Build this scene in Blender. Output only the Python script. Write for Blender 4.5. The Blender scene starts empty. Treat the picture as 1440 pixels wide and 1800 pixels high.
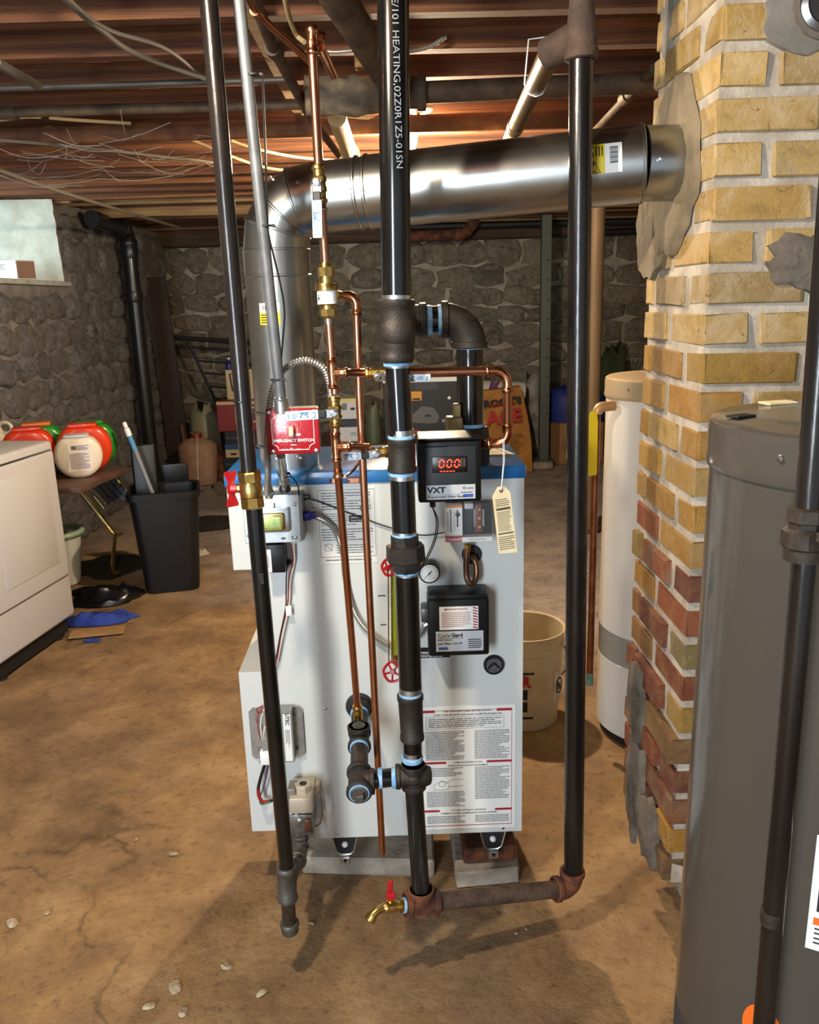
import bpy, bmesh, math, random
from mathutils import Vector, Matrix, Quaternion, noise

sc = bpy.context.scene
COL = sc.collection
random.seed(7)
PI = math.pi
V = Vector

# ------------------------------------------------------------------ camera
F, CX, CY, CAMH = 1442.0, 720.0, 900.0, 1.55       # focal length in pixels of the 1440x1800 frame
def _triad(nadir=(880, 6487), deep=(688, 529)):
    d = V((deep[0]-CX, -(deep[1]-CY), -F)).normalized()
    up = -V((nadir[0]-CX, -(nadir[1]-CY), -F)).normalized()
    d = (d - up*d.dot(up)).normalized()
    return Matrix((d.cross(up), d, up))             # rows: world axes seen by the camera
ROT = _triad()
cam = bpy.data.objects.new('camera', bpy.data.cameras.new('camera'))
COL.objects.link(cam)
cam.data.sensor_fit = 'HORIZONTAL'; cam.data.sensor_width = 36.0
cam.data.lens = F/1440.0*36.0
cam.data.clip_start = 0.02; cam.data.clip_end = 60
cam.matrix_world = Matrix.Translation((0, 0, CAMH)) @ ROT.to_4x4()
sc.camera = cam

# ------------------------------------------------------------------ world, lamps, exposure
sc.view_settings.view_transform = 'Standard'; sc.view_settings.look = 'None'
sc.view_settings.gamma = 1.0; sc.view_settings.use_curve_mapping = False
sc.view_settings.exposure = 0.85
w = bpy.data.worlds.new('world'); sc.world = w; w.use_nodes = True
bg = w.node_tree.nodes['Background']; bg.inputs[0].default_value = (0.80, 0.90, 1.0, 1); bg.inputs[1].default_value = 0.38
def lamp(name, kind, loc, energy, col, size=0.1, aim=None, size_y=None):
    L = bpy.data.lights.new(name, kind); L.energy = energy; L.color = col
    if kind == 'AREA':
        L.size = size
        if size_y: L.shape = 'RECTANGLE'; L.size_y = size_y
    else: L.shadow_soft_size = size
    o = bpy.data.objects.new(name, L); COL.objects.link(o); o.location = loc
    if aim is not None: o.rotation_euler = (V(aim)-V(loc)).to_track_quat('-Z', 'Y').to_euler()
    return o
lamp('bulb_light_by_camera', 'POINT', (-0.50, 1.02, 2.18), 56, (1.0, 0.87, 0.68), 0.035)
lamp('bulb_light_far', 'POINT', (0.10, 3.52, 2.10), 92, (1.0, 0.78, 0.52), 0.03)
lamp('daylight_doorway', 'AREA', (-1.5, -2.2, 1.5), 78, (0.84, 0.93, 1.0), 0.7, (0.2, 2.2, 0.9), 1.8)
lamp('daylight_window', 'AREA', (-2.95, 4.15, 1.95), 34, (0.74, 0.95, 0.97), 0.8, (-1.6, 5.2, 1.3), 0.6)

# ------------------------------------------------------------------ measuring: pixel of the frame -> point of the room
def ray(px, py): return ROT @ V((px-CX, -(py-CY), -F))
def at(px, py, Y):
    r = ray(px, py); return V((0, 0, CAMH)) + r*(Y/r.y)
def fl(px, py, z=0.0):
    r = ray(px, py); return V((0, 0, CAMH)) + r*((z-CAMH)/r.z)
def atx(px, py, X):
    r = ray(px, py); return V((0, 0, CAMH)) + r*(X/r.x)
def wpx(px, Y, py=900):                              # metres of one pixel span at depth Y
    r = ray(CX, py); return px/F*(Y/r.y)*F/1.0/ F

# ------------------------------------------------------------------ materials
def lin(c):
    if isinstance(c, str):
        c = [int(c[i:i+2], 16)/255 for i in (0, 2, 4)]
        return tuple(x/12.92 if x <= 0.04045 else ((x+0.055)/1.055)**2.4 for x in c)
    return tuple(c)
MATS = {}
class NT:
    def __init__(s, name):
        s.m = bpy.data.materials.new(name); s.m.use_nodes = True
        s.t = s.m.node_tree; s.b = s.t.nodes['Principled BSDF']; s.co = None
    def n(s, typ, **kw):
        x = s.t.nodes.new(typ)
        for k, v in kw.items():
            if k.startswith('i_'):
                key = k[2:]; key = int(key) if key.isdigit() else key.replace('_', ' ')
                x.inputs[key].default_value = v
            else: setattr(x, k, v)
        return x
    def l(s, a, b): s.t.links.new(a, b)
    def coord(s, rand=False):
        if s.co is None:
            g = s.n('ShaderNodeNewGeometry')
            s.co = g.outputs['Position']
            if rand:
                oi = s.n('ShaderNodeObjectInfo'); tc = s.n('ShaderNodeTexCoord')
                a = s.n('ShaderNodeVectorMath', operation='SCALE'); a.inputs['Scale'].default_value = 37.0
                cb = s.n('ShaderNodeCombineXYZ'); [s.l(oi.outputs['Random'], cb.inputs[i]) for i in range(3)]
                s.l(cb.outputs[0], a.inputs[0])
                ad = s.n('ShaderNodeVectorMath', operation='ADD'); s.l(g.outputs['Position'], ad.inputs[0]); s.l(a.outputs[0], ad.inputs[1])
                s.co = ad.outputs[0]
        return s.co
    def noise(s, scale, detail=4, rough=.55, dist=0, vec=None):
        x = s.n('ShaderNodeTexNoise'); x.inputs['Scale'].default_value = scale; x.inputs['Detail'].default_value = detail
        x.inputs['Roughness'].default_value = rough; x.inputs['Distortion'].default_value = dist
        s.l(vec if vec is not None else s.coord(), x.inputs['Vector']); return x.outputs['Fac']
    def ramp(s, fac, stops):
        r = s.n('ShaderNodeValToRGB'); e = r.color_ramp.elements
        e[0].position, e[1].position = stops[0][0], stops[-1][0]
        for p, c in stops[1:-1]: e.new(p)
        for i, (p, c) in enumerate(stops):
            c = lin(c) if not isinstance(c, (int, float)) else (c, c, c)
            e[i].color = (*c, 1)
        s.l(fac, r.inputs[0]); return r.outputs[0]
    def mix(s, fac, a, b, mode='MIX'):
        x = s.n('ShaderNodeMix', data_type='RGBA', blend_type=mode)
        for sock, v in ((x.inputs[0], fac), (x.inputs[6], a), (x.inputs[7], b)):
            if hasattr(v, 'is_linked'): s.l(v, sock)
            elif isinstance(v, (int, float)): sock.default_value = v
            else: sock.default_value = (*lin(v), 1)
        return x.outputs[2]
    def bump(s, h, strength=.3, dist=.01):
        x = s.n('ShaderNodeBump'); x.inputs['Strength'].default_value = strength; x.inputs['Distance'].default_value = dist
        s.l(h, x.inputs['Height']); s.l(x.outputs[0], s.b.inputs['Normal'])
def M(name, col, rough=.5, metal=0.0, col2=None, ns=8.0, lo=.4, hi=.62, bump=0, bs=60, coat=0, spec=None, emit=None, es=1, alpha=None, trans=0, rough2=None, aniso=None, stretch=None):
    if name in MATS: return MATS[name]
    s = NT(name); b = s.b
    b.inputs['Roughness'].default_value = rough; b.inputs['Metallic'].default_value = metal
    b.inputs['Base Color'].default_value = (*lin(col), 1)
    if coat: b.inputs['Coat Weight'].default_value = coat; b.inputs['Coat Roughness'].default_value = .12
    if spec is not None: b.inputs['Specular IOR Level'].default_value = spec
    if trans: b.inputs['Transmission Weight'].default_value = trans
    if alpha is not None: b.inputs['Alpha'].default_value = alpha
    if emit: b.inputs['Emission Color'].default_value = (*lin(emit), 1); b.inputs['Emission Strength'].default_value = es
    vec = None
    if stretch:
        mp = s.n('ShaderNodeMapping'); mp.inputs['Scale'].default_value = stretch; s.l(s.coord(True), mp.inputs[0]); vec = mp.outputs[0]
    if col2 is not None:
        f = s.noise(ns, 5, .6, 0, vec)
        s.l(s.ramp(f, [(lo, col), (hi, col2)]), b.inputs['Base Color'])
        if rough2 is not None: s.l(s.ramp(f, [(lo, rough), (hi, rough2)]), b.inputs['Roughness'])
    if bump: s.bump(s.noise(bs, 4, .6, 0, vec), bump, .004)
    MATS[name] = s.m
    return s.m

# ------------------------------------------------------------------ objects
ORG = {}
def tag(o, label=None, cat=None, group=None, kind=None):
    if label: o['label'] = label
    if cat: o['category'] = cat
    if group: o['group'] = group
    if kind: o['kind'] = kind
    return o
def thing(name, label, cat, loc, group=None, kind=None):
    o = bpy.data.objects.new(name, None); COL.objects.link(o); o.location = loc; o.empty_display_size = .05
    ORG[o] = V(loc)
    return tag(o, label, cat, group, kind)
def link(name, me, parent=None, loc=None):
    o = bpy.data.objects.new(name, me); COL.objects.link(o)
    if parent: o.parent = parent
    if loc is not None: o.location = loc
    return o
def frame(d):
    d = V(d).normalized(); a = V((0, 0, 1)) if abs(d.z) < .9 else V((1, 0, 0))
    u = d.cross(a).normalized(); return u, d.cross(u).normalized(), d
class MB:
    def __init__(s): s.bm = bmesh.new()
    def ring(s, c, u, v, r, n, ph=0): return [s.bm.verts.new(c + (u*math.cos(2*PI*i/n+ph) + v*math.sin(2*PI*i/n+ph))*r) for i in range(n)]
    def skin(s, rings, caps=True, closed=False):
        n = len(rings[0]); R = rings + [rings[0]] if closed else rings
        for a, b in zip(R, R[1:]):
            for i in range(n): s.bm.faces.new((a[i], a[(i+1) % n], b[(i+1) % n], b[i]))
        if caps and not closed:
            s.bm.faces.new(rings[0][::-1]); s.bm.faces.new(rings[-1])
        return s
    def cyl(s, p0, p1, r, r2=None, n=20, caps=True, ph=0):
        p0, p1 = V(p0), V(p1); u, v, d = frame(p1-p0)
        return s.skin([s.ring(p0, u, v, r, n, ph), s.ring(p1, u, v, r if r2 is None else r2, n, ph)], caps)
    def lathe(s, p0, axis, prof, n=24, caps=True, ph=0, up=None):
        p0 = V(p0); u, v, d = frame(axis)
        if up is not None:
            u = (V(up)-d*d.dot(V(up))).normalized(); v = d.cross(u)
        return s.skin([s.ring(p0+d*t, u, v, max(r, 1e-5), n, ph) for t, r in prof], caps)
    def tube(s, pts, r, n=10, caps=True, closed=False):
        pts = [V(p) for p in pts]; k = len(pts); rings = []
        u = None
        for i, p in enumerate(pts):
            if closed: t = (pts[(i+1) % k]-pts[i-1])
            else: t = pts[min(i+1, k-1)]-pts[max(i-1, 0)]
            t = t.normalized() if t.length > 1e-9 else V((0, 0, 1))
            if u is None: u, v, _ = frame(t)
            else:
                u = (u - t*u.dot(t)); u = u.normalized() if u.length > 1e-6 else frame(t)[0]
                v = t.cross(u)
            rr = r[i] if isinstance(r, (list, tuple)) else r
            rings.append(s.ring(p, u, v, rr, n))
        return s.skin(rings, caps, closed)
    def box(s, c, size, rot=None, bev=0, seg=1):
        m = Matrix.Translation(V(c)) @ (rot.to_4x4() if rot is not None else Matrix()) @ Matrix.Diagonal((*size, 1))
        g = bmesh.ops.create_cube(s.bm, size=1.0, matrix=m)
        if bev:
            es = list({e for v in g['verts'] for e in v.link_edges})
            bmesh.ops.bevel(s.bm, geom=es, offset=bev, segments=seg, affect='EDGES', profile=.5)
        return s
    def box2(s, a, b, bev=0, seg=1):
        a, b = V(a), V(b); return s.box((a+b)/2, [max(abs(x), 1e-4) for x in (b-a)], None, bev, seg)
    def sph(s, c, r, sc_=(1, 1, 1), u=20, v=12, rot=None):
        m = Matrix.Translation(V(c)) @ (rot.to_4x4() if rot is not None else Matrix()) @ Matrix.Diagonal((r*sc_[0], r*sc_[1], r*sc_[2], 1))
        bmesh.ops.create_uvsphere(s.bm, u_segments=u, v_segments=v, radius=1, matrix=m); return s
    def prism(s, poly, o, ux, uy, depth):
        o, ux, uy = V(o), V(ux), V(uy); nrm = ux.cross(uy).normalized()
        a = [s.bm.verts.new(o+ux*x+uy*y) for x, y in poly]; b = [s.bm.verts.new(o+ux*x+uy*y+nrm*depth) for x, y in poly]
        return s.skin([a, b])
    def quad(s, *p): s.bm.faces.new([s.bm.verts.new(V(q)) for q in p]); return s
    def build_each(s, name, mat, parent, smooth=35, **kw):
        """one object per loose piece (screws, rings, slots)"""
        seen, out = set(), []
        for v in list(s.bm.verts):
            if v in seen: continue
            st, isl = [v], []
            seen.add(v)
            while st:
                q = st.pop(); isl.append(q)
                for e in q.link_edges:
                    o = e.other_vert(q)
                    if o not in seen: seen.add(o); st.append(o)
            m = MB(); mp = {q: m.bm.verts.new(q.co) for q in isl}
            for f in {f for q in isl for f in q.link_faces}: m.bm.faces.new([mp[q] for q in f.verts])
            out.append(m.build(name, mat, parent, smooth, **kw))
        s.bm.free(); return out
    def build(s, name, mat, parent=None, smooth=35, label=None, kind=None, jit=0):
        bm = s.bm
        bmesh.ops.recalc_face_normals(bm, faces=bm.faces)
        if jit:
            for v in bm.verts: v.co += V((random.uniform(-1, 1), random.uniform(-1, 1), random.uniform(-1, 1)))*jit
        org = None
        if parent is not None: org = ORG.get(parent, V())
        else:
            zs = [v.co for v in bm.verts]
            org = V(((min(v.x for v in zs)+max(v.x for v in zs))/2, (min(v.y for v in zs)+max(v.y for v in zs))/2, min(v.z for v in zs)))
        for v in bm.verts: v.co -= org
        me = bpy.data.meshes.new(name); bm.to_mesh(me); bm.free()
        ms = mat if isinstance(mat, (list, tuple)) else [mat]
        for m in ms: me.materials.append(m)
        if smooth:
            for p in me.polygons: p.use_smooth = True
            me.set_sharp_from_angle(angle=math.radians(smooth))
        o = bpy.data.objects.new(name, me); COL.objects.link(o)
        if parent is not None:
            o.parent = parent; ORG[o] = org
            if parent.type == 'MESH': pass
        else: o.location = org; ORG[o] = org
        if label: o['label'] = label
        if kind: o['kind'] = kind
        return o
def spline(pts, n=8):
    P = [V(p) for p in pts]; P = [P[0]*2-P[1]] + P + [P[-1]*2-P[-2]]; out = []
    for i in range(1, len(P)-2):
        a, b, c, d = P[i-1:i+3]
        for k in range(n):
            t = k/n
            out.append(.5*((2*b)+(c-a)*t+(2*a-5*b+4*c-d)*t*t+(3*b-a-3*c+d)*t**3))
    out.append(P[-2]); return out
def resample(pts, step):
    out = [V(pts[0])]; acc = 0
    for a, b in zip(pts, pts[1:]):
        a, b = V(a), V(b); L = (b-a).length; t = step-acc
        while t <= L: out.append(a.lerp(b, t/L)); t += step
        acc = L-(t-step)
    return out
def arc(c, d1, d2, R, n=8):
    """quarter bend: from c+d1*R to c+d2*R"""
    c, d1, d2 = V(c), V(d1).normalized(), V(d2).normalized(); o = c+(d1+d2)*R
    return [o - d2*R*math.cos(a) - d1*R*math.sin(a) for a in [PI/2*i/n for i in range(n+1)]]
def armoured(pts, r, pitch=.0062, n=8):
    P = resample(spline(pts, 24), pitch/2)
    return MB().tube(P, [r if i % 2 else r*.70 for i in range(len(P))], n)
FONT_CACHE = {}
def text(s, size, o, ux, uz, mat, parent, name='lettering', align='CENTER', depth=.0006, bold=0, shear=0, sx=1.0, res=2):
    c = bpy.data.curves.new('t', 'FONT'); c.body = s; c.size = 1; c.align_x = align; c.align_y = 'CENTER'
    c.resolution_u = res; c.offset = bold; c.shear = shear
    to = bpy.data.objects.new('t', c); me = bpy.data.meshes.new_from_object(to)
    bpy.data.objects.remove(to); bpy.data.curves.remove(c)
    ux, uz, o = V(ux).normalized(), V(uz).normalized(), V(o); nrm = ux.cross(uz)
    org = ORG.get(parent, V()) if parent is not None else V()
    for v in me.vertices:
        q = v.co.copy(); v.co = o + ux*(q.x*size*sx) + uz*(q.y*size) + nrm*depth - org
    me.materials.clear(); me.materials.append(mat)
    ob = bpy.data.objects.new(name, me); COL.objects.link(ob); ob.parent = parent; ORG[ob] = org
    return ob
def print_lines(mb, o, ux, uz, w_, h_, rows, fill=.6, wmin=.02, wmax=.09, left=True, rnd=None, depth=.0007, ragged=.3):
    rnd = rnd or random; o, ux, uz = V(o), V(ux).normalized(), V(uz).normalized(); nrm = ux.cross(uz)
    dy = h_/rows
    for r in range(rows):
        x = 0; L = w_*(1-rnd.random()*ragged if rnd.random() < .35 else 1)
        while x < L-wmin*w_:
            ww = min(rnd.uniform(wmin, wmax)*w_, L-x); y1 = h_-r*dy-dy*(1-fill)/2; y0 = y1-dy*fill
            mb.quad(*[o+ux*a+uz*b+nrm*depth for a, b in ((x, y0), (x+ww, y0), (x+ww, y1), (x, y1))])
            x += ww+.012*w_
    return mb
def blob_poly(n, r, jitter, rnd=random): return [(math.cos(2*PI*i/n)*r*(1+rnd.uniform(-jitter, jitter)), math.sin(2*PI*i/n)*r*(1+rnd.uniform(-jitter, jitter))) for i in range(n)]
XA, YA, ZA = V((1, 0, 0)), V((0, 1, 0)), V((0, 0, 1))
# pipe fittings -------------------------------------------------------
def bead(mb, p, d, L, r, n=24):                     # thickened end ring of a fitting
    mb.lathe(p, d, [(0, r*.94), (L*.12, r), (L*.88, r), (L, r*.94)], n)
def elbow(mb, c, d1, d2, r, L, br=None, bl=None, n=24, bend=None):
    c, d1, d2 = V(c), V(d1).normalized(), V(d2).normalized(); br = br or r*1.14; bl = bl or L*.3
    P = [c+d1*L] + arc(c, d1, d2, bend or L*.72, 8) + [c+d2*L]
    mb.tube(P, r, n); bead(mb, c+d1*(L-bl), d1, bl, br, n); bead(mb, c+d2*(L-bl), d2, bl, br, n)
def tee(mb, c, ax, brn, r, L, br=None, bl=None, n=24, LB=None, up=None):
    c, ax, brn = V(c), V(ax).normalized(), V(brn).normalized(); br = br or r*1.14; bl = bl or L*.28; LB = LB or L
    mb.cyl(c-ax*L, c+ax*L, r, None, n); bead(mb, c+ax*(L-bl), ax, bl, br, n); bead(mb, c-ax*(L-bl), -ax, bl, br, n)
    mb.cyl(c, c+brn*LB, r, None, n); bead(mb, c+brn*(LB-bl), brn, bl, br, n)
def cyl_part(name, p0, p1, r, mat, parent, n=20, label=None): return MB().cyl(p0, p1, r, None, n).build(name, mat, parent, label=label)
def screw(mb, p, nrm, r=.004):
    p, nrm = V(p), V(nrm).normalized()
    mb.lathe(p, nrm, [(0, r), (r*.5, r*.9), (r*.7, r*.55)], 12)

# ================================================================== MATERIALS
def floor_mat():
    s = NT('worn_concrete'); b = s.b
    big = s.noise(.9, 6, .62, .15); mid = s.noise(4.5, 9, .72, .25); fine = s.noise(38, 6, .7); grit = s.noise(190, 3, .6)
    tan = s.ramp(mid, [(.28, '71563b'), (.5, '99784f'), (.72, 'b5966b')])
    dark = s.ramp(mid, [(.26, '5a4532'), (.52, '7d6347'), (.74, '9b8163')])
    c = s.mix(s.ramp(big, [(.42, 0.0), (.6, 1.0)]), tan, dark)
    sep = s.n('ShaderNodeSeparateXYZ'); s.l(s.coord(), sep.inputs[0])
    # bare grey slab towards the back of the cellar, ragged border
    ad = s.n('ShaderNodeMath', operation='ADD'); s.l(sep.outputs[1], ad.inputs[0])
    ml = s.n('ShaderNodeMath', operation='MULTIPLY_ADD'); s.l(sep.outputs[0], ml.inputs[0]); ml.inputs[1].default_value = .75
    m2 = s.n('ShaderNodeMath', operation='MULTIPLY_ADD'); s.l(big, m2.inputs[0]); m2.inputs[1].default_value = 2.2; m2.inputs[2].default_value = -1.1
    s.l(m2.outputs[0], ml.inputs[2]); s.l(ml.outputs[0], ad.inputs[1])
    mr = s.n('ShaderNodeMapRange'); mr.inputs[1].default_value = 3.3; mr.inputs[2].default_value = 4.6; s.l(ad.outputs[0], mr.inputs[0])
    grey = s.ramp(mid, [(.3, '756c66'), (.5, 'a89c95'), (.72, 'c4b9b0')])
    c = s.mix(mr.outputs[0], c, grey)
    c = s.mix(s.ramp(fine, [(.3, .55), (.46, 0.0)]), c, '3d2a1c')
    c = s.mix(s.ramp(fine, [(.66, 0.0), (.74, .55)]), c, 'c6ab84')
    c = s.mix(s.ramp(grit, [(.62, 0.0), (.72, .4)]), c, '4c3420')
    vo = s.n('ShaderNodeTexVoronoi', feature='DISTANCE_TO_EDGE'); vo.inputs['Scale'].default_value = .62
    nz = s.n('ShaderNodeTexNoise'); nz.inputs['Scale'].default_value = 2.6; nz.inputs['Detail'].default_value = 6; s.l(s.coord(), nz.inputs['Vector'])
    sc3 = s.n('ShaderNodeVectorMath', operation='MULTIPLY_ADD'); s.l(nz.outputs['Color'], sc3.inputs[0]); sc3.inputs[1].default_value = (.7, .7, 0); s.l(s.coord(), sc3.inputs[2]); s.l(sc3.outputs[0], vo.inputs['Vector'])
    crk = s.ramp(vo.outputs['Distance'], [(.0, .62), (.009, .0)])
    cm = s.n('ShaderNodeMath', operation='MULTIPLY'); s.l(crk, cm.inputs[0]); s.l(s.ramp(s.noise(1.7, 4, .6), [(.5, .0), (.62, 1.0)]), cm.inputs[1])
    c = s.mix(cm.outputs[0], c, '2f2118')
    s.l(c, b.inputs['Base Color'])
    s.l(s.ramp(mid, [(.3, .62), (.7, .85)]), b.inputs['Roughness'])
    h = s.n('ShaderNodeMath', operation='MULTIPLY_ADD'); s.l(fine, h.inputs[0]); h.inputs[1].default_value = .5; s.l(mid, h.inputs[2])
    s.bump(h.outputs[0], .55, .025)
    return s.m
def stone_mat(name, cols, mort, k=.5, bs=.9):
    s = NT(name); b = s.b; s.coord(True)
    oi = s.n('ShaderNodeObjectInfo')
    c = s.ramp(oi.outputs['Random'], [(i/(len(cols)-1), x) for i, x in enumerate(cols)])
    n1 = s.noise(7, 8, .66, 1.6); n2 = s.noise(26, 6, .7, .8)
    c = s.mix(s.ramp(n1, [(.44, 0.0), (.62, k)]), c, mort)
    c = s.mix(s.ramp(n2, [(.34, .6), (.5, 0.0)]), c, '2e2a25')
    c = s.mix(s.ramp(n2, [(.6, 0.0), (.75, .5)]), c, 'b0a798')
    s.l(c, b.inputs['Base Color']); b.inputs['Roughness'].default_value = .92
    h = s.n('ShaderNodeMath', operation='MULTIPLY_ADD'); s.l(n2, h.inputs[0]); h.inputs[1].default_value = .35; s.l(n1, h.inputs[2])
    s.bump(h.outputs[0], bs, .05)
    return s.m
def brick_mat(name, stops, dust='c9bba2', k=.35):
    s = NT(name); b = s.b; s.coord(True)
    oi = s.n('ShaderNodeObjectInfo')
    c = s.ramp(oi.outputs['Random'], stops)
    n1 = s.noise(14, 6, .65, .6); n2 = s.noise(60, 5, .7, 1.0)
    c = s.mix(s.ramp(n1, [(.46, 0.0), (.66, k)]), c, dust)
    c = s.mix(s.ramp(n1, [(.3, .45), (.42, 0.0)]), c, '5f4a2b')
    c = s.mix(s.ramp(n2, [(.31, .75), (.40, 0.0)]), c, '4a2d22')
    n3 = s.noise(5, 5, .6, .4); c = s.mix(s.ramp(n3, [(.55, 0.0), (.7, .45)]), c, '7d745f')
    s.l(c, b.inputs['Base Color']); b.inputs['Roughness'].default_value = .88
    s.bump(n2, .5, .006)
    return s.m
def wood_mat(name, a, b2, c3, stretch=(.6, 14, 14), rough=.8):
    s = NT(name); s.coord(True)
    mp = s.n('ShaderNodeMapping'); mp.inputs['Scale'].default_value = stretch; s.l(s.co, mp.inputs[0])
    f = s.noise(2.2, 6, .65, .5, mp.outputs[0])
    oi = s.n('ShaderNodeObjectInfo')
    c = s.ramp(f, [(.3, a), (.52, b2), (.72, c3)])
    hs = s.n('ShaderNodeHueSaturation'); s.l(c, hs.inputs['Color'])
    mr = s.n('ShaderNodeMapRange'); mr.inputs[3].default_value = .75; mr.inputs[4].default_value = 1.2; s.l(oi.outputs['Random'], mr.inputs[0]); s.l(mr.outputs[0], hs.inputs['Value'])
    s.l(hs.outputs[0], s.b.inputs['Base Color']); s.b.inputs['Roughness'].default_value = rough
    s.bump(f, .3, .006)
    return s.m
m_floor = floor_mat()
m_stone = stone_mat('rubble_stone', ['837c6d', 'a69d8a', '746d60', 'b3a893', '8e826f'], 'b3a893', .75, 1.5)
m_stone_l = stone_mat('parged_stone', ['8a8785', '969290', '7c7a78', '9e9996'], '9c9793', .85, 1.4)
m_mortar = M('wall_mortar', '8d8677', .95, col2='a8a091', ns=9, bump=1.0, bs=14)
m_mortar_l = M('wall_parging', '75726f', .95, col2='8f8b89', ns=9, bump=1.0, bs=14)
m_reveal = M('whitewashed_plaster', 'b9bdb6', .9, col2='d5d8cf', ns=6, bump=.6, bs=22)
m_joist = wood_mat('joist_wood', '38211a', '693f25', '8d5c30', (.5, 22, 22))
m_joist_pale = wood_mat('joist_wood_pale', '66492c', '8f6d44', 'a98a5c')
m_plank = wood_mat('subfloor_wood', '3f281a', '66442b', '8a6240', (14, .6, 14))
m_sill = wood_mat('sill_beam_wood', '2b211b', '453427', '5c4836')
m_brick = brick_mat('cream_brick', [(0, 'a3834a'), (.25, 'b0925a'), (.5, '9a7c44'), (.75, 'aa8d58'), (1, '846f4c')])
m_brick_goldlit = brick_mat('gold_lit_brick', [(0, '96691f'), (.3, '87612a'), (.6, 'a17a34'), (.8, '77602f'), (1, '6c6040')], 'b59a6a', .3)  # golden light on the middle courses, put into the brick colour
m_brick_red = brick_mat('red_brick', [(0, '6f3620'), (.3, '573026'), (.6, '7d3d22'), (.8, '77572f'), (1, '4b342a')], 'a3824f', .3)
m_brick_mort = M('brick_mortar', '9d9283', .95, col2='bdb3a4', ns=14, bump=.6, bs=70)
m_parge = M('thimble_parging', '6c5f4b', .95, col2='84755d', ns=9, bump=.7, bs=45)
m_parge_grey = M('grey_cement', '716d66', .95, col2='8b867d', ns=7, bump=.5, bs=40)
m_parge_dark = M('dark_cement', '544d45', .95, col2='6f665b', ns=12, bump=.9, bs=50)

# ================================================================== STRUCTURE
XL, YB, ZC = -2.2, 8.4, 2.24
def unit_stone(seed):
    """a rounded rough boulder face filling a unit cell (x, y) and bulging out to z = 1"""
    r = random.Random(seed); mb = MB(); n = 10; rings = []
    rad = []
    for i in range(n):
        a = 2*PI*i/n; c, s_ = math.cos(a), math.sin(a)
        k = .5/max(abs(c), abs(s_))                          # square outline ...
        rad.append((.70*k+.30*.5)*r.uniform(.80, 1.10))      # ... rounded and ragged
    off = V((r.uniform(-.1, .1), r.uniform(-.1, .1), 0))
    for f, z in ((1.08, -.25), (1.0, .25), (.80, .75), (.45, 1.0)):
        ring = []
        for i in range(n):
            a = 2*PI*i/n; q = rad[i]*f
            ring.append(mb.bm.verts.new((math.cos(a)*q+off.x*(1-f), math.sin(a)*q+off.y*(1-f), z*r.uniform(.8, 1.15))))
        rings.append(ring)
    for a, b in zip(rings, rings[1:]):
        for i in range(n): mb.bm.faces.new((a[i], a[(i+1) % n], b[(i+1) % n], b[i]))
    mb.bm.faces.new(rings[-1])
    bmesh.ops.recalc_face_normals(mb.bm, faces=mb.bm.faces)
    me = bpy.data.meshes.new('stone'); mb.bm.to_mesh(me); mb.bm.free()
    for p in me.polygons: p.use_smooth = True
    return me
def stone_set(mat, k):
    out = []
    for i in range(14):
        me = unit_stone(k+i); me.materials.append(mat); out.append(me)
    return out
def lay_stones(wall, o, ux, uz, W, Hh, meshes, rh, rw, rnd, skip=None, proud=.03):
    ux, uz = V(ux), V(uz); nrm = ux.cross(uz); z = 0; org = ORG[wall]; row = 0; k = 0
    rot = Matrix((ux, uz, nrm)).transposed()
    while z < Hh-.06:
        h = min(rnd.uniform(*rh), Hh-z)
        x = -rnd.uniform(0, rw[1])
        while x < W:
            wd = rnd.uniform(*rw); x0, x1 = max(x, 0), min(x+wd, W)
            if x1-x0 > .08 and not (skip and skip((x0+x1)/2, z+h/2, x1-x0, h)):
                me = rnd.choice(meshes)
                ob = bpy.data.objects.new('stone', me); COL.objects.link(ob); ob.parent = wall
                m = rot.to_4x4() @ Matrix.Rotation(rnd.uniform(-.12, .12), 4, 'Z') @ Matrix.Rotation(rnd.choice((0, PI)), 4, 'Z') @ Matrix.Diagonal(((x1-x0)*rnd.uniform(.97, 1.08), h*rnd.uniform(.96, 1.12), proud*rnd.uniform(.6, 1.5), 1))
                ob.matrix_local = Matrix.Translation(o + ux*((x0+x1)/2) + uz*(z+h/2+rnd.uniform(-.015, .015)) - org) @ m
                k += 1
            x += wd
        z += h; row += 1
    return k
# floor --------------------------------------------------------------
mb = MB(); nx, ny = 60, 90
def floor_z(x, y): return .006*noise.noise(V((x*1.3, y*1.3, 0))) + .003*noise.noise(V((x*5, y*5, 3))) - .004
X0, X1, Y0, Y1 = XL-.8, 3.4, -1.6, YB+.1
vs = [[mb.bm.verts.new((X0+(X1-X0)*i/nx, Y0+(Y1-Y0)*j/ny, floor_z(X0+(X1-X0)*i/nx, Y0+(Y1-Y0)*j/ny))) for i in range(nx+1)] for j in range(ny+1)]
for j in range(ny):
    for i in range(nx): mb.bm.faces.new((vs[j][i], vs[j][i+1], vs[j+1][i+1], vs[j+1][i]))
floor = mb.build('floor', m_floor, kind='structure')
# back wall ------------------------------------------------------------
rnd = random.Random(3)
wall_back = MB().box2((XL-.5, YB, -.05), (3.4, YB+.3, 2.25)).build('wall_back', m_mortar, kind='structure')
SA = stone_set(m_stone, 100)
lay_stones(wall_back, V((-2.2, YB, 0)), XA, ZA, 4.9, 2.12, SA, (.13, .30), (.20, .58), rnd, None, .05)
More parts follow.
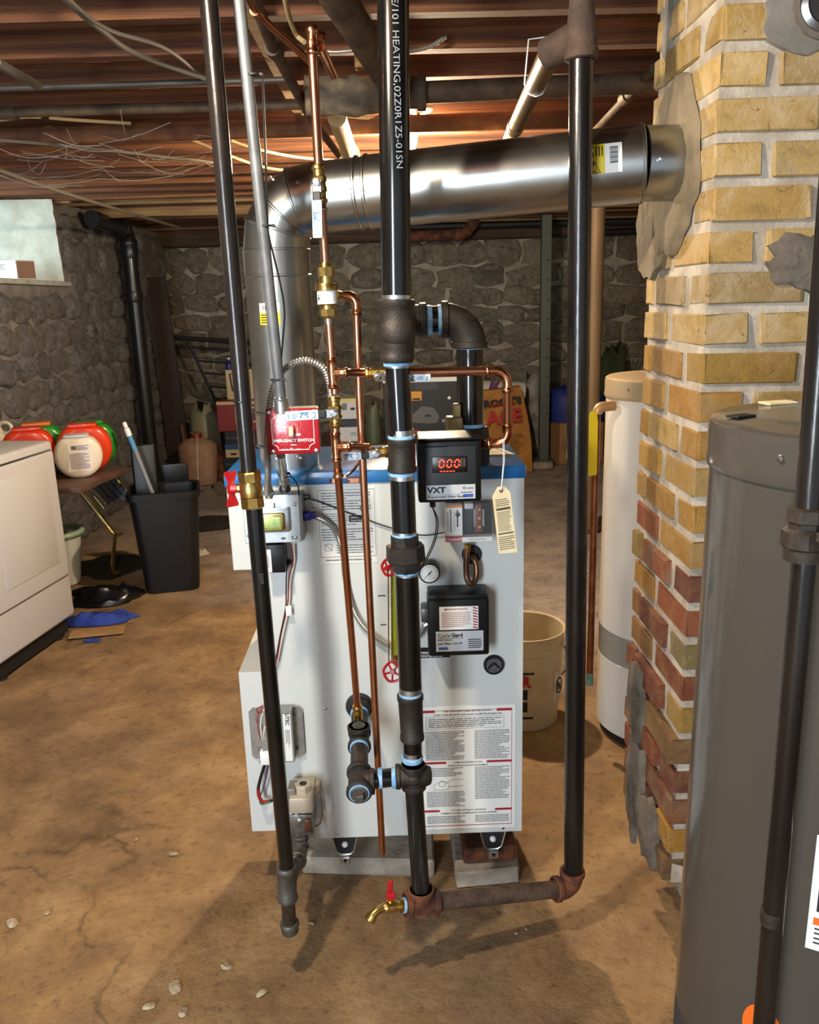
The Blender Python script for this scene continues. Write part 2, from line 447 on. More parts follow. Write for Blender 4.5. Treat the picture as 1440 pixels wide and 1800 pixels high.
# left wall with its deep window opening -------------------------------
WY0, WY1, WZ0, WZ1 = 4.35, 5.72, 1.735, 2.235
wall_left = MB().box2((XL-.8, -1.6, -.05), (XL-.35, 3.7, 2.25)).box2((XL-.5, 3.7, -.05), (XL, WY0, 2.25)).box2((XL-.5, WY1, -.05), (XL, YB, 2.25)).box2((XL-.5, WY0, -.05), (XL, WY1, WZ0-.03)).build('wall_left', m_mortar_l, kind='structure')
SL = stone_set(m_stone_l, 200)
lay_stones(wall_left, V((XL, 3.75, 0)), YA, ZA, YB-3.75, 2.2, SL, (.11, .22), (.14, .36), rnd,
           lambda x, z, w_, h: z+h/2 > WZ0-.02 and 3.75+x-w_/2 < WY1+.02 and 3.75+x+w_/2 > WY0-.05, .035)
# the lit plaster reveal, lumpy
mb = MB(); n1, n2 = 16, 18
g = [[mb.bm.verts.new((XL+.03-.47*i/n1, WY1+.04*(1-j/n2)*(1-i/n1)-.045-.05*i/n1+.018*noise.noise(V((i*.5, j*.5, 1)))+.012*noise.noise(V((i*1.3, j*1.3, 5))), WZ0-.02+(WZ1-WZ0+.03)*j/n2)) for i in range(n1+1)] for j in range(n2+1)]
for j in range(n2):
    for i in range(n1): mb.bm.faces.new((g[j][i], g[j][i+1], g[j+1][i+1], g[j+1][i]))
rv = mb.build('reveal', m_reveal, wall_left, 60, label='whitewashed plaster window reveal')
MB().box2((XL-.47, WY0, WZ0-.03), (XL+.03, WY1+.12, WZ0), .004).build('window_sill', M('sill_white', 'c9ccc6', .8, col2='a7aca8', ns=12), wall_left, label='white painted sill board')
win = thing('window_1', None, None, (XL-.46, (WY0+WY1)/2, WZ0), kind='structure')
mf = M('window_frame_paint', 'a9aeb4', .5)
mb = MB()
for a, b in (((WY0, WZ0), (WY1, WZ0+.05)), ((WY0, WZ1-.04), (WY1, WZ1)), ((WY0, WZ0), (WY0+.05, WZ1)), ((WY1-.12, WZ0), (WY1-.06, WZ1)), ((5.0, WZ0), (5.04, WZ1))):
    mb.box2((XL-.48, a[0], a[1]), (XL-.43, b[0], b[1]), .004)
mb.build('window_frame', mf, win)
MB().box2((XL-.462, WY0+.03, WZ0+.03), (XL-.456, WY1-.08, WZ1-.02)).build('pane', M('window_glass', 'dfe8ea', .05, alpha=.12), win)
# unseen right side of the cellar
MB().box2((3.1, -1.6, -.05), (3.4, YB, 2.25)).build('wall_right', m_mortar, kind='structure')

# ceiling: planks over joists ------------------------------------------
ceiling = MB().box2((XL-.5, -1.6, 2.50), (3.4, YB+.3, 2.54)).build('ceiling', m_sill, kind='structure')
me_plank = None
for i in range(36):
    x = XL-.45+i*.107
    if me_plank is None:
        pk = MB().box2((x, -1.6, 2.465), (x+.102, YB+.3, 2.49), .003).build('plank', m_plank, ceiling); me_plank = pk.data; x00 = x
    else:
        pk = bpy.data.objects.new('plank', me_plank); COL.objects.link(pk); pk.parent = ceiling; pk.location = (x-x00, 0, 0)
JY = [2.275+.312*k for k in range(-12, 20)]
def warped(mb, a, b, rnd, amp):
    a, b = V(a), V(b); n = 8; R = []
    for i in range(n+1):
        x = a.x+(b.x-a.x)*i/n; d1, d2 = rnd.uniform(-amp, amp), rnd.uniform(-amp, amp)
        R.append([mb.bm.verts.new(q) for q in ((x, a.y+d1, a.z+d2), (x, b.y+d1, a.z+d2*.6), (x, b.y+d1, b.z), (x, a.y+d1, b.z))])
    return mb.skin(R)
for k, y in enumerate(JY):
    pale = y > 5.9 and k % 3 == 0
    warped(MB(), (XL-.45, y, ZC+(.0 if y < 6.6 else -.01)), (3.38, y+.048, 2.464), rnd, .003).build('joist', m_joist_pale if pale else m_joist, ceiling, 20)
# bridging blocks between joists
for x, k, lean in ((-.78, 12, .05), (-.86, 13, .05), (-.80, 14, .05), (.62, 13, .04), (-1.75, 12, -.05), (1.5, 12, .05), (-.5, 16, .05), (.55, 15, .05)):
    y0, y1 = JY[k]+.05, JY[k+1]
    mb = MB(); a = [mb.bm.verts.new(q) for q in ((x, y0, 2.24), (x+.07, y0, 2.24), (x+.07, y0, 2.30), (x, y0, 2.30))]
    b = [mb.bm.verts.new(q) for q in ((x+lean*.4, y1, 2.40), (x+.07+lean*.4, y1, 2.40), (x+.07+lean*.4, y1, 2.46), (x+lean*.4, y1, 2.46))]
    mb.skin([a, b]).build('bridging', m_joist, ceiling, 0)
# dark sill beam along the top of the back wall and a ledger plate along the left wall
MB().box2((XL-.3, YB-.16, 2.10), (3.3, YB+.02, 2.24), .01).build('sill_beam', m_sill, ceiling, label='dark beam on top of the back wall')
MB().box2((XL-.42, 5.74, 2.225), (XL+.12, 5.80, 2.262), .004).build('ledger', m_joist_pale, ceiling, label='pale board above the window')
warped(MB(), (XL-.4, 6.32, 2.19), (-.1, 6.38, 2.25), rnd, .004).build('ledger', m_joist_pale, ceiling)

# brick chimney ---------------------------------------------------------
CXL, CYF, CYB = .617, 1.655, 2.03
chim = MB()
chim.box2((CXL+.004, CYF+.004, .19), (1.9, CYB-.003, 2.46)).box2((CXL+.10, CYF+.05, -.02), (1.9, CYB-.02, .20))
chimney = chim.build('brick_chimney', m_brick_mort, kind='structure')
def unit_brick(seed):
    r = random.Random(seed); mb = MB(); mb.box((0, 0, 0), (1, 1, 1), None, .045, 2)
    for v in mb.bm.verts: v.co += V((r.uniform(-.012, .012), r.uniform(-.02, .02), r.uniform(-.03, .03)))
    me = bpy.data.meshes.new('brick'); mb.bm.to_mesh(me); mb.bm.free(); return me
UB = [unit_brick(i) for i in range(8)]; UBR = [m.copy() for m in UB]; UBG = [m.copy() for m in UB]
for m_ in UBG: m_.materials.append(m_brick_goldlit)
for m_ in UB: m_.materials.append(m_brick)
for m_ in UBR: m_.materials.append(m_brick_red)
def lay_brick(c, size, red, tilt=0):
    ob = bpy.data.objects.new('brick', rnd.choice(UBR if red == 1 else UBG if red == 2 else UB)); COL.objects.link(ob); ob.parent = chimney
    ob.location = V(c)-ORG[chimney]; ob.scale = size; ob.rotation_euler = (rnd.uniform(-.015, .015), rnd.uniform(-.015, .015), rnd.uniform(-.02, .02)); ob['kind'] = 'thing' if False else ob.get('kind', '')
    del ob['kind']
CH, MJ = .0782, .019
zt = at(1262, 39, CYF).z + .0295          # top of the stretcher course seen at the upper right
course = 0
z = zt - CH*30
rows = []
while z < 2.46:
    rows.append(z); z += CH
for i, z0 in enumerate(rows):
    stretcher = (i % 2 == 1)
    if z0 < .17: continue
    zc = z0+CH-.0295-MJ/2+.0095
    h = CH-MJ
    # front face, from the corner to the right
    if z0 > .55:
        x = CXL; L = .198 if stretcher else .092
        while x < 1.75:
            D_ = (.198 if not stretcher else .094) if x == CXL else .094
            lay_brick((x+L/2, CYF+D_/2-.003+rnd.uniform(-.0015, .0015), zc), (L*rnd.uniform(.97, 1.0), D_, h*rnd.uniform(.95, 1.05)), (1 if z0 < .98 and rnd.random() < .6 else 2 if z0 < 1.36 else 0) if x == CXL else 0); x += L+MJ; L = .198
    # left face, from the corner to the back
    y = CYF; L = .094 if stretcher else .198
    first = True
    while y < CYB-.03:
        LL = min(L, CYB-y)
        if not first or z0 <= .55:
            if LL > .03:
                bulge = .0 if z0 > .9 else .012*rnd.random()
                red = (z0 < 1.0 and rnd.random() < .72) or (z0 < .5 and rnd.random() < .3)
                red = 1 if red else 2 if z0 < 1.38 and rnd.random() < .75 else 0
                lay_brick((CXL+.044-bulge+rnd.uniform(-.002, .002), y+LL/2, zc), (.098, LL*rnd.uniform(.94, 1.0), h*rnd.uniform(.94, 1.06)), red)
        y += L+MJ; L = .198; first = False
# lime and cement smears on the brick: thin ragged pads
def pad(name, c, nrm, up, w_, h_, th, mat, n=22, jit=.22, label=None, seed=1):
    r = random.Random(seed); c, nrm, up = V(c), V(nrm), V(up); ux = up.cross(nrm)
    poly = []
    for i in range(n):
        a = 2*PI*i/n; k = 1+r.uniform(-jit, jit); poly.append((math.cos(a)*w_/2*k, math.sin(a)*h_/2*k))
    mb = MB(); rings = []
    for f, t in ((1.0, -.004), (.97, th*.7), (.75, th), (.35, th*1.15)):
        rings.append([mb.bm.verts.new(c+ux*x*f+up*y*f+nrm*(t+(r.uniform(-.3, .3)*th if f < .9 else 0))) for x, y in poly])
    mb.skin(rings)
    return mb.build(name, mat, chimney, 60, label=label)
pad('cement_patch', atx(1185, 290, CXL)+V((-.005, .0, -.01)), -XA, ZA, .33, .36, .010, m_parge, 34, .07, 'tan cement around the flue pipe', 4)
pad('cement_patch', atx(1150, 420, CXL)+V((-.003, .0, .02)), -XA, ZA, .24, .22, .010, m_parge, 30, .10, None, 9)
pad('cement_patch', at(1400, 462, CYF)+V((.02, -.002, 0)), -YA, ZA, .165, .115, .012, m_parge_dark, 24, .2, 'dark grey cement patch', 5)
pad('cement_patch', at(1392, 40, CYF)+V((.03, 0, .01)), -YA, ZA, .17, .13, .008, m_parge_grey, 20, .12, 'smooth grey cement', 6)
pad('cement_patch', at(1160, 40, CYF+.32)+V((.02, 0, 0)), -XA, ZA, .10, .16, .008, m_parge_grey, 16, .15, None, 7)
for k, (px, py, w_, h_) in enumerate(((1130, 1230, .12, .22), (1128, 1380, .14, .30), (1150, 1460, .16, .18))):
    pad('cement_patch', atx(px, py, CXL)+V((-.012, .0, 0)), -XA, ZA, w_, h_, .014, m_parge_dark, 20, .2, None, 30+k)
# steel thimble cover high on the front
tc = at(1428, 22, CYF)
mb = MB(); mb.lathe(tc+V((.02, 0, .012)), -YA, [(0, .062), (.012, .06), (.014, .05), (.008, .046)], 32)
t = thing('thimble_cover', 'round steel thimble cover with dark rim high on the brick chimney front', 'vent cover', tc+V((.02, 0, -.05)))
mb.build('rim', m_parge_dark, t)
MB().lathe(tc+V((.02, -.004, .012)), -YA, [(0, .047), (.006, .046), (.012, .036), (.006, .030), (.006, .001)], 32).build('disc', M('galv', '9a9c9c', .32, 1.0, col2='b4b6b5', ns=22, lo=.35, hi=.65), t)

# ================================================================== BOILER
m_enamel = M('grey_white_enamel', 'c9cdcb', .34, coat=.25, bump=.12, bs=420)
m_blue = M('blue_enamel', '1f68a6', .28, coat=.4, bump=.1, bs=400)
m_black = M('black_plastic', '0c0c0d', .42, spec=.35, bump=.08, bs=500)
m_blackm = M('black_matte', '17181a', .6)
m_galv = M('zinc_plate', 'b9bfc2', .34, 1.0, col2='cfd4d6', ns=30)
m_steel = M('bright_steel', 'c2c4c6', .22, 1.0)
m_paper = M('paper_white', 'e6e6e2', .6)
m_cream = M('paper_cream', 'e3d5b2', .7, col2='d8c79d', ns=20)
m_ink = M('ink_black', '1c1c1e', .6)
m_inkg = M('ink_grey', '6a6c70', .6)
m_red = M('label_red', 'a31d2a', .5)
m_white = M('print_white', 'ececec', .5)
m_silver = M('silver_label', 'b4b7bc', .5)
m_brass = M('brass', 'b3924e', .28, 1.0, col2='d0ae66', ns=40, bump=.1, bs=120)
m_copper = M('copper_tube', 'bf7d5c', .26, 1.0, col2='d39a78', ns=24, lo=.3, hi=.7)
m_copperd = M('copper_fitting', 'a8613f', .22, 1.0, col2='cf9670', ns=60)
m_solder = M('solder', 'c9bfae', .25, 1.0)
m_iron = M('black_iron_fitting', '2c2926', .5, .5, col2='3d3732', ns=18, bump=.35, bs=220)
m_pipe = M('black_lacquered_pipe', '090a0a', .16, .0, coat=.3, col2='121111', ns=10)
m_pipe_worn = M('worn_dark_pipe', '161312', .26, .2, coat=.2, col2='2f2824', ns=9, lo=.45, hi=.7, bump=.15, bs=90, stretch=(1, 1, .25))
m_tape = M('blue_thread_sealant', '6fa6d6', .55, col2='9cc6e6', ns=60, bump=.4, bs=200)
m_rust = M('rusted_iron', '40261b', .85, .1, col2='74432a', ns=16, bump=.6, bs=120)
m_rustpipe = M('rusty_pipe', '4a3d36', .6, .4, col2='6b5548', ns=20, bump=.5, bs=110)
m_redp = M('red_handle', 'b01520', .35, coat=.3)
m_gastan = M('valve_beige', 'b7ab98', .45, .2)
m_wire_k = M('wire_black', '0f0f10', .5); m_wire_r = M('wire_red', '8c231c', .5); m_wire_w = M('wire_white', 'd8d2c6', .5); m_wire_g = M('wire_green', '1e6b35', .5); m_wire_p = M('wire_purple', '3a2a56', .5)
m_armour = M('armour_steel', 'aaa7a1', .32, .7)
YBF = 1.9
def P(px, py, Y=YBF): return at(px, py, Y)
bx0, bx1, bzb, bzt = -.404, .302, .172, 1.167
bandz = 1.134
boiler = thing('steam_boiler', 'large white enamel steam boiler with blue lid in the middle of the cellar', 'boiler', (-.05, YBF+.15, .04))
BD = .335
MB().box2((bx0-.004, YBF-.006, bandz), (bx1+.004, YBF+BD, bzt), .005, 2).build('lid', m_blue, boiler, label='blue sheet metal lid')
mx = -.355                                           # left side of the main jacket
mb = MB(); mb.prism([(bx1, bzb), (bx1, bandz), (mx, bandz), (mx, .30), (-.262, .30), (-.244, bzb)], (0, YBF, 0), XA, ZA, -BD+.01)
jacket = mb.build('jacket', m_enamel, boiler, 30)
MB().box2((bx0, YBF, .927), (mx+.001, YBF+BD-.02, bandz), .002).build('overhang', m_enamel, boiler)
mb = MB(); mb.prism([(-.412, .204), (-.412, .661), (-.33, .661), (-.33, .204)], (0, YBF-.004, 0), XA, ZA, -.30)
mb.build('burner_box', m_enamel, boiler, 30)
MB().box2((-.3275, YBF-.012, .206), (-.3235, YBF, .42)).build('seam', m_blackm, boiler)
# jacket screws
mb = MB()
for px, py in ((572, 1245), (592, 1464), (884, 1455), (553, 891)): screw(mb, P(px, py), -YA, .0045)
mb.build_each('screw', m_steel, boiler)
# feet: two brackets with a white glide and a bolt tab
for px in (606, 867):
    c = P(px, 1480); mb = MB()
    x, z = c.x, bzb
    mb.prism([(x-.032, z), (x+.032, z), (x+.021, z-.045), (x+.012, z-.052), (x-.012, z-.052), (x-.021, z-.045)], (0, YBF+.006, 0), XA, ZA, -.15)
    f = mb.build('foot', m_blackm, boiler, 30)
    mb = MB().tube([(x-.034, YBF+.004, z), (x-.023, YBF+.002, z-.045), (x-.013, YBF+.002, z-.053), (x+.013, YBF+.002, z-.053), (x+.023, YBF+.002, z-.045), (x+.034, YBF+.004, z)], .0022, 6)
    mb.box((x, YBF+.0, z-.066), (.026, .02, .022), None, .003); mb.build('rim', m_galv, f)
    MB().sph((x, YBF+.004, z-.024), .0085).build('glide', m_white, f)
    MB().lathe((x, YBF-.012, z-.062), -YA, [(0, .005), (.004, .004)], 6).build('bolt', m_blackm, f)
# round black pipe openings in the jacket, with nuts behind the pipes
def collar(px, py, r, name='grommet'):
    c = P(px, py); mb = MB(); mb.lathe(c, -YA, [(0, r), (.006, r), (.008, r*.9), (.008, r*.72), (.002, r*.66), (.002, .002)], 28); return mb.build(name, m_blackm, boiler)
collar(632, 1240, .035); collar(829, 974, .024)
# labels stuck on the jacket ------------------------------------------
def sticker(px0, py0, px1, py1, mat, parent, name, Y=YBF-.0012, label=None, th=.001):
    a, b = P(px0, py1, Y), P(px1, py0, Y)
    MBo = MB().box2((a.x, Y, a.z), (b.x, Y+th, b.z)); o = MBo.build(name, mat, parent, 0, label=label)
    return o, a, V((b.x, Y, b.z))
def bar(mb, a, b, x0, x1, y0, y1, d=.0007):           # box in label fractions
    W, Hh = b.x-a.x, b.z-a.z
    mb.quad(*[V((a.x+W*x, a.y-d, a.z+Hh*y)) for x, y in ((x0, y0), (x1, y0), (x1, y1), (x0, y1))])
def lp(a, b, x, y): return V((a.x+(b.x-a.x)*x, a.y, a.z+(b.z-a.z)*y))
LR = random.Random(11)
lab, a, b = sticker(747, 1238, 906, 1459, m_paper, boiler, 'safety_label', label='white bilingual lighting instructions label with red bars')
W, Hh = b.x-a.x, b.z-a.z
mb = MB()
for x0, x1, y0, y1 in ((.0, .14, .955, .975), (.80, .965, .955, .975), (.0, .25, .545, .562), (.69, .965, .545, .562), (.0, .17, .148, .165), (.78, .965, .148, .165), (.96, .965, .03, .96), (.0, .965, .028, .033), (.14, .80, .968, .971)): bar(mb, a, b, x0, x1, y0, y1)
mb.build('red_print', m_red, lab, 0)
for s_, y, sz in (('FOR YOUR SAFETY READ BEFORE LIGHTING', .962, .0062), ('POUR VOTRE SÉCURITÉ LISEZ AVANT DE METTRE EN MARCHE', .935, .0062), ('OPERATING INSTRUCTIONS', .552, .0058), ('INSTRUCTIONS DE FONCTIONNEMENT', .527, .0058), ('TO TURN OFF GAS TO APPLIANCE', .158, .0058), ('COMMENT COUPER L\'ADMISSION DE GAZ DE L\'APPAREIL', .133, .0058)):
    text(s_, sz, lp(a, b, .49, y), XA, ZA, m_ink, lab, bold=.02, res=1)
mb = MB()
for x0, x1, y0, y1 in ((.04, .88, .925-.1, .827), (.04, .88, .918, .920), (.04, .044, .825, .92), (.876, .88, .825, .92)): bar(mb, a, b, x0, x1, y0, y1)
for x0, ww, y0, hh, n in ((.07, .78, .835, .075, 5), (.03, .42, .575, .235, 19), (.56, .38, .575, .235, 19), (.03, .40, .44, .075, 6), (.56, .38, .245, .27, 22), (.03, .42, .19, .13, 11), (.03, .42, .05, .065, 5), (.56, .38, .05, .065, 5)):
    print_lines(mb, lp(a, b, x0, y0), XA, ZA, W*ww, Hh*hh, n, .42, .03, .16, rnd=LR)
mb.build('small_print', m_inkg, lab, 0)
# the little line drawing of the valve
mb = MB(); c = lp(a, b, .2, .375); c.y -= .0008
for q in (((-.02, .0), (.0, .012), (.016, .004), (.02, -.012), (.0, -.016), (-.02, -.014)),):
    mb.tube([c+V((x, 0, z)) for x, z in q], .0005, 4, True, True)
mb.tube([c+V((.008*math.cos(t_), 0, .008*math.sin(t_)+.002)) for t_ in [i*PI/8 for i in range(16)]], .0005, 4, True, True)
mb.tube([c+V((.012, 0, .006)), c+V((.03, 0, .016)), c+V((.055, 0, .014))], .0004, 4); mb.tube([c+V((.016, 0, -.006)), c+V((.055, 0, -.004))], .0004, 4)
mb.build('line_drawing', m_inkg, lab, 0)
# grey data plate at the upper left
lab, a, b = sticker(563, 854, 659, 992, M('data_plate', 'd3d3cf', .5), boiler, 'data_plate', label='pale printed data plate behind the copper pipes')
W, Hh = b.x-a.x, b.z-a.z; mb = MB()
for x0, x1, y0, y1 in ((.02, .98, .96, .966), (.02, .98, .09, .096), (.02, .026, .09, .966), (.974, .98, .09, .966)): bar(mb, a, b, x0, x1, y0, y1)
for x0, ww, y0, hh, n in ((.08, .84, .70, .24, 7), (.06, .6, .50, .17, 6), (.06, .88, .30, .17, 5), (.30, .62, .13, .13, 4), (.1, .8, .03, .04, 1)):
    print_lines(mb, lp(a, b, x0, y0), XA, ZA, W*ww, Hh*hh, n, .38, .03, .2, rnd=LR, ragged=.5)
mb.build('small_print', m_inkg, lab, 0)
c = lp(a, b, .80, .72); c.y -= .0008
mb = MB(); mb.tube([c+V((.009*math.cos(t_), 0, .009*math.sin(t_))) for t_ in [i*PI/12 for i in range(24)]], .0008, 4, True, True); mb.build('certification_mark', m_ink, lab, 0)
text('ETL', .0075, c, XA, ZA, m_ink, lab, bold=.03)
c = lp(a, b, .16, .22); c.y -= .0008
mb = MB(); mb.tube([c+V((x, 0, z)) for x, z in ((-.008, -.008), (.008, -.008), (.008, .008), (-.008, .008))], .0006, 4, True, True); mb.tube([c+V((-.006, 0, .006)), c+V((.006, 0, -.006))], .0006, 4); mb.build('symbol', m_inkg, lab, 0)
st, a, b = sticker(614, 905, 649, 918, m_black, lab, 'black_strip', YBF-.0030)
text('Hold to', .0065, lp(a, b, .3, .68), XA, ZA, m_white, st); text('Reset Release', .0055, lp(a, b, .42, .26), XA, ZA, m_white, st)
# minimum water level sticker and gauge marks
lab, a, b = sticker(739, 1137, 791, 1157, m_black, boiler, 'water_level_label', label='black lowest permissible water level label')
for i, s_ in enumerate(('LOWEST', 'PERMISSIBLE', 'WATER LEVEL')): text(s_, .0085, lp(a, b, (.30, .03, .03)[i], .80-.31*i), XA, ZA, m_white, lab, bold=.02, align='LEFT')
mb = MB()
for px, py, hw in ((671, 1047, .009), (674, 1098, .007)):
    c = P(px, py, YBF-.001); mb.box(c, (hw*2, .001, .0022))
mb.build_each('water_line_mark', m_ink, boiler, 0)
# round badge
c = P(868, 1167.5); bd = MB().lathe(c, -YA, [(0, .0262), (.006, .0262), (.010, .024), (.010, .0205), (.007, .0200), (.007, .001)], 36).build('badge', m_black, boiler, label='round black badge with an arrow')
mb = MB().lathe(c+V((0, -.0071, 0)), -YA, [(0, .0200), (.0008, .0200), (.0008, .001)], 32); mb.build('badge_face', M('badge_grey', '3a3b3c', .7, col2='5a5b5c', ns=160), bd)
mb = MB(); mb.prism([(-.015, -.004), (0, .010), (.015, -.004), (.015, -.011), (0, .003), (-.015, -.011)], c+V((0, -.0079, 0)), XA, ZA, .0012); mb.build('badge_arrow', m_black, bd, 0)

# ---- plinth blocks under the boiler
m_block = M('concrete_block', '8b8377', .92, col2='a9a093', ns=12, bump=.7, bs=60)
def slab(name, pts, z0, z1, mat, label, cat, group=None, jit=.003):
    mb = MB(); mb.prism(pts, (0, 0, z0), XA, YA, z1-z0)
    bmesh.ops.bevel(mb.bm, geom=list(mb.bm.edges), offset=.006, segments=1, affect='EDGES')
    o = mb.build(name, mat, None, 30, jit=jit); tag(o, label, cat, group); return o
slab('concrete_slab', [(-.30, 1.985), (.068, 1.95), (.075, 2.26), (-.30, 2.26)], -.002, .050, m_block, 'long flat concrete slab under the left boiler foot', 'concrete block', 'supports under the boiler')
slab('concrete_slab', [(.125, 1.90), (.30, 1.915), (.305, 2.02), (.30, 2.26), (.12, 2.26)], -.002, .050, m_block, 'short flat concrete slab under the rusty brick below the right boiler foot', 'concrete block', 'supports under the boiler')
slab('rusty_shim', [(.150, 1.935), (.290, 1.94), (.292, 2.12), (.150, 2.12)], .0465, .096, m_rust, 'rust brown brick wedged under the right boiler foot', 'brick', 'supports under the boiler')

# ================================================================== CONTROLS ON THE BOILER FRONT
def box_at(px0, py0, px1, py1, Yf, Yb, bev=.003, seg=2):
    a, b = P(px0, py1, Yf), P(px1, py0, Yf); return MB().box2((a.x, Yf, a.z), (b.x, Yb, b.z), bev, seg), a, V((b.x, Yf, b.z))
# transformer box on the upper left
mb, a, b = box_at(441, 871, 530, 953, 1.835, 1.895, .001, 1)
jb = thing('junction_box', 'square zinc junction box with yellow-green window on the upper left boiler front', 'electrical box', (a.x/2+b.x/2, 1.865, a.z))
mb.build('box', M('box_side', '8f9190', .4, .9), jb, 20)
mb, a, b = box_at(432, 869, 525, 956, 1.832, 1.835, .001, 1); jf = mb.build('cover_plate', m_galv, jb, 20)
mb = MB()
for fx, fy in ((.90, .10), (.92, .80), (.07, .17), (.07, .88)): screw(mb, lp(a, b, fx, fy)-V((0, .0, 0)), -YA, .0045)
mb.build_each('screw', m_steel, jf)
mb = MB()
for fx, fy, w_, h_ in ((.56, .80, .003, .010), (.84, .10, .003, .009), (.68, .09, .010, .005)): mb.box(lp(a, b, fx, fy)+V((0, -.0006, 0)), (w_, .001, h_), None, .0008)
mb.build_each('slot', m_inkg, jf)
mb, a2, b2 = box_at(440, 893, 507, 938, 1.818, 1.833, .004, 2); tf = mb.build('transformer_frame', m_galv, jb)
MB().box2(lp(a2, b2, .06, .10)+V((0, -.006, 0)), lp(a2, b2, .90, .82)+V((0, .004, 0)), .006, 3).build('transformer_bezel', M('gold_chromate', 'b5a76a', .25, 1.0), tf)
MB().box2(lp(a2, b2, .10, .16)+V((0, -.009, 0)), lp(a2, b2, .83, .70)+V((0, .0, 0)), .007, 3).build('transformer_core', M('core_green', 'b9c46a', .45, .3, col2='8fb07a', ns=60), tf)
# black relay below it
mb, a, b = box_at(466, 957, 499, 1008, 1.85, 1.899)
rl = thing('relay', 'small black relay below the zinc junction box', 'relay', (a.x, 1.875, a.z)); mb.build('housing', m_black, rl)
mb, a, b = box_at(462, 966, 476, 1007, 1.846, 1.850, .001); q = mb.build('label_plate', m_paper, rl)
mb = MB(); print_lines(mb, lp(a, b, .2, .2), XA, ZA, (b.x-a.x)*.6, (b.z-a.z)*.6, 6, .4, .1, .4, rnd=LR); mb.build('small_print', m_inkg, q, 0)
# ignition control on its slotted plate at the lower left
mb = MB(); a, b = P(444, 1333, 1.893), P(531, 1241, 1.893); cxx, czz = (a.x+b.x)/2, (a.z+b.z)/2
wv, hv, ch = (b.x-a.x)/2, (b.z-a.z)/2, .010
mb.prism([(-wv+ch, -hv), (wv-ch, -hv), (wv, -hv+ch), (wv, hv-ch), (wv-ch, hv), (-wv+ch, hv), (-wv, hv-ch), (-wv, -hv+ch)], (cxx, 1.8935, czz), XA, ZA, .003)
ig = thing('ignition_control', 'silver ignition control box with white UTEC strip on the lower left panel', 'control box', (cxx, 1.88, a.z))
pl = mb.build('mounting_plate', m_galv, ig, 20)
mb = MB()
for fx, fz in ((-.7, .72), (-.7, .5), (.72, .72), (.72, -.62), (.55, -.62), (-.72, -.6), (-.55, -.72)): mb.box((cxx+fx*wv, 1.8898, czz+fz*hv), (.007, .0012, .012), None, .001)
mb.build_each('slot', m_inkg, pl, 0)
mb = MB(); a, b = P(455, 1342, 1.86), P(512, 1250, 1.86)
mb.prism([(a.x, a.z), (b.x, a.z), (b.x, b.z), (a.x+.02, b.z), (a.x+.012, a.z+.04)], (0, 1.86, 0), XA, ZA, -.03); mod = mb.build('module', M('module_grey', '8d8f8e', .45, .3), ig, 30)
mb = MB().box2((b.x-.022, 1.8592, a.z+.004), (b.x-.004, 1.8602, b.z-.008)); ls = mb.build('white_strip', m_paper, ig, 0, label='white strip lettered UTEC')
text('UTEC', .013, (b.x-.012, 1.8592, b.z-.022), -ZA, XA, m_ink, ls, bold=.03)
mb = MB(); print_lines(mb, (b.x-.019, 1.8591, b.z-.095), -ZA, XA, -.05, .012, 4, .4, .1, .3, rnd=LR)
mb.bm.clear(); print_lines(mb, V((b.x-.019, 1.8591, b.z-.05)), -ZA, XA, .05, .012, 4, .4, .1, .3, rnd=LR); mb.build('small_print', m_inkg, ls, 0)
mb, a, b = box_at(458, 1322, 474, 1346, 1.855, 1.875, .003); mb.build('plug', m_white, ig)
def wire(px_pts, r, mat, name='wire', parent=None, n=10):
    pts = [P(*q) for q in px_pts]; return MB().tube(spline(pts, n), r, 7).build(name, mat, parent)
for q, m_ in ((((462, 1240, 1.87), (453, 1262, 1.86), (456, 1290, 1.86), (464, 1312, 1.87)), m_wire_r), (((466, 1243, 1.87), (459, 1265, 1.86), (460, 1296, 1.86), (466, 1316, 1.87)), m_wire_w), (((468, 1258, 1.868), (461, 1278, 1.862), (467, 1302, 1.866)), m_wire_k), (((463, 1240, 1.87), (452, 1246, 1.862), (455, 1253, 1.862), (468, 1248, 1.87)), m_wire_r), (((469, 1262, 1.866), (464, 1290, 1.858), (467, 1306, 1.866)), m_wire_w)):
    wire(q, .0016, m_, parent=ig)
cb = thing('wire_bundle', 'black and red wire bundle with green tip under the ignition control', 'wire', P(462, 1400, 1.87))
wire(((465, 1345, 1.872), (457, 1372, 1.868), (454, 1390, 1.866), (459, 1408, 1.864), (470, 1410, 1.866), (480, 1406, 1.885)), .0042, m_wire_k, 'cable', cb)
wire(((454, 1386, 1.8655), (455, 1398, 1.864), (461, 1409, 1.8625), (472, 1409, 1.8655)), .0050, m_wire_r, 'red_sleeve', cb)
wire(((472, 1346, 1.874), (468, 1366, 1.87), (462, 1388, 1.868), (458, 1398, 1.866)), .0018, m_wire_p, 'wire', cb)
wire(((456, 1409, 1.862), (461, 1414, 1.860), (476, 1409, 1.862)), .0022, m_wire_g, 'green_wire', cb)
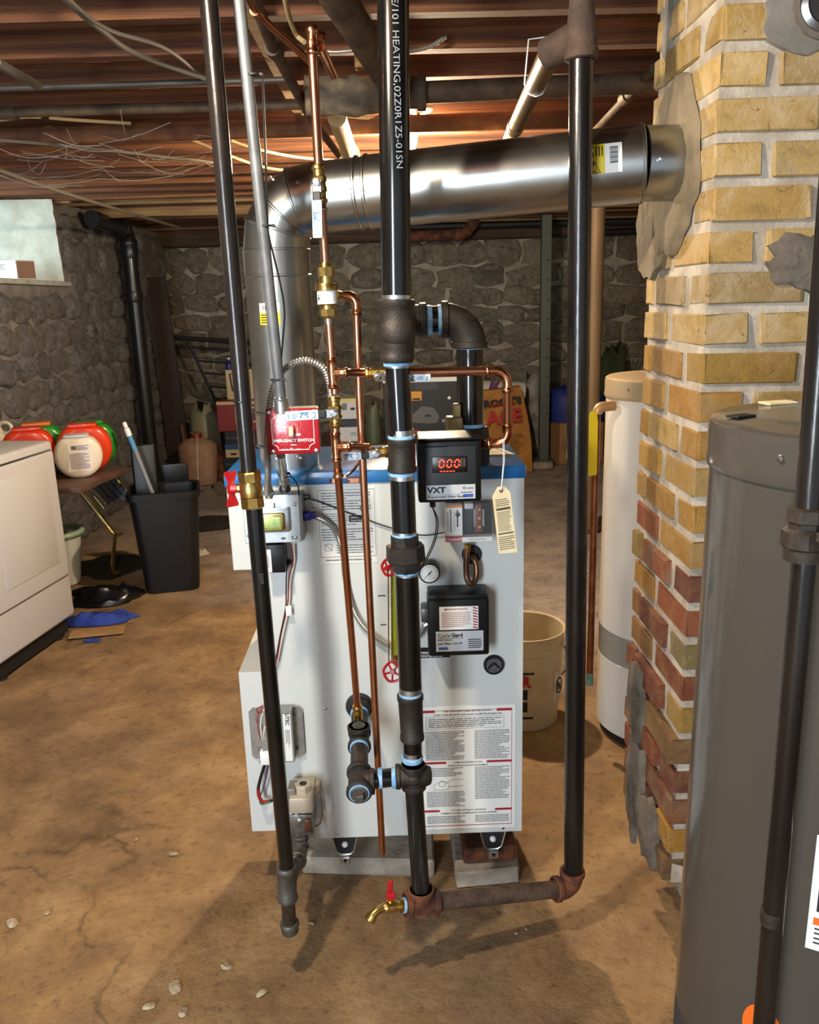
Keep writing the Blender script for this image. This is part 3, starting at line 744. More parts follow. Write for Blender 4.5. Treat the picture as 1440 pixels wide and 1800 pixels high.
# wires from the relay down to the ignition control
hw = thing('harness', 'thin red and black wires hanging down the boiler front from the relay', 'wire', P(508, 1000, 1.89))
wire(((513, 957, 1.88), (515, 985, 1.888), (508, 1020, 1.888), (505, 1065, 1.888), (494, 1115, 1.888), (486, 1165, 1.888), (470, 1235, 1.89)), .0016, m_wire_r, 'wire', hw)
wire(((515, 957, 1.88), (518, 985, 1.889), (511, 1020, 1.889), (508, 1065, 1.889), (497, 1118, 1.889), (488, 1165, 1.889)), .0016, m_wire_w, 'wire', hw)
wire(((509, 985, 1.887), (504, 1005, 1.887), (503, 1040, 1.887), (502, 1070, 1.887), (492, 1120, 1.887), (484, 1165, 1.887)), .0016, m_wire_k, 'wire', hw)
c = P(509, 987, 1.898); MB().lathe(c, -YA, [(0, .006), (.005, .006), (.007, .004), (.007, .001)], 16).build('bushing', m_blackm, hw)
mb, a, b = box_at(503, 1066, 512, 1083, 1.882, 1.894, .001); mb.build('connector', m_white, hw)
# thermostat lead: a coil of black wire beside the junction box and a run to the right
tl = thing('thermostat_lead', 'thin black wire looping from the junction box across the data plate', 'wire', P(560, 880, 1.88))
wire(((524, 872, 1.86), (526, 890, 1.86), (530, 900, 1.87), (534, 892, 1.875)), .0045, m_wire_k, 'splice', tl)
wire(((523, 868, 1.86), (520, 884, 1.865), (522, 898, 1.87), (528, 884, 1.88), (542, 876, 1.885), (545, 872, 1.885), (536, 870, 1.885), (526, 878, 1.885), (545, 877, 1.89), (590, 893, 1.893), (640, 912, 1.893), (690, 929, 1.893), (742, 941, 1.893), (782, 936, 1.89)), .0016, m_wire_k, 'wire', tl)
wire(((500, 840, 1.74), (512, 838, 1.80), (523, 852, 1.85), (526, 870, 1.86)), .0016, m_wire_k, 'wire', tl)

# gas valve at the lower left
gv = thing('gas_valve', 'beige gas valve at the lower left of the boiler', 'gas valve', P(536, 1470, 1.87))
mb, a, b = box_at(509, 1403, 549, 1432, 1.80, 1.90, .005); mb.build('body', m_gastan, gv)
c = V(((a.x+b.x)/2+.004, 1.838, b.z+.010)); mb = MB(); mb.lathe(c-V((0, 0, .012)), ZA, [(0, .023), (.018, .023), (.020, .020), (.020, .010), (.005, .009), (.005, .001)], 6, True, .3); mb.build('cap', m_gastan, gv, 30)
MB().lathe(c+V((0, 0, .0079)), ZA, [(0, .0095), (.0008, .0095)], 20).build('socket', m_blackm, gv)
mb, a, b = box_at(506, 1388, 519, 1402, 1.815, 1.86, .002); mb.build('flange', M('valve_flange', '8c877d', .4, .5), gv)
mb, a, b = box_at(548, 1380, 562, 1400, 1.87, 1.90, .004); mb.build('side_port', m_gastan, gv)
mb, a, b = box_at(511, 1432, 549, 1470, 1.815, 1.90, .003); mb.build('manifold_block', M('cast_aluminium', '8f8b84', .4, .8, col2='6f6a63', ns=50), gv)
mb = MB()
for px, py in ((512, 1428), (522, 1432), (533, 1426), (527, 1440)): mb.lathe(P(px, py, 1.815), V((-.1, -1, .4)), [(-.004, .007), (.006, .005), (.007, .003), (.009, .003)], 6)
mb.build_each('terminal', m_silver, gv, 30)
mb, a, b = box_at(536, 1441, 546, 1464, 1.808, 1.83, .003); mb.build('pressure_tap', M('tap_brown', '6b4a3a', .4, .6), gv)
wire(((549, 1432, 1.84), (552, 1410, 1.835), (556, 1392, 1.835), (563, 1395, 1.84), (566, 1420, 1.84), (564, 1445, 1.84), (552, 1454, 1.85)), .0018, m_steel, 'pilot_tube', gv)

# water feeder -----------------------------------------------------------
Yv = 1.70
mb, a, b = box_at(736, 772, 846, 885, Yv, 1.80, .006, 3)
vf = thing('water_feeder', 'black digital water feeder box showing 000 in red digits', 'controller', (a.x/2+b.x/2, 1.75, a.z)); mb.build('housing', m_black, vf)
mb, a0, b0 = box_at(734, 768, 848, 776, Yv-.004, 1.80, .004); mb.build('cover_rim', m_black, vf)
mb, a1, b1 = box_at(747, 783, 838, 880, Yv-.006, Yv+.004, .003); fp = mb.build('face', M('face_charcoal', '1b1e22', .5), vf)
mb, a2, b2 = box_at(760, 801, 822, 832, Yv-.0075, Yv, .002); ds = mb.build('display', M('display_glass', '16090b', .3), vf)
m_led = M('red_led', '400000', .4, emit='ff2a10', es=6)
def seg_digit(mb, c, w_, h_, t, segs):
    g = {'a': ((-w_, h_), (w_, h_)), 'g': ((-w_, 0), (w_, 0)), 'd': ((-w_, -h_), (w_, -h_)), 'f': ((-w_, h_), (-w_, 0)), 'b': ((w_, h_), (w_, 0)), 'e': ((-w_, 0), (-w_, -h_)), 'c': ((w_, 0), (w_, -h_))}
    for s_ in segs:
        (x0, z0), (x1, z1) = g[s_]; sh = .12
        p0, p1 = V((c.x+x0+z0*sh, c.y, c.z+z0)), V((c.x+x1+z1*sh, c.y, c.z+z1)); d = (p1-p0).normalized(); p0 += d*t*.7; p1 -= d*t*.7
        n_ = V((-d.z, 0, d.x))*t/2
        mb.quad(p0-n_, p1-n_, p1+n_, p0+n_)
mb = MB()
for i in range(3): seg_digit(mb, lp(a2, b2, .27+.215*i, .56)+V((0, -.001, 0)), .0046, .0078, .0024, 'abcdef')
for i in range(5): 
    c = lp(a2, b2, .25+.09*i, .10)+V((0, -.001, 0)); mb.quad(*[c+V((x, 0, z)) for x, z in ((-.002, -.0008), (.002, -.0008), (.002, .0008), (-.002, .0008))])
mb.build('digits', m_led, ds, 0, label='glowing red digits 000')
mb = MB()
for i in range(2): mb.box2(lp(a2, b2, .80+.08*i, .35)+V((0, -.0008, 0)), lp(a2, b2, .85+.08*i, .85))
mb.build_each('indicator_window', M('indicator', '4a4034', .3), ds, 0)
mb, a3, b3 = box_at(750, 851, 836, 879, Yv-.0072, Yv, .0008); sl = mb.build('silver_label', m_silver, vf, 0, label='silver label lettered VXT')
text('VXT', .0175, lp(a3, b3, .02, .64), XA, ZA, m_ink, sl, align='LEFT', bold=.045, shear=.0, sx=1.15)
text('Programmable Water Feeder', .0068, lp(a3, b3, .02, .19), XA, ZA, m_ink, sl, align='LEFT', shear=.3, bold=.02)
mb = MB(); print_lines(mb, lp(a3, b3, .70, .42), XA, ZA, (b3.x-a3.x)*.26, .003, 1, .5, .1, .4, rnd=LR); mb.tube([lp(a3, b3, .77+.022*math.cos(t_), .78+.08*math.sin(t_))+V((0, -.0006, 0)) for t_ in [i*PI/6 for i in range(12)]], .0005, 4, True, True); print_lines(mb, lp(a3, b3, .82, .70), XA, ZA, (b3.x-a3.x)*.14, .003, 1, .5, .2, .5, rnd=LR); mb.build('small_print', m_ink, sl, 0)
mb = MB().box2(lp(a3, b3, .75, .12)+V((0, -.0006, 0)), lp(a3, b3, .95, .34)); bl = mb.build('blue_patch', M('logo_blue', '33509c', .4), sl, 0)
mb = MB().box2(lp(a3, b3, .02, .33)+V((0, -.0005, 0)), lp(a3, b3, .70, .345)); mb.build('rule', m_ink, sl, 0)
mb, a, b = box_at(756, 884, 766, 893, 1.74, 1.76, .003); mb.build('cable_gland', m_blackm, vf)
for dx in (0, 1):
    wire(((760, 890, 1.75), (767+3*dx, 915, 1.75), (764+3*dx, 945, 1.75), (752+3*dx, 975, 1.75), (740+2*dx, 996, 1.76), (730, 1003, 1.80)), .0014, M('wire_brown', '38221a', .5), 'feeder_wire', vf)
# pressure control ------------------------------------------------------
Yp = 1.815
mb, a, b = box_at(781, 884, 868, 955, Yp, 1.885, .003)
pc = thing('pressure_control', 'pressure control with clear cover and red label under the water feeder', 'pressure control', (a.x/2+b.x/2, 1.85, a.z))
m_clear = M('clear_plastic', 'e6ebee', .08, alpha=.08)
mb.build('clear_cover', m_clear, pc)
mb, a, b = box_at(786, 886, 865, 952, Yp+.035, 1.897, .002); mb.build('base', m_black, pc)
mb, a1, b1 = box_at(784, 888, 813, 943, Yp+.008, Yp+.036, .002); sp = mb.build('scale_plate', m_paper, pc)
mb = MB()
for fx, z0, z1, w_ in ((.30, .12, .88, .0022), (.70, .30, .85, .0034)): mb.box2(lp(a1, b1, fx, z0)+V((-w_/2, -.0008, 0)), lp(a1, b1, fx, z1)+V((w_/2, 0, 0)))
for i in range(10):
    for fx in (.14, .52): mb.box(lp(a1, b1, fx, .2+.065*i)+V((0, -.0004, 0)), (.004, .0008, .0009))
mb.sph(lp(a1, b1, .72, .70)+V((0, -.001, 0)), .0055, (1, .3, 1)); mb.build('scale_print', m_ink, sp, 0)
mb = MB().box2(lp(a1, b1, .0, .93)+V((0, -.001, 0)), lp(a1, b1, 1.0, 1.0)); mb.build('orange_strip', M('orange_label', 'd9731c', .5), sp, 0)
mb, a2, b2 = box_at(836, 888, 848, 936, Yp+.015, Yp+.036, .001); tb = mb.build('terminal_block', M('terminal_red', '6b2a22', .5), pc)
for i in range(3): MB().lathe(P(842, 895+15*i, Yp+.015), -YA, [(0, .0055), (.004, .0055), (.006, .004), (.006, .001)], 12).build('terminal_screw', m_brass, tb)
mb = MB()
for px in (834.5, 849.5): mb.box2(P(px-1, 925, Yp+.02), P(px+1, 893, Yp+.03))
for py in (906, 925): mb.box2(P(833, py+1, Yp+.016), P(851, py-1, Yp+.02))
mb.build('terminal_frame', m_steel, pc, 0)
mb, a3, b3 = box_at(817, 885, 832, 895, Yp+.012, Yp+.036, .001); mb.build('latch_plate', m_silver, pc)
wire(((838, 930, Yp+.016), (836, 938, Yp+.02), (839, 945, Yp+.02)), .002, m_wire_r, 'wire', pc)
mb, a4, b4 = box_at(784, 943, 812, 953, Yp+.004, Yp+.03, .001); rlb = mb.build('red_label', M('brand_red', 'b3202a', .45), pc, 0)
text('Honeywell', .0075, lp(a4, b4, .5, .48), XA, ZA, m_white, rlb, bold=.02)
mb, a5, b5 = box_at(812, 943, 866, 953, Yp+.004, Yp+.03, .001); wlb = mb.build('white_label', m_paper, pc, 0)
text('PRESSURETROL', .0062, lp(a5, b5, .5, .48), XA, ZA, m_inkg, wlb)
# pigtail siphon
pg = thing('pigtail_siphon', 'bronze brown pigtail siphon loop below the pressure control', 'pipe', P(825, 1030, 1.86))
m_bronze = M('pigtail_bronze', '5c4232', .32, .8, col2='755642', ns=30)
L = [P(821, 966, 1.86), P(820, 985, 1.86), P(820, 1006, 1.86), P(822, 1019, 1.858), P(828, 1026, 1.857), P(835, 1021, 1.862), P(838, 1008, 1.868), P(837, 992, 1.874), P(832, 979, 1.884), P(829, 974, 1.91)]
MB().tube(spline(L, 8), .0074, 14).build('loop', m_bronze, pg)
MB().lathe(P(822, 969, 1.86), ZA, [(0, .0085), (.016, .0085), (.018, .0075)], 6).build('nut', m_brass, pg, 30)
# manila tag hanging from the copper elbow
tg = thing('manila_tag', 'cream paper tag hanging on a string beside the pressure control', 'tag', P(886, 970, 1.70))
ta, tb_ = P(886, 853, 1.70), P(886, 972, 1.705); hw_ = .0165
mb = MB(); poly = [(-.019, -.074), (-.0205, .055), (-.008, .073), (.008, .074), (.0195, .058), (.0225, -.078)]
rot = Matrix.Rotation(math.radians(-5.5), 3, 'Y') @ Matrix.Rotation(math.radians(8), 3, 'Z')
tc_ = (ta+tb_)/2; ux, uz = rot @ XA, rot @ ZA
mb.prism(poly, tc_, ux, uz, .0008); tgp = mb.build('card', m_cream, tg, 0)
mb = MB()
for x0, z0, ww, hh in ((-.015, .022, .031, .005), (-.016, -.032, .034, .003)):
    mb.quad(*[tc_+ux*x+uz*z-rot @ YA*.0016 for x, z in ((x0, z0), (x0+ww, z0), (x0+ww, z0+hh), (x0, z0+hh))])
print_lines(mb, tc_+ux*-.015+uz*-.026, ux, uz, .031, .045, 14, .3, .1, .5, rnd=LR, depth=.0015); print_lines(mb, tc_+ux*-.015+uz*.03, ux, uz, .03, .018, 4, .3, .1, .4, rnd=LR, depth=.0015); print_lines(mb, tc_+ux*-.016+uz*-.068, ux, uz, .035, .032, 7, .3, .1, .5, rnd=LR, depth=.0015)
mb.build('small_print', M('tag_ink', '50473a', .7), tgp, 0)
MB().lathe(tc_+uz*.064-(rot @ YA)*.0004, -(rot @ YA), [(0, .0042), (.0006, .0042), (.0006, .002)], 14).build('eyelet', M('eyelet_brown', '5b3a28', .6), tgp)
MB().tube([P(886.5, 772, 1.66), P(887, 810, 1.685), tc_+uz*.064-YA*.002], .0008, 6).build('string', m_white, tg)
MB().tube([P(884, 772, 1.665), P(885, 810, 1.688), tc_+uz*.064-YA*.001], .0008, 6).build('string', m_white, tg)
# pressure gauge
gc = P(755, 1008, 1.86)
ga = thing('pressure_gauge', 'round pressure gauge with white dial beside the black column', 'gauge', gc-V((0, 0, .026)))
MB().lathe(gc+V((0, .04, 0)), -YA, [(0, .010), (.012, .010), (.012, .0262), (.038, .0262), (.042, .0245), (.042, .022), (.040, .0218), (.040, .001)], 36).build('case', m_black, ga)
MB().lathe(gc+V((0, -.0002, 0)), -YA, [(0, .0218), (.0006, .0218), (.0006, .001)], 32).build('dial', m_paper, ga)
mb = MB()
for i in range(21):
    an = math.radians(-45+13.5*i); c_, s_ = math.cos(an), math.sin(an)
    mb.tube([gc+V((c_*.0165, -.001, s_*.0165)), gc+V((c_*.0195, -.001, s_*.0195))], .0004 if i % 5 else .0007, 4)
an = math.radians(225); d = V((math.cos(an), 0, math.sin(an)))
mb.tube([gc-d*.008+V((0, -.0016, 0)), gc+d*.016+V((0, -.0016, 0))], [.0014, .0004], 5); mb.sph(gc+V((0, -.0015, 0)), .0022)
mb.build('needle', m_ink, ga, 0)
text('PSI', .004, gc+V((.001, -.0008, -.006)), XA, ZA, m_ink, ga); text('8  10', .004, gc+V((.005, -.0008, -.011)), XA, ZA, m_ink, ga)
# low water cut-off ---------------------------------------------------
mb, a, b = box_at(754, 1050, 860, 1155, 1.83, 1.899, .006, 3)
lw = thing('low_water_cutoff', 'black low water cut-off box lettered CycleGard on the boiler front', 'controller', (a.x/2+b.x/2, 1.865, a.z)); mb.build('housing', m_black, lw)
mb, a0, b0 = box_at(753, 1044, 858, 1058, 1.826, 1.899, .004, 2); mb.build('top_flange', m_black, lw)
MB().lathe(P(805, 1046, 1.84), ZA, [(0, .004), (.003, .004), (.005, .002)], 10).build('screw', m_steel, lw)
mb, a1, b1 = box_at(773, 1065, 841, 1108, 1.8292, 1.832, .0003, 1); wl = mb.build('notice_label', m_paper, lw, 0, label='white notice label with red stripes')
text('IMPORTANT NOTICE', .0058, lp(a1, b1, .42, .89), XA, ZA, m_red, wl, bold=.02)
mb = MB(); print_lines(mb, lp(a1, b1, .05, .12), XA, ZA, (b1.x-a1.x)*.76, (b1.z-a1.z)*.66, 8, .36, .05, .2, rnd=LR); mb.build('small_print', M('ink_redbrown', 'b0807a', .6), wl, 0)
mb = MB()
for i in range(8):
    z0 = .02+i*.12
    mb.quad(*[lp(a1, b1, x, z)+V((0, -.0006, 0)) for x, z in ((.86, min(z0+.06, .98)), (.98, z0), (.98, min(z0+.055, .98)), (.86, min(z0+.115, .98)))])
mb.build_each('red_stripe', m_red, wl, 0)
mb, a2, b2 = box_at(767, 1108, 850, 1146, 1.8288, 1.832, .0003, 1); sl = mb.build('silver_label', m_silver, lw, 0, label='silver label lettered CycleGard')
t1 = text('Cycle', .0135, lp(a2, b2, .03, .80), XA, ZA, m_ink, sl, align='LEFT'); text('Gard', .0135, lp(a2, b2, .32, .80), XA, ZA, m_ink, sl, align='LEFT', bold=.04)
text('Low Water Cut-Off', .0072, lp(a2, b2, .03, .40), XA, ZA, m_ink, sl, align='LEFT', shear=.3, bold=.02)
text('MODEL CG400-2090', .004, lp(a2, b2, .03, .57), XA, ZA, m_ink, sl, align='LEFT', bold=.02)
mb = MB(); print_lines(mb, lp(a2, b2, .68, .12), XA, ZA, (b2.x-a2.x)*.28, (b2.z-a2.z)*.5, 5, .45, .1, .4, rnd=LR)
mb.box2(lp(a2, b2, .03, .64)+V((0, -.0005, 0)), lp(a2, b2, .58, .655)); mb.build('small_print', m_ink, sl, 0)
MB().box2(lp(a2, b2, .05, .10)+V((0, -.0006, 0)), lp(a2, b2, .25, .22)).build('blue_patch', MATS['logo_blue'], sl, 0)
mb, a3, b3 = box_at(741, 1070, 756, 1095, 1.85, 1.895, .003); mb.build('connector', M('connector_steel', '5c5b58', .4, .8), lw)
MB().tube(spline([P(752, 1096, 1.87), P(745, 1102, 1.87), P(737, 1118, 1.87), P(730, 1124, 1.86)], 8), .006, 8).build('cable_stub', m_armour, lw)
# sight glass -----------------------------------------------------------
sg = thing('sight_glass', 'glass water gauge with two red handwheels behind the black column', 'gauge', P(692, 1180, 1.80))
m_tube = M('gauge_glass', 'e9f2c8', .03, trans=1.0)
MB().cyl(P(694, 1150, 1.80), P(692, 1004, 1.80), .0075, None, 16).build('glass_tube', M('gauge_glass_water', 'b9c23c', .06, trans=.6), sg)
mb = MB()
for px in (683.5, 689): mb.cyl(P(px, 1165, 1.785), P(px-1, 1002, 1.785), .0016, None, 8)
mb.build_each('guard_rod', m_brass, sg)
for py, dx in ((1000, 0), (1158, 4)):
    mb = MB(); c = P(693+dx, py, 1.80); mb.lathe(c-V((0, 0, .012)), ZA, [(0, .010), (.024, .010)], 6); mb.cyl(c, c+V((0, .1, 0)), .009, None, 14); mb.cyl(c, c+V((0, -.03, 0)), .006, None, 12); mb.build_each('gauge_cock', m_brass, sg, 30)
def handwheel(c, d, R, parent):
    u, v, d = frame(d); mb = MB(); n = 40
    ring = [c + (u*math.cos(2*PI*i/n)+v*math.sin(2*PI*i/n))*R*(1-.07*abs(math.sin(2.5*2*PI*i/n))) for i in range(n)]
    mb.tube(ring, .0032, 8, True, True)
    for k in range(5):
        a_ = 2*PI*k/5+.3; mb.tube([c+d*.004, c+(u*math.cos(a_)+v*math.sin(a_))*R*.97], .0026, 6)
    mb.lathe(c-d*.003, d, [(0, .007), (.012, .006)], 10); return mb.build('handwheel', m_redp, parent)
handwheel(P(683, 998, 1.775), V((-.6, -.8, .1)), .019, sg)
handwheel(P(691, 1181, 1.765), V((-.25, -.9, .35)), .0235, sg)

# ================================================================== PIPES ROUND THE BOILER
m_galvf = M('galvanised_flue', 'a5a7a5', .27, 1.0, col2='b4b5b1', ns=7, lo=.3, hi=.7, rough2=.33)
m_emt = M('grey_conduit', '5d6064', .5, .4, col2='6e7175', ns=20)
m_yellow = M('label_yellow', 'dcc21c', .5)
def ext(a, b, z): return a + (b-a)*((z-a.z)/(b.z-a.z))
def tape(mb, p, d, L, r, n=24): mb.lathe(p, d, [(0, r), (L*.5, r*1.03), (L, r*.99)], n)
def cyl_text(s, size, p_top, r, mat, parent, bold=.0, phi=0.0, length=None):
    """lettering that runs down a vertical pipe, wrapped on its surface; p_top on the axis"""
    ob = text(s, size, V((0, 0, 0)), -ZA, XA, mat, None, align='LEFT', bold=bold)
    org = ORG[parent]; k = 1.0
    if length: k = length/max(1e-6, -min(v.co.z for v in ob.data.vertices))
    for v in ob.data.vertices:
        a = v.co.x/r + phi; v.co = p_top + V((math.sin(a)*(r+.0004), -math.cos(a)*(r+.0004), v.co.z*k)) - org
    ob.parent = parent; ORG[ob] = org; return ob
# ---- gas line -----------------------------------------------------------
G = lambda x, y: at(x, y, 1.62)
gl = thing('gas_line', 'tall black gas pipe with red-handled brass valve at the boiler left', 'pipe', G(510, 1645))
a, b = G(367, 0), G(438, 832); cyl_part('upper_pipe', ext(b, a, 2.46), b, .0165, m_pipe_worn, gl, 24, label='worn dark upper pipe')
mb = MB(); mb.lathe(G(425, 704), (b-a), [(0, .0168), (.002, .0172), (.003, .0168)], 24); mb.build('joint_ring', m_pipe_worn, gl)
a, b = G(447, 893), G(504.5, 1528); d = (b-a).normalized()
cyl_part('lower_pipe', a, b, .0172, m_pipe, gl, 24, label='glossy black lower pipe')
MB().cyl(a-d*.01, a+d*.012, .0168, None, 24).build('bare_thread', m_galv, gl)
cyl_text('5099', .012, G(461, 1003)+V((0, 0, 0)), .0174, M('stamp_grey', '4a4b4d', .5), gl)
vt, vb = G(437.5, 828), G(445, 892); d = (vb-vt).normalized(); L = (vb-vt).length
mb = MB(); mb.lathe(vt, d, [(0, .0225), (.003, .0245), (L*.27, .0245), (L*.28, .022)], 8, True, .2); mb.lathe(vt, d, [(L*.28, .0205), (L*.4, .0232), (L*.55, .0235), (L*.68, .0225), (L*.69, .0205)], 24); mb.lathe(vt, d, [(L*.69, .0225), (L*.7, .0245), (L*.97, .0245), (L, .0225)], 8, True, .2)
gvv = mb.build('valve_body', m_brass, gl, 30, label='brass gas valve body')
c = vt+d*L*.47
MB().lathe(c, -XA, [(.018, .009), (.026, .009), (.027, .006), (.036, .006)], 12).build('stem', m_brass, gl)
mb = MB(); hx = c.x-.040; pr = []
for z, w_ in ((.036, .012), (.030, .0125), (.012, .006), (.006, .009), (-.006, .009), (-.012, .006), (-.030, .0125), (-.036, .012)): pr.append((z, w_))
poly = [(w_, z) for z, w_ in pr] + [(-w_, z) for z, w_ in pr[::-1]]
rotz = Matrix.Rotation(math.radians(38), 3, 'Z')
mb.prism(poly, V((hx, c.y, c.z)), rotz @ XA, ZA, .004); mb.lathe((hx+.012, c.y, c.z), -XA, [(0, .009), (.012, .009)], 12)
mb.build('handle', m_redp, gl, 30, label='red butterfly handle')
# bottom tee, drip leg and the swing to the gas valve
a, b = G(503, 1522), G(506, 1582); d = (b-a).normalized(); L = (b-a).length
m_ironl = M('grey_iron_fitting', '56534f', .5, .6, col2='6a6661', ns=30, bump=.3, bs=200)
mb = MB(); mb.lathe(a, d, [(0, .0215), (.004, .0235), (.012, .0235), (.014, .0222), (L-.014, .0222), (L-.012, .0235), (L-.003, .0235), (L, .021)], 24); mb.cyl((a+b)/2, (a+b)/2+V((.01, .05, .012)), .020, None, 20)
mb.build('drip_tee', m_ironl, gl)
a2 = G(509, 1622); cyl_part('drip_nipple', b, a2, .0163, M('pipe_steel_worn', '4a3f39', .35, .7, col2='6b6058', ns=20), gl)
d2 = (G(511, 1650)-a2).normalized()
MB().lathe(a2-d2*.003, d2, [(0, .0205), (.003, .0225), (.010, .0225), (.012, .0208), (.026, .0200), (.030, .017), (.031, .001)], 24).build('drip_cap', m_ironl, gl)
tc0 = G(504, 1550)
gb = thing('gas_branch', 'grey iron nipple and elbow joining the gas line to the gas valve', 'pipe', tc0)
p1 = V((tc0.x+.008, 1.70, tc0.z+.012)); p2 = P(525, 1492, 1.80); p3 = P(527, 1466, 1.83)
cyl_part('nipple', tc0+V((.006, .045, .008)), V((p2.x, p2.y-.02, p2.z-.03)), .0155, m_ironl, gb)
mb = MB(); elbow(mb, V((p2.x, p2.y, p2.z-.025)), V((tc0.x-p2.x, tc0.y-p2.y, tc0.z-p2.z+.02)), p3-p2, .0195, .034, .023, .010); mb.build('elbow', m_ironl, gb)
MB().lathe(p3-V((0, 0, .02)), ZA, [(0, .021), (.018, .023), (.02, .02), (.026, .02), (.028, .023), (.042, .023)], 8).build('union_nut', m_ironl, gb, 30)

# ---- black steam column (equalizer) --------------------------------------
YC = 1.62
C_ = lambda x, y: at(x, y, YC)
cl = thing('steam_column', 'thick black steam column with iron fittings in front of the boiler', 'pipe', C_(740, 1562))
a, b = C_(691, 0), C_(697, 528)
up_ = cyl_part('upper_pipe', ext(b, a, 2.46), b, .0283, m_pipe, cl, 32, label='glossy black upper pipe with white lettering')
pt = C_(691.5, -12)
cyl_text('DE/101 HEATING,02Z0R1Z5-01SN', .0165, V((pt.x, pt.y, pt.z)), .0284, M('stencil_grey', '6f7a84', .6), cl, phi=.05, length=(C_(691, -12)-C_(694.5, 300)).length)
MB().cyl(C_(697, 519), C_(697, 530), .0286, None, 32).build('bare_thread', m_galv, cl)
# tee with its branch to the back
t0, t1 = C_(697, 526), C_(698, 637); tcn = C_(697.5, 581); d = (t1-t0).normalized(); L = (t1-t0).length
mb = MB(); mb.lathe(t0, d, [(0, .0325), (.002, .0357), (.012, .0357), (.014, .0335), (L*.3, .0340), (L*.48, .0365), (L*.62, .0365), (L*.78, .0335), (L-.016, .0315), (L-.014, .0330), (L-.003, .0330), (L, .030)], 36)
mb.sph(tcn+V((0, -.006, -.002)), .0372, (1, .95, 1.05), 32, 20); mb.cyl(tcn, tcn+V((0, .13, 0)), .034, None, 28)
mb.build('tee', m_iron, cl, 50)
# blue sealant rings and pipes down the column
mb = MB(); tape(mb, C_(698, 635), -ZA, .0085, .0268, 28); tape(mb, C_(706, 765), -ZA, .0085, .0270, 28); tape(mb, C_(706.5, 827), -ZA, .0095, .0265, 28); tape(mb, C_(711, 937), -ZA, .006, .0262); tape(mb, C_(715, 1003), -ZA, .005, .0262); tape(mb, C_(722, 1216), -ZA, .013, .0252, 28); tape(mb, C_(725, 1328), -ZA, .012, .0232, 28)
mb.build_each('thread_sealant', m_tape, cl, label='pale blue thread sealant rings')
for (p, q, r) in (((698, 643), (705, 765), .0250), ((707, 838), (711, 937), .0248), ((715, 1005), (722, 1216), .0246), ((725, 1296), (726, 1330), .0205)):
    cyl_part('pipe', C_(*p), C_(*q), r, m_pipe, cl, 28)
mb = MB()
for (p, q, r) in (((698, 641), (698, 646), .0254), ((705, 755), (705.5, 766), .0253), ((707, 834), (707, 842), .0252), ((711, 933), (711, 939), .0252), ((715, 1002), (715, 1010), .0252), ((722, 1207), (722, 1217), .0250), ((725, 1320), (725, 1329), .021)): mb.cyl(C_(*p), C_(*q), r, None, 28)
mb.build_each('bare_thread', m_galv, cl)
def coupling(px0, py0, px1, py1, r0, r1, bd=1.06, bl=.010):
    a, b = C_(px0, py0), C_(px1, py1); d = (b-a).normalized(); L = (b-a).length
    return MB().lathe(a, d, [(0, r0*bd*.95), (.002, r0*bd), (bl, r0*bd), (bl+.003, r0), (L-bl-.003, r1), (L-bl, r1*bd), (L-.002, r1*bd), (L, r1*bd*.93)], 32).build('coupling', m_iron, cl)
coupling(706, 770, 707, 829, .0272, .0280)
coupling(721, 1220, 725, 1300, .0268, .0250, 1.07, .012)
a, b = C_(711, 939), C_(715, 1004); d = (b-a).normalized(); L = (b-a).length
mb = MB(); mb.lathe(a, d, [(0, .0262), (.002, .0285), (L*.30, .0290)], 8); mb.lathe(a, d, [(L*.27, .034), (L*.30, .0400), (L*.68, .0415), (L*.72, .039)], 8, True, .2); mb.lathe(a, d, [(L*.70, .0300), (L*.72, .0302), (L-.002, .0295), (L, .027)], 8, True, .1)
mb.build('union', m_iron, cl, 30)
# lower tee / elbow and the pipe down to the floor
ec = C_(727, 1364)
mb = MB(); tee(mb, ec, ZA, -XA, .0245, .030, .0278, .011, LB=.040); mb.lathe(ec+V((.0, 0, 0)), V((1, .2, -.1)), [(0, .026), (.018, .0255), (.030, .0235), (.038, .020), (.040, .001)], 8); mb.sph(ec, .0268)
mb.build('lower_tee', m_iron, cl, 45)
b = C_(740, 1566)
cyl_part('tail_pipe', ec-V((0, 0, .02)), b, .0205, M('scratched_pipe', '161616', .4, .2, col2='4a4845', ns=7, lo=.5, hi=.78, stretch=(26, 26, 1.2)), cl, 24, label='scratched black tail pipe')
# ---- return header: black nipple, plug tee and horizontal run into the boiler
rt = thing('return_tee_run', 'iron pipe run with plugged tee entering the boiler through the round black collar', 'pipe', C_(620, 1390))
zr = P(632, 1240).z; xr = P(632, 1240).x
tq = V((C_(632, 1366).x, 1.605, ec.z))
xr2 = tq.x
cyl_part('cross_nipple', V((ec.x-.036, YC, ec.z)), V((tq.x+.02, tq.y+.005, tq.z)), .0205, m_pipe, rt)
mb = MB()
for x in (.0385, .069): mb.lathe((ec.x-x, YC-.004, ec.z), -XA, [(0, .0226), (.004, .0234), (.010, .0222)], 24)
hd = V((xr-tq.x, 1.9-tq.y, zr-tq.z)).normalized()
mb.lathe(tq-hd*.037, -hd, [(0, .0225), (.004, .0225)], 24); mb.lathe(tq+hd*.122, -hd, [(0, .0228), (.006, .0226)], 24); mb.lathe(tq+hd*.262, -hd, [(0, .0228), (.006, .0226)], 24)
mb.build_each('thread_sealant', m_tape, rt)
hd = V((xr-tq.x, 1.9-tq.y, zr-tq.z)).normalized()
mb = MB(); tee(mb, tq, hd, XA, .0245, .038, .0285, .011, LB=.034); mb.build('plug_tee', m_iron, rt, 45)
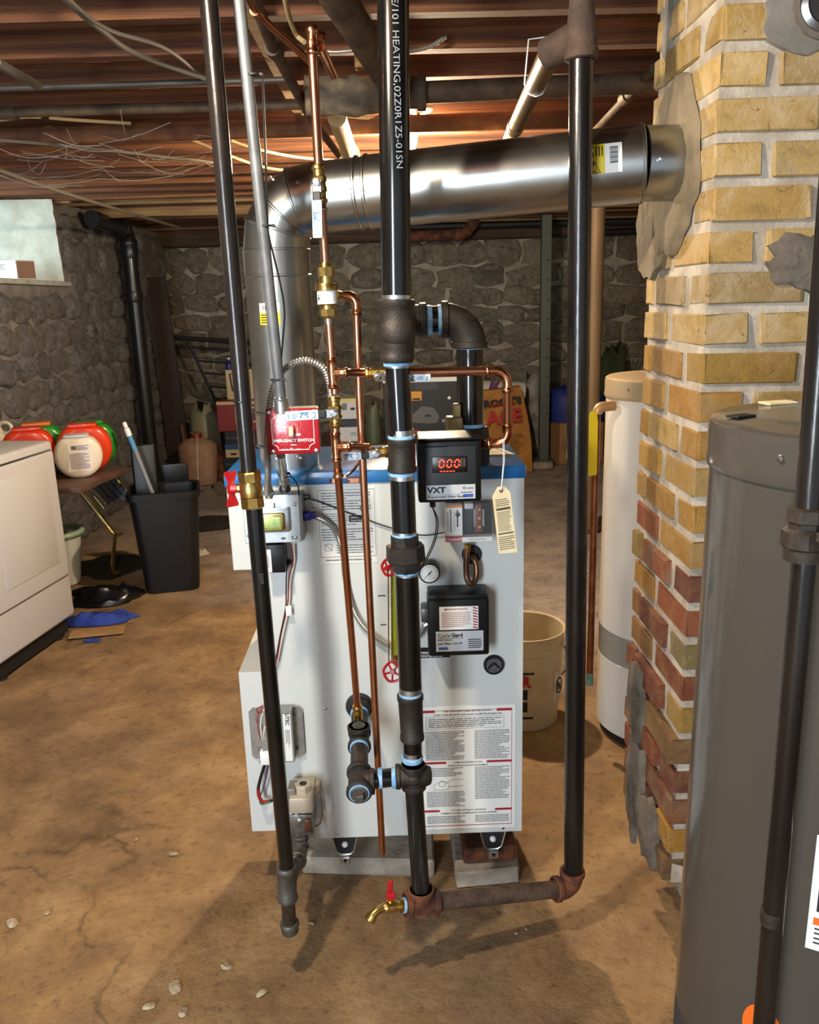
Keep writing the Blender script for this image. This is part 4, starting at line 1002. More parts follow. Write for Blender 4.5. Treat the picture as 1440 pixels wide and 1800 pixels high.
mb = MB(); mb.lathe(tq-hd*.036, -hd, [(0, .0205), (.007, .0195), (.008, .0182)], 20); mb.box(tq-hd*.052, (.019, .018, .019), hd.to_track_quat('Y', 'Z').to_matrix(), .0015); mb.build('square_plug', m_ironl, rt, 30, label='square headed pipe plug')
cyl_part('run_pipe', tq+hd*.03, tq+hd*.125, .0203, M('run_pipe_brown', '2b2420', .45, .4, col2='51443a', ns=14, stretch=(8, 1, 8)), rt)
ct = tq+hd*.155
mb = MB(); tee(mb, ct, hd, ZA, .0235, .033, .0275, .010, LB=.036); mb.build('feed_tee', m_iron, rt, 45)
mb = MB(); mb.lathe(ct+ZA*.034, ZA, [(0, .0165), (.004, .0165), (.005, .013)], 8); mb.build('bushing', m_ironl, rt, 30)
cyl_part('run_pipe', ct+hd*.03, V((xr, 1.93, zr)), .0205, m_iron, rt)
MB().lathe((xr, 1.87, zr), YA, [(0, .0265), (.002, .029), (.02, .029)], 8).build('nut', m_iron, rt, 30)

# ---- rusty tee, drain cock and return pipe on the floor --------------------
rp = thing('return_pipe', 'tall dark return pipe with rusty elbow and floor run right of the boiler', 'pipe', V((.03, 1.66, .03)))
q0 = C_(741, 1588); q0.z = max(q0.z, .05)
YR_ = 1.735
e1 = at(1006, 1560, YR_)
dx_ = (e1-q0).normalized()
mb = MB(); tee(mb, q0, dx_, ZA, .0260, .040, .031, .012, LB=.040); mb.cyl(q0-ZA*.022, q0, .024); mb.build('rusty_tee', m_rust, rp, 45, label='orange rusty tee')
cyl_part('floor_run', q0+dx_*.03, e1-dx_*.035, .0208, m_rustpipe, rp, 24)
r0, r1 = at(1022, 100, YR_), at(1008.5, 1530, YR_); dup = (r0-r1).normalized()
mb = MB(); elbow(mb, e1, -dx_, dup, .0265, .050, .0312, .013); mb.build('rusty_elbow', m_rust, rp, 45)
rr = .0232
cyl_part('tall_pipe', r1-dup*.01, r0, rr, m_pipe_worn, rp, 28)
# corroded fitting at its top, with the riser above and the branch towards the back
f0 = at(1021, 62, YR_)
mb = MB(); mb.lathe(r0-dup*.006, dup, [(0, .0300), (.002, .0325), (.018, .0325), (.021, .0300), (.05, .0300), (.07, .0262), (.10, .0225), (.115, .0225), (.118, .0245), (.13, .0245)], 28); mb.cyl(f0, f0+V((-.05, .07, -.012)), .0295, None, 24); mb.sph(f0, .031)
mb.build('corroded_tee', M('corroded_brown', '3d2e26', .8, .1, col2='554135', ns=18, bump=.4, bs=120), rp, 50)
cyl_part('riser', f0+dup*.06, f0+dup*.40, .0205, m_rustpipe, rp)
# brass drain cock with red handle
dc = thing('drain_valve', 'brass drain valve with red lever at the foot of the black column', 'valve', q0+V((-.10, 0, -.02)))
p = q0-dx_*.040
MB().lathe(p, -dx_, [(0, .017), (.002, .0175), (.006, .017)], 20).build('thread_sealant', m_tape, dc)
mb = MB(); mb.lathe(p-dx_*.005, -dx_, [(0, .0155), (.008, .0155), (.009, .012), (.016, .011), (.02, .014), (.042, .014), (.046, .011), (.05, .010)], 16)
s0 = p-dx_*.05; sp_ = [s0, s0-dx_*.016+V((0, -.002, -.003)), s0-dx_*.026+V((0, -.006, -.009)), s0-dx_*.032+V((0, -.008, -.016))]
mb.tube(sp_, [.010, .010, .010, .011], 14); mb.lathe(sp_[-1], (sp_[-1]-sp_[-2]), [(-.004, .0135), (.008, .0135), (.009, .010), (.004, .008)], 18)
mb.build('body', m_brass, dc)
h0 = p-dx_*.034
MB().lathe(h0, ZA, [(.012, .007), (.02, .007), (.021, .005), (.026, .005)], 8).build('stem', m_brass, dc)
mb = MB(); mb.box(h0+V((0, -.0, .030)), (.020, .017, .018), Matrix.Rotation(.2, 3, 'Y'), .003); mb.box(h0+V((-.001, .003, .052)), (.012, .005, .030), Matrix.Rotation(.1, 3, 'Y'), .002); mb.build('handle', m_redp, dc, 30)

# ---- steam supply behind: elbow, drop and union into the boiler lid ---------
YS = 1.95
S_ = lambda x, y: at(x, y, YS)
cyl_part('rear_nipple', tcn+V((0, .11, 0)), V((tcn.x, YS-.05, tcn.z+.01)), .030, m_pipe, cl, 24)
ss = thing('steam_supply', 'black iron elbow and short drop pipe feeding down into the boiler lid', 'pipe', V((.14, 1.95, bzt)))
ec2 = S_(823, 582); br_ = S_(740, 582)
zc = S_(790, 582).z
e0 = V((tcn.x, YS, tcn.z+.01)); ecx = V((S_(826, 600).x, YS, e0.z))
mb = MB(); elbow(mb, e0, -YA, XA, .036, .072, .040, .018); mb.build('rear_elbow', m_iron, ss, 45)
cyl_part('nipple', e0+XA*.06, ecx-XA*.05, .0318, m_pipe, ss, 28)
mb = MB(); mb.lathe(e0+XA*.072, XA, [(0, .0335), (.006, .0345), (.012, .033)], 28); mb.lathe(ecx-XA*.074, XA, [(0, .0335), (.006, .0345), (.012, .033)], 28)
zt_ = ecx.z-.066
mb.lathe((ecx.x, YS, zt_+.004), -ZA, [(0, .0335), (.006, .0335)], 28); zun = S_(826, 750).z; mb.lathe((ecx.x, YS, zun+.008), -ZA, [(0, .0335), (.008, .034)], 28)
mb.build_each('thread_sealant', m_tape, ss, label='pale blue thread sealant rings')
mb = MB(); elbow(mb, ecx, -XA, -ZA, .0385, .066, .0425, .016, bend=.060); mb.build('elbow', m_iron, ss, 45)
mb = MB()
for i, (x, z) in enumerate(((-.012, .010), (-.004, .004), (.004, -.008), (.0, .012))): mb.tube([ecx+V((x+.0, -.0385, z-.0)), ecx+V((x+.008, -.0388, z-.004))], .0016, 5)
mb.build('cast_mark', m_iron, ss)
cyl_part('drop_pipe', V((ecx.x, YS, zt_+.01)), V((ecx.x, YS, zun-.01)), .0318, m_pipe, ss, 28)
mb = MB(); mb.lathe((ecx.x, YS, zun), -ZA, [(0, .040), (.002, .043), (.022, .044), (.03, .048), (.05, .050), (.06, .045), (zun-bzt, .045)], 8, True, .2); mb.build('union', m_iron, ss, 30)
rv_ = thing('relief_valve', 'small bronze relief fitting beside the drop pipe on the boiler lid', 'valve', V((ecx.x-.065, 1.93, bzt)))
c = S_(797, 742); mb = MB(); mb.box((c.x, 1.93, c.z), (.040, .035, .034), None, .004); mb.box((c.x+.007, 1.93, c.z+.03), (.020, .02, .034), None, .003); mb.cyl((c.x, 1.93, c.z-.01), (c.x, 1.93, bzt-.002), .012)
mb.build('body', M('aged_bronze', '8d7a58', .45, .7, col2='a8946c', ns=30), rv_)

# ---- copper -------------------------------------------------------------
rc = .0080
def cpipe(name, pts, parent, r=rc, mat=None): return MB().tube(pts, r, 16).build(name, mat or m_copper, parent)
def press(mb, p, d, L=.022, r=rc):                    # copper socket with its pressed bead
    p, d = V(p), V(d).normalized(); mb.lathe(p, d, [(0, r*1.12), (L*.5, r*1.12), (L*.6, r*1.2), (L*.72, r*1.34), (L*.86, r*1.34), (L*.95, r*1.2), (L, r*1.12)], 18)
def ctee(mb, c, ax, br, L=.024, r=rc):
    c, ax, br = V(c), V(ax).normalized(), V(br).normalized(); mb.cyl(c-ax*L*.6, c+ax*L*.6, r*1.18, None, 18); mb.cyl(c, c+br*L*.6, r*1.18, None, 18)
    press(mb, c+ax*L*.5, ax, L*.75, r); press(mb, c-ax*L*.5, -ax, L*.75, r); press(mb, c+br*L*.5, br, L*.75, r)
def cell(mb, c, d1, d2, R=.022, r=rc):
    c, d1, d2 = V(c), V(d1).normalized(), V(d2).normalized()
    mb.tube(arc(c, d1, d2, R, 8), r*1.15, 18); press(mb, c+d1*R*.9, d1, .022, r); press(mb, c+d2*R*.9, d2, .022, r)
YK = 1.60
K = lambda x, y, Y=YK: at(x, y, Y)
cf = thing('copper_feed', 'main copper feed tube running down in front of the boiler left of the black column', 'pipe', K(622, 1262, 1.70))
top = K(548, 62); topd = K(560, 290)
dn = (topd-top).normalized()
cpipe('upper_tube', [top+dn*.02, topd], cf, .0085)
mb = MB(); cell(mb, top-dn*.008, dn, V((.35, .93, -.05)), .020, .0085); mb.build('top_elbow', m_copperd, cf)
back = top + V((.055, .16, -.075)); cpipe('back_tube', [top+V((.012, .03, -.010)), K(586, 132, 1.79)], cf, .0085)
t_ = K(557, 100); mb = MB(); press(mb, K(550, 80), -dn, .03, .0085); mb.build('socket', m_copperd, cf)
cpipe('middle_tube', [K(565.5, 355), K(572.5, 468)], cf)
mb = MB(); press(mb, K(565, 352), K(566, 370)-K(565, 352), .02); mb.build('socket', m_solder, cf)
cpipe('middle_tube', [K(577, 548), K(583.5, 640)], cf)
cpipe('middle_tube', [K(588, 668), K(589, 692)], cf)
cpipe('middle_tube', [K(590, 752), K(592, 800)], cf)
jn = K(584.5, 656); dj = (K(588, 700)-K(583, 620)).normalized()
mb = MB(); ctee(mb, jn, dj, XA); mb.build('upper_tee', m_copperd, cf)
jn2 = K(591, 786); mb = MB(); ctee(mb, jn2, dj, XA); mb.build('lower_tee', m_copperd, cf)
lowb = at(622, 1247, ct.y); lowb = V((ct.x-.001, ct.y, lowb.z))
cpipe('lower_tube', [K(592, 805), lowb], cf)
mb = MB(); dl = (lowb-K(592, 805)).normalized(); press(mb, K(594, 826), dl, .016); mb.build('coupling', m_copperd, cf)
mb = MB(); mb.lathe(lowb-dl*.012, dl, [(0, .0105), (.004, .0125), (.010, .0125), (.013, .010), (.018, .0115), (.024, .0125), (.030, .0105), (.040, .0115)], 10); mb.build('brass_adapter', m_brass, cf, 40)
# pipe strap on the lid
mb = MB(); c = P(600, 845, 1.888)
mb.box(c+V((-.014, 0, 0)), (.018, .003, .014), None, .002); mb.box(c+V((.028, 0, 0)), (.030, .003, .014), None, .002); mb.build_each('strap', M('strap_pink', 'c58e72', .35, .8), cf)
mb = MB(); screw(mb, P(580, 846, 1.886), -YA, .0035); screw(mb, P(612, 846, 1.886), -YA, .0035); mb.build_each('screw', m_bronze, cf)
wire(((606, 838, 1.80), (612, 834, 1.84), (622, 826, 1.86), (632, 812, 1.87), (648, 800, 1.87)), .0035, m_bronze, 'ground_wire', cf)
# ball valves -----------------------------------------------------------
m_lever = M('lever_white', 'd9dde2', .45); m_leverp = M('lever_print', '4a86bd', .5)
def ball_valve(label, c, ax, lever, Lv=.062, r=.0125, stub=.028, front=-YA, vname='ball_valve', lw=.0085, group=None):
    c, ax, lever, fr = V(c), V(ax).normalized(), V(lever).normalized(), V(front).normalized()
    t = thing(vname, label, 'valve', c, group)
    mb = MB()
    mb.lathe(c-ax*stub, ax, [(0, .0105), (.003, .0125), (.007, .0125), (.009, .0105), (stub-.012, .0105)], 16)
    mb.lathe(c-ax*.014, ax, [(0, r*.9), (.002, r*1.08), (.009, r*1.08), (.010, r*.95), (.018, r*.95), (.019, r*1.08), (.026, r*1.08), (.028, r*.9)], 8, True, .2)
    mb.lathe(c+ax*stub, -ax, [(0, .0105), (.003, .0125), (.007, .0125), (.009, .0105), (stub-.012, .0105)], 16)
    mb.lathe(c, fr, [(0, .008), (.018, .008)], 12)
    mb.build('body', m_brass, t, 35)
    up = lever.cross(fr)
    MB().box(c+fr*.021+lever*.006, (.024, .004, .018), Matrix((lever, fr, up)).transposed(), .0015).build('lever_bracket', m_steel, t, 30)
    mb = MB(); mb.lathe(c+fr*.022, fr, [(0, .008), (.004, .008), (.005, .005), (.008, .005)], 6); mb.build('nut', m_steel, t, 30)
    MB().box(c+fr*.024+lever*.0235, (.017, .005, .0155), Matrix((lever, fr, up)).transposed(), .002).build('lever_neck', m_blackm, t, 30)
    mb = MB(); n0 = c+fr*.0245+lever*(.030+Lv/2); mb.box(n0, (Lv, .005, lw*2), Matrix((lever, fr, up)).transposed(), .002, 2); lv = mb.build('lever', m_lever, t, 30, label='white lever sleeve with blue print')
    mb = MB(); q = n0+fr*.0029
    for x, w_, z, h_ in ((-.42, .03, -.6, 1.2), (-.30, .16, .15, .18), (-.30, .18, -.2, .18), (-.30, .12, -.55, .18), (.30, .10, .45, .16), (.30, .10, -.62, .16), (.38, .025, -.6, 1.2)):
        mb.quad(*[q+lever*Lv*-(x+a_*w_)+up*lw*(z+b_*h_) for a_, b_ in ((0, 0), (1, 0), (1, 1), (0, 1))])
    mb.tube([q+lever*Lv*-x+up*lw*z for x, z in ((-.06, -.5), (.02, .45), (.10, .1), (.14, .5), (.18, -.5))], .0011, 4); mb.tube([q+lever*Lv*-x+up*lw*z for x, z in ((-.08, .55), (.22, .6))], .0011, 4)
    mb.build('lever_print', m_leverp, lv, 0)
    return t
d1 = (K(565, 355)-K(560, 290)).normalized()
ball_valve('brass ball valve in the copper feed in front of the flue, lever hanging down', K(562, 324), d1, V((-.02, -.1, -1)), .066, .0125, .033, V((-.15, -1, 0)), lw=.0092, group='white levered ball valves')
ball_valve('brass ball valve with white lever pointing left across the red switch', K(589, 724), dj, V((-1, 0, -.03)), .064, .0128, .030, lw=.0092, group='white levered ball valves')
ball_valve('brass ball valve in the upper copper cross tube, lever behind the black column', K(664, 656, 1.66), XA, V((1, 0, -.04)), .075, .0118, .026, V((0, -.96, -.25)), lw=.0080, group='white levered ball valves')
ball_valve('brass ball valve left of the iron coupling, white lever below the red switch', K(662, 795, 1.66), XA, V((-1, -.0, -.05)), .060, .0105, .026, lw=.0082, group='white levered ball valves')
cpipe('cross_tube', [jn2+XA*.02, K(648, 786, 1.65)], cf, .0075)
cpipe('cross_tube', [jn+XA*.02, K(642, 655, 1.66)], cf)
# backflow preventer
bp = thing('backflow_preventer', 'brass backflow preventer with white label in the copper feed', 'valve', K(577, 552))
a, b = K(572, 462), K(577.5, 560); d = (b-a).normalized(); L = (b-a).length
mb = MB(); mb.lathe(a, d, [(0, .0095), (L*.06, .0115), (L*.08, .0115)], 16); mb.lathe(a, d, [(L*.08, .0165), (L*.24, .0165)], 8); mb.lathe(a, d, [(L*.24, .0135), (L*.36, .0135), (L*.37, .0205), (L*.40, .0215), (L*.49, .0215), (L*.50, .0185), (L*.50, .0185), (L*.73, .0185), (L*.76, .0165)], 24); mb.lathe(a, d, [(L*.75, .0150), (L*.83, .0150)], 20); mb.lathe(a, d, [(L*.83, .0170), (L*.95, .0170), (L, .010)], 8); mb.build('body', m_brass, bp, 35)
q = a+d*L*.50; mb = MB(); mb.cyl(q, q+d*L*.235, .0188, None, 28, False); lb_ = mb.build('white_label', m_paper, bp, label='white wrap-around label')
mb = MB(); rr_ = random.Random(4)
for i in range(8):
    for j in range(8):
        an = math.radians(-62+44*i/7) ; 
        if i in (0,1,2,3) and rr_.random() < .5:
            z_ = L*.235*(.2+.6*j/7)
            a0, a1 = an, an+math.radians(5); mb.quad(*[q+d*(z_+dz)+V((math.sin(t_)*.0190, -math.cos(t_)*.0190, 0)) for t_, dz in ((a0, 0), (a1, 0), (a1, .0022), (a0, .0022))])
for j in range(3):
    z_ = L*.235*(.25+.2*j)
    mb.quad(*[q+d*(z_+dz)+V((math.sin(t_)*.0190, -math.cos(t_)*.0190, 0)) for t_, dz in ((.15, 0), (.75, 0), (.75, .0022), (.15, .0022))])
mb.build('small_print', m_ink, lb_, 0)
# the unreadable printed square is only rows of short marks
cpipe('solder_joint', [b-d*.004, b+d*.010], bp, .0088, m_solder)
# discharge tube of the preventer, ending above the floor
dt = thing('discharge_tube', 'long copper discharge tube ending open above the slab under the boiler', 'pipe', K(672, 1498, 1.66))
e2 = K(626, 519, 1.672); q0_ = K(588, 519)
mb = MB(); mb.lathe(q0_, (e2-q0_), [(0, .010), (.008, .010), (.010, .0085), (.022, .0085)], 14); mb.build('brass_stub', m_brass, dt)
de = (K(632, 700, 1.676)-e2).normalized()
mb = MB(); cell(mb, e2, -XA, de, .018); mb.build('elbow', m_copperd, dt)
cpipe('tube', [e2+de*.02, K(632, 700, 1.676), K(672.5, 1500, 1.70)], dt)
MB().cyl(K(672.2, 1499.5, 1.70), K(672.6, 1500.6, 1.70), .0068, None, 14).build('open_end', m_blackm, dt)
# copper loop to the water feeder
lp_ = thing('feeder_loop', 'bright copper loop with three elbows right of the black column feeding the black box', 'pipe', K(870, 790, 1.70))
c1, c2 = at(892, 651, 1.70), at(892.5, 779, 1.72)
cpipe('tube', [at(692, 655, 1.68), c1-XA*.02], lp_, .0095)
mb = MB(); cell(mb, c1, -XA, -ZA, .026, .0092); mb.build('elbow', m_copperd, lp_)
cpipe('tube', [c1-ZA*.03, c2+ZA*.03], lp_, .0092)
mb = MB(); cell(mb, c2, ZA, V((-1, .15, -.03)), .024, .0092); mb.build('elbow', m_copperd, lp_)
cpipe('tube', [c2-XA*.03, at(843, 781, 1.74)], lp_, .0092)
# ---- flue --------------------------------------------------------------
RF = .0755
fx, fy = -.262, 1.992
fl_ = thing('flue_pipe', 'large galvanised flue pipe rising from the boiler and running to the chimney', 'flue', V((fx, fy, bzt)))
MB().lathe((fx, fy, bzt-.002), ZA, [(0, .071), (.055, .071), (.057, .069)], 40).build('boiler_collar', m_galv, fl_)
zb_ = at(487, 437, fy).z-.005
E = at(597, 352, 1.985); Cc = V((.665, 1.838, at(1180, 292, 1.845).z+.004)); axd = (Cc-E).normalized()
def ringbead(c, d, r=RF, w_=.004): return MB().lathe(V(c)-V(d).normalized()*w_, d, [(0, r), (w_*.6, r*1.035), (w_*1.4, r*1.035), (w_*2, r)], 48)
z1_ = bzt+.05
cyl_part('vertical_pipe', (fx, fy, z1_), (fx, fy, zb_-.055), RF, m_galvf, fl_, 48)
cyl_part('upper_sleeve', (fx, fy, zb_-.056), (fx, fy, zb_), RF*1.018, m_galvf, fl_, 48)
for z_ in (z1_+.003, at(480, 722, fy).z, zb_-.056, zb_): ringbead((fx, fy, z_), ZA).build('crimp_ring', m_galvf, fl_)
# gores of the elbow
A_ = V((fx, fy, zb_)); corner = V((fx, fy, E.z)) ; 
tA = (corner.z-zb_); Bp = corner + axd*(tA*1.0)
def bez(t): return A_.lerp(corner, t).lerp(corner.lerp(Bp, t), t)
def bezd(t): return ((corner-A_)*(1-t)+(Bp-corner)*t).normalized()
side = axd.cross(ZA).normalized()
ts = [0, .26, .52, .78, 1.0]
def gring(mb, t, r):
    d = bezd(t); u = side; v = d.cross(u).normalized(); return mb.ring(bez(t), u, v, r, 48)
for a, b in zip(ts, ts[1:]):
    mb = MB(); mb.skin([gring(mb, a, RF*1.01), gring(mb, b, RF*1.005)]); mb.build('elbow_gore', m_galvf, fl_, 30)
for t_ in ts[1:-1]: ringbead(bez(t_), bezd(t_), RF*1.005, .0035).build('crimp_ring', m_galvf, fl_)
S1 = Bp; S2 = at(655, 350, 1.975); S2 = Bp + axd*(S2-Bp).dot(axd)
S3 = at(1127, 297, 1.85); S3 = Bp + axd*(S3-Bp).dot(axd)
cyl_part('short_pipe', S1, S2, RF*1.0, m_galvf, fl_, 48)
cyl_part('long_pipe', S2, S3, RF*1.03, m_galvf, fl_, 48)
cyl_part('chimney_sleeve', S3, Cc, RF*.985, m_galvf, fl_, 48)
q = Bp+axd*.02
for c, r in ((q, RF), (S2-axd*.022, RF*1.02), (S2, RF*1.03), (S3, RF*1.02)): ringbead(c, axd, r, .004).build('crimp_ring', m_galvf, fl_)
mb = MB()
for px, py, Y in ((1155, 293, 1.75), (521, 400, 1.92), (558, 858, 1.9), (522, 393, 1.92)):
    pass
for t_, an in ((.4, .6), (.65, 1.2), (.9, .4)):
    d = bezd(t_); v = d.cross(side).normalized(); nrm = (-side*math.cos(an)*-1 + v*math.sin(an)*-1).normalized(); mb.lathe(bez(t_)+nrm*RF, nrm, [(-.002, .005), (.004, .004), (.0045, .001)], 8)
v_ = axd.cross(side).normalized()
for s_, an in ((.03, .05),):
    nrm = (side*math.cos(an)+v_*math.sin(an)); mb.lathe(S3+axd*s_+nrm*RF*.985, nrm, [(-.002, .0045), (.004, .004), (.0045, .001)], 8)
for dxx in (-.02, .035): mb.lathe((fx+dxx, fy-.071, bzt+.028), -YA, [(-.002, .005), (.004, .004), (.0045, .001)], 8)
mb.build_each('screw', m_steel, fl_)
def cyl_patch(c, axis, up, r, a0, a1, s0, s1, n=8):
    """curved sticker: angle about axis measured from `up`"""
    axis = V(axis).normalized(); up = V(up).normalized(); w_ = axis.cross(up); mb = MB(); R = []
    for i in range(n+1):
        a_ = a0+(a1-a0)*i/n; o_ = c+(up*math.cos(a_)+w_*math.sin(a_))*r
        R.append((mb.bm.verts.new(o_+axis*s0), mb.bm.verts.new(o_+axis*s1)))
    for (p, q_), (p2, q2) in zip(R, R[1:]): mb.bm.faces.new((p, q_, q2, p2))
    return mb
tcl = at(1062, 283, 1.87); s_ = (tcl-Bp).dot(axd); cS = Bp+axd*s_
fn = (V((0, 0, CAMH))-cS); fn = (fn-axd*fn.dot(axd)).normalized()
sgn = 1 if axd.cross(fn).z > 0 else -1
o1 = cyl_patch(cS, axd, fn, RF*1.036, -.13*sgn, .62*sgn, -.038, .030).build('barcode_label', m_paper, fl_, label='white and yellow warning label on the flue')
cyl_patch(cS, axd, fn, RF*1.040, -.13*sgn, .62*sgn, -.038, -.004).build('yellow_field', m_yellow, o1, label='yellow warning field')
mbk = MB()
def cp(mb, a0, a1, s0, s1):
    q_ = cyl_patch(cS, axd, fn, RF*1.044, a0*sgn, a1*sgn, s0, s1, 3).bm; me_ = bpy.data.meshes.new('x'); q_.to_mesh(me_); q_.free(); mb.bm.from_mesh(me_); bpy.data.meshes.remove(me_)
for i in range(11): cp(mbk, .10+.04*i, .10+.04*i+(.018 if i % 3 else .028), .006, .022)
for i in range(5): cp(mbk, .30 if i > 1 else -.08, .57, -.034+.006*i, -.0315+.006*i)
mbk.build('barcode', m_ink, o1, 0)
tri = MB(); w0 = axd.cross(fn)*sgn
tp = [cS+(fn*math.cos(a_)+axd.cross(fn)*math.sin(a_*1)*1)*RF*1.045+axd*s2 for a_, s2 in ((-.10*sgn, -.034), (-.10*sgn, -.013), (.16*sgn, -.0235))]
tri.tube(tp, .0011, 4, True, True); tri.build('warning_triangle', m_ink, o1, 0)
vc = V((fx, fy, at(470, 552, fy-.07).z)); fnv = V((-.0, -1, 0))
a0_ = -math.asin(min(.95, (at(457, 552, fy-.075).x-fx)/-RF)) if False else 0
o2 = cyl_patch(vc, ZA, fnv, RF*1.006, -.52, .12, -.024, .024).build('barcode_label', m_paper, fl_, label='small white and yellow label low on the flue')
cyl_patch(vc, ZA, fnv, RF*1.010, -.52, .12, -.024, .003).build('yellow_field', m_yellow, o2, label='yellow warning field')
mbk = MB()
for i in range(6):
    q_ = cyl_patch(vc, ZA, fnv, RF*1.013, -.42+.045*i, -.40+.045*i, .008, .019, 2).bm; me_ = bpy.data.meshes.new('x'); q_.to_mesh(me_); q_.free(); mbk.bm.from_mesh(me_)
for i in range(4):
    q_ = cyl_patch(vc, ZA, fnv, RF*1.013, -.48, -.15, -.020+.0055*i, -.0175+.0055*i, 2).bm; me_ = bpy.data.meshes.new('x'); q_.to_mesh(me_); q_.free(); mbk.bm.from_mesh(me_)
mbk.build('barcode', m_ink, o2, 0)
# ---- red emergency switch on its conduit ---------------------------------
YE = 1.70
a, b = at(472, 799, YE), at(559, 717, YE); W, Hh = b.x-a.x, b.z-a.z
es = thing('emergency_switch', 'red emergency switch plate on the conduit in front of the flue', 'switch', V(((a.x+b.x)/2, YE+.02, a.z)))
MB().box2((a.x+.004, YE+.003, a.z+.004), (b.x-.002, YE+.045, b.z), .003).build('back_box', M('switch_box', 'a8a49c', .4, .8), es)
m_redplate = M('red_enamel', 'a30d1e', .22, coat=.5, bump=.25, bs=160)
plt = MB().box2((a.x, YE, a.z), (b.x, YE+.005, b.z), .004, 2).build('red_plate', m_redplate, es)
mb = MB(); c_ = V(((a.x+b.x)/2, YE-.001, (a.z+b.z)/2)); hw2, hh2, rc2 = W*.40, Hh*.41, .012
fixed = []
for sx_, sz_, rev in ((1, 1, 0), (-1, 1, 1), (-1, -1, 0), (1, -1, 1)):       # concave corners, walked round the plate
    pts_ = [c_+V((sx_*(hw2-rc2*math.cos(PI/2*k/4)), 0, sz_*(hh2-rc2*math.sin(PI/2*k/4)))) for k in range(5)]
    pts_ = [c_+V((sx_*hw2, 0, sz_*(hh2-rc2)))]+[c_+V((sx_*(hw2-rc2*math.sin(PI/2*k/4)), 0, sz_*(hh2-rc2*math.cos(PI/2*k/4)))) for k in range(5)][1:-1]+[c_+V((sx_*(hw2-rc2), 0, sz_*hh2))]
    fixed += pts_[::-1] if rev else pts_
mb.tube(fixed, .0011, 5, True, True); mb.build('white_border', M('print_pink', 'e8c9cc', .5), plt, 0)
text('EMERGENCY SWITCH', .0088, lp(a, b, .49, .295), XA, ZA, m_white, plt, bold=.02)
text('OFF', .0066, lp(a, b, .59, .42), XA, ZA, m_white, plt, bold=.03); text('ON', .0045, lp(a, b, .36, .60), XA, ZA, m_white, plt)
mb = MB()
for fx_, s_ in ((.36, 1), (.585, -1)):
    q = lp(a, b, fx_, .52)+V((0, -.0008, 0)); mb.tube([q-ZA*.008*s_, q+ZA*.008*s_], .0006, 4); mb.prism([(-.0025, .0), (.0025, 0), (0, .005)], q+ZA*.007*s_, XA, ZA*s_, .0005)
mb.build_each('arrow', m_white, plt, 0)
mb = MB(); [mb.box(lp(a, b, x, z)+V((0, -.0004, 0)), (w_, .0008, .0014)) for x, z, w_ in ((.32, .10, .014), (.45, .12, .006), (.58, .10, .01), (.5, .2, .012), (.5, .93, .03), (.72, .93, .02))]; mb.build('small_print', m_white, plt, 0)
mb = MB()
for x, z in ((.06, .93), (.93, .93), (.10, .06), (.93, .06)): mb.lathe(lp(a, b, x, z), -YA, [(0, .005), (.002, .0045), (.003, .001)], 12)
mb.build_each('screw', m_steel, plt)
MB().box(lp(a, b, .475, .50)+V((0, -.007, 0)), (.0095, .014, .022), Matrix.Rotation(-.35, 3, 'X'), .002).build('toggle', M('toggle_ivory', 'd8bf9c', .4), es)
# conduit
cd = thing('conduit', 'grey metal conduit from the ceiling to the red switch and junction box', 'conduit', at(500, 868, 1.80))
p0, p1 = at(420, 0, 1.68), at(494, 705, 1.70)
cyl_part('tube', ext(p1, p0, 2.45), p1, .0115, m_emt, cd, 20)
MB().lathe(p1+(p0-p1).normalized()*.006, (p1-p0), [(0, .0135), (.008, .0145), (.014, .0145), (.022, .0160), (.03, .0160)], 20).build('connector', m_galv, cd)
MB().lathe(at(493, 702, 1.684), -YA, [(-.004, .005), (.004, .005), (.005, .003)], 10).build('set_screw', m_steel, cd)
q0_, q1_ = at(494, 800, 1.72), at(501, 870, 1.86)
mb = MB(); mb.cyl(q0_, at(500, 850, 1.83), .0095); mb.build('lower_nipple', m_galv, cd)
mb = MB(); mb.lathe(at(499.5, 846, 1.825), q1_-q0_, [(0, .011), (.002, .0125), (.02, .0125), (.03, .0145), (.034, .0145)], 18); mb.build('lower_connector', m_steel, cd)
def ziptie(px, py, Y, r, d, parent, tail=None):
    c = at(px, py, Y); u, v, d = frame(d); mb = MB()
    mb.lathe(c-d*.002, d, [(0, r), (.0005, r+.0012), (.0035, r+.0012), (.004, r)], 18)
    mb.box(c+V((r+.003, -.004, .0)), (.007, .006, .006), None, .001); mb.tube([c+V((r+.004, -.004, 0)), c+V((r+.010, -.012, -.003))], .0012, 5)
    return mb.build('cable_tie', m_blackm, parent)
dcd = p1-p0
for px, py in ((445, 132), (467, 397), (487, 667)):
    tt = (py)/705; ziptie(px-(0), py, 1.68+.02*tt, .0122, dcd, cd)
ziptie(497, 832, 1.795, .0105, q1_-q0_, cd)
bw = thing('thermostat_cable', 'thin black cable hanging beside the grey conduit', 'wire', at(487, 660, 1.69))
MB().tube(spline([at(462, 140, 1.69), at(466, 250, 1.69), at(470, 380, 1.69), at(474, 420, 1.69), at(491, 490, 1.69), at(500, 545, 1.69), at(497, 600, 1.69), at(492, 660, 1.70)], 10), .0022, 6).build('cable', m_wire_k, bw)
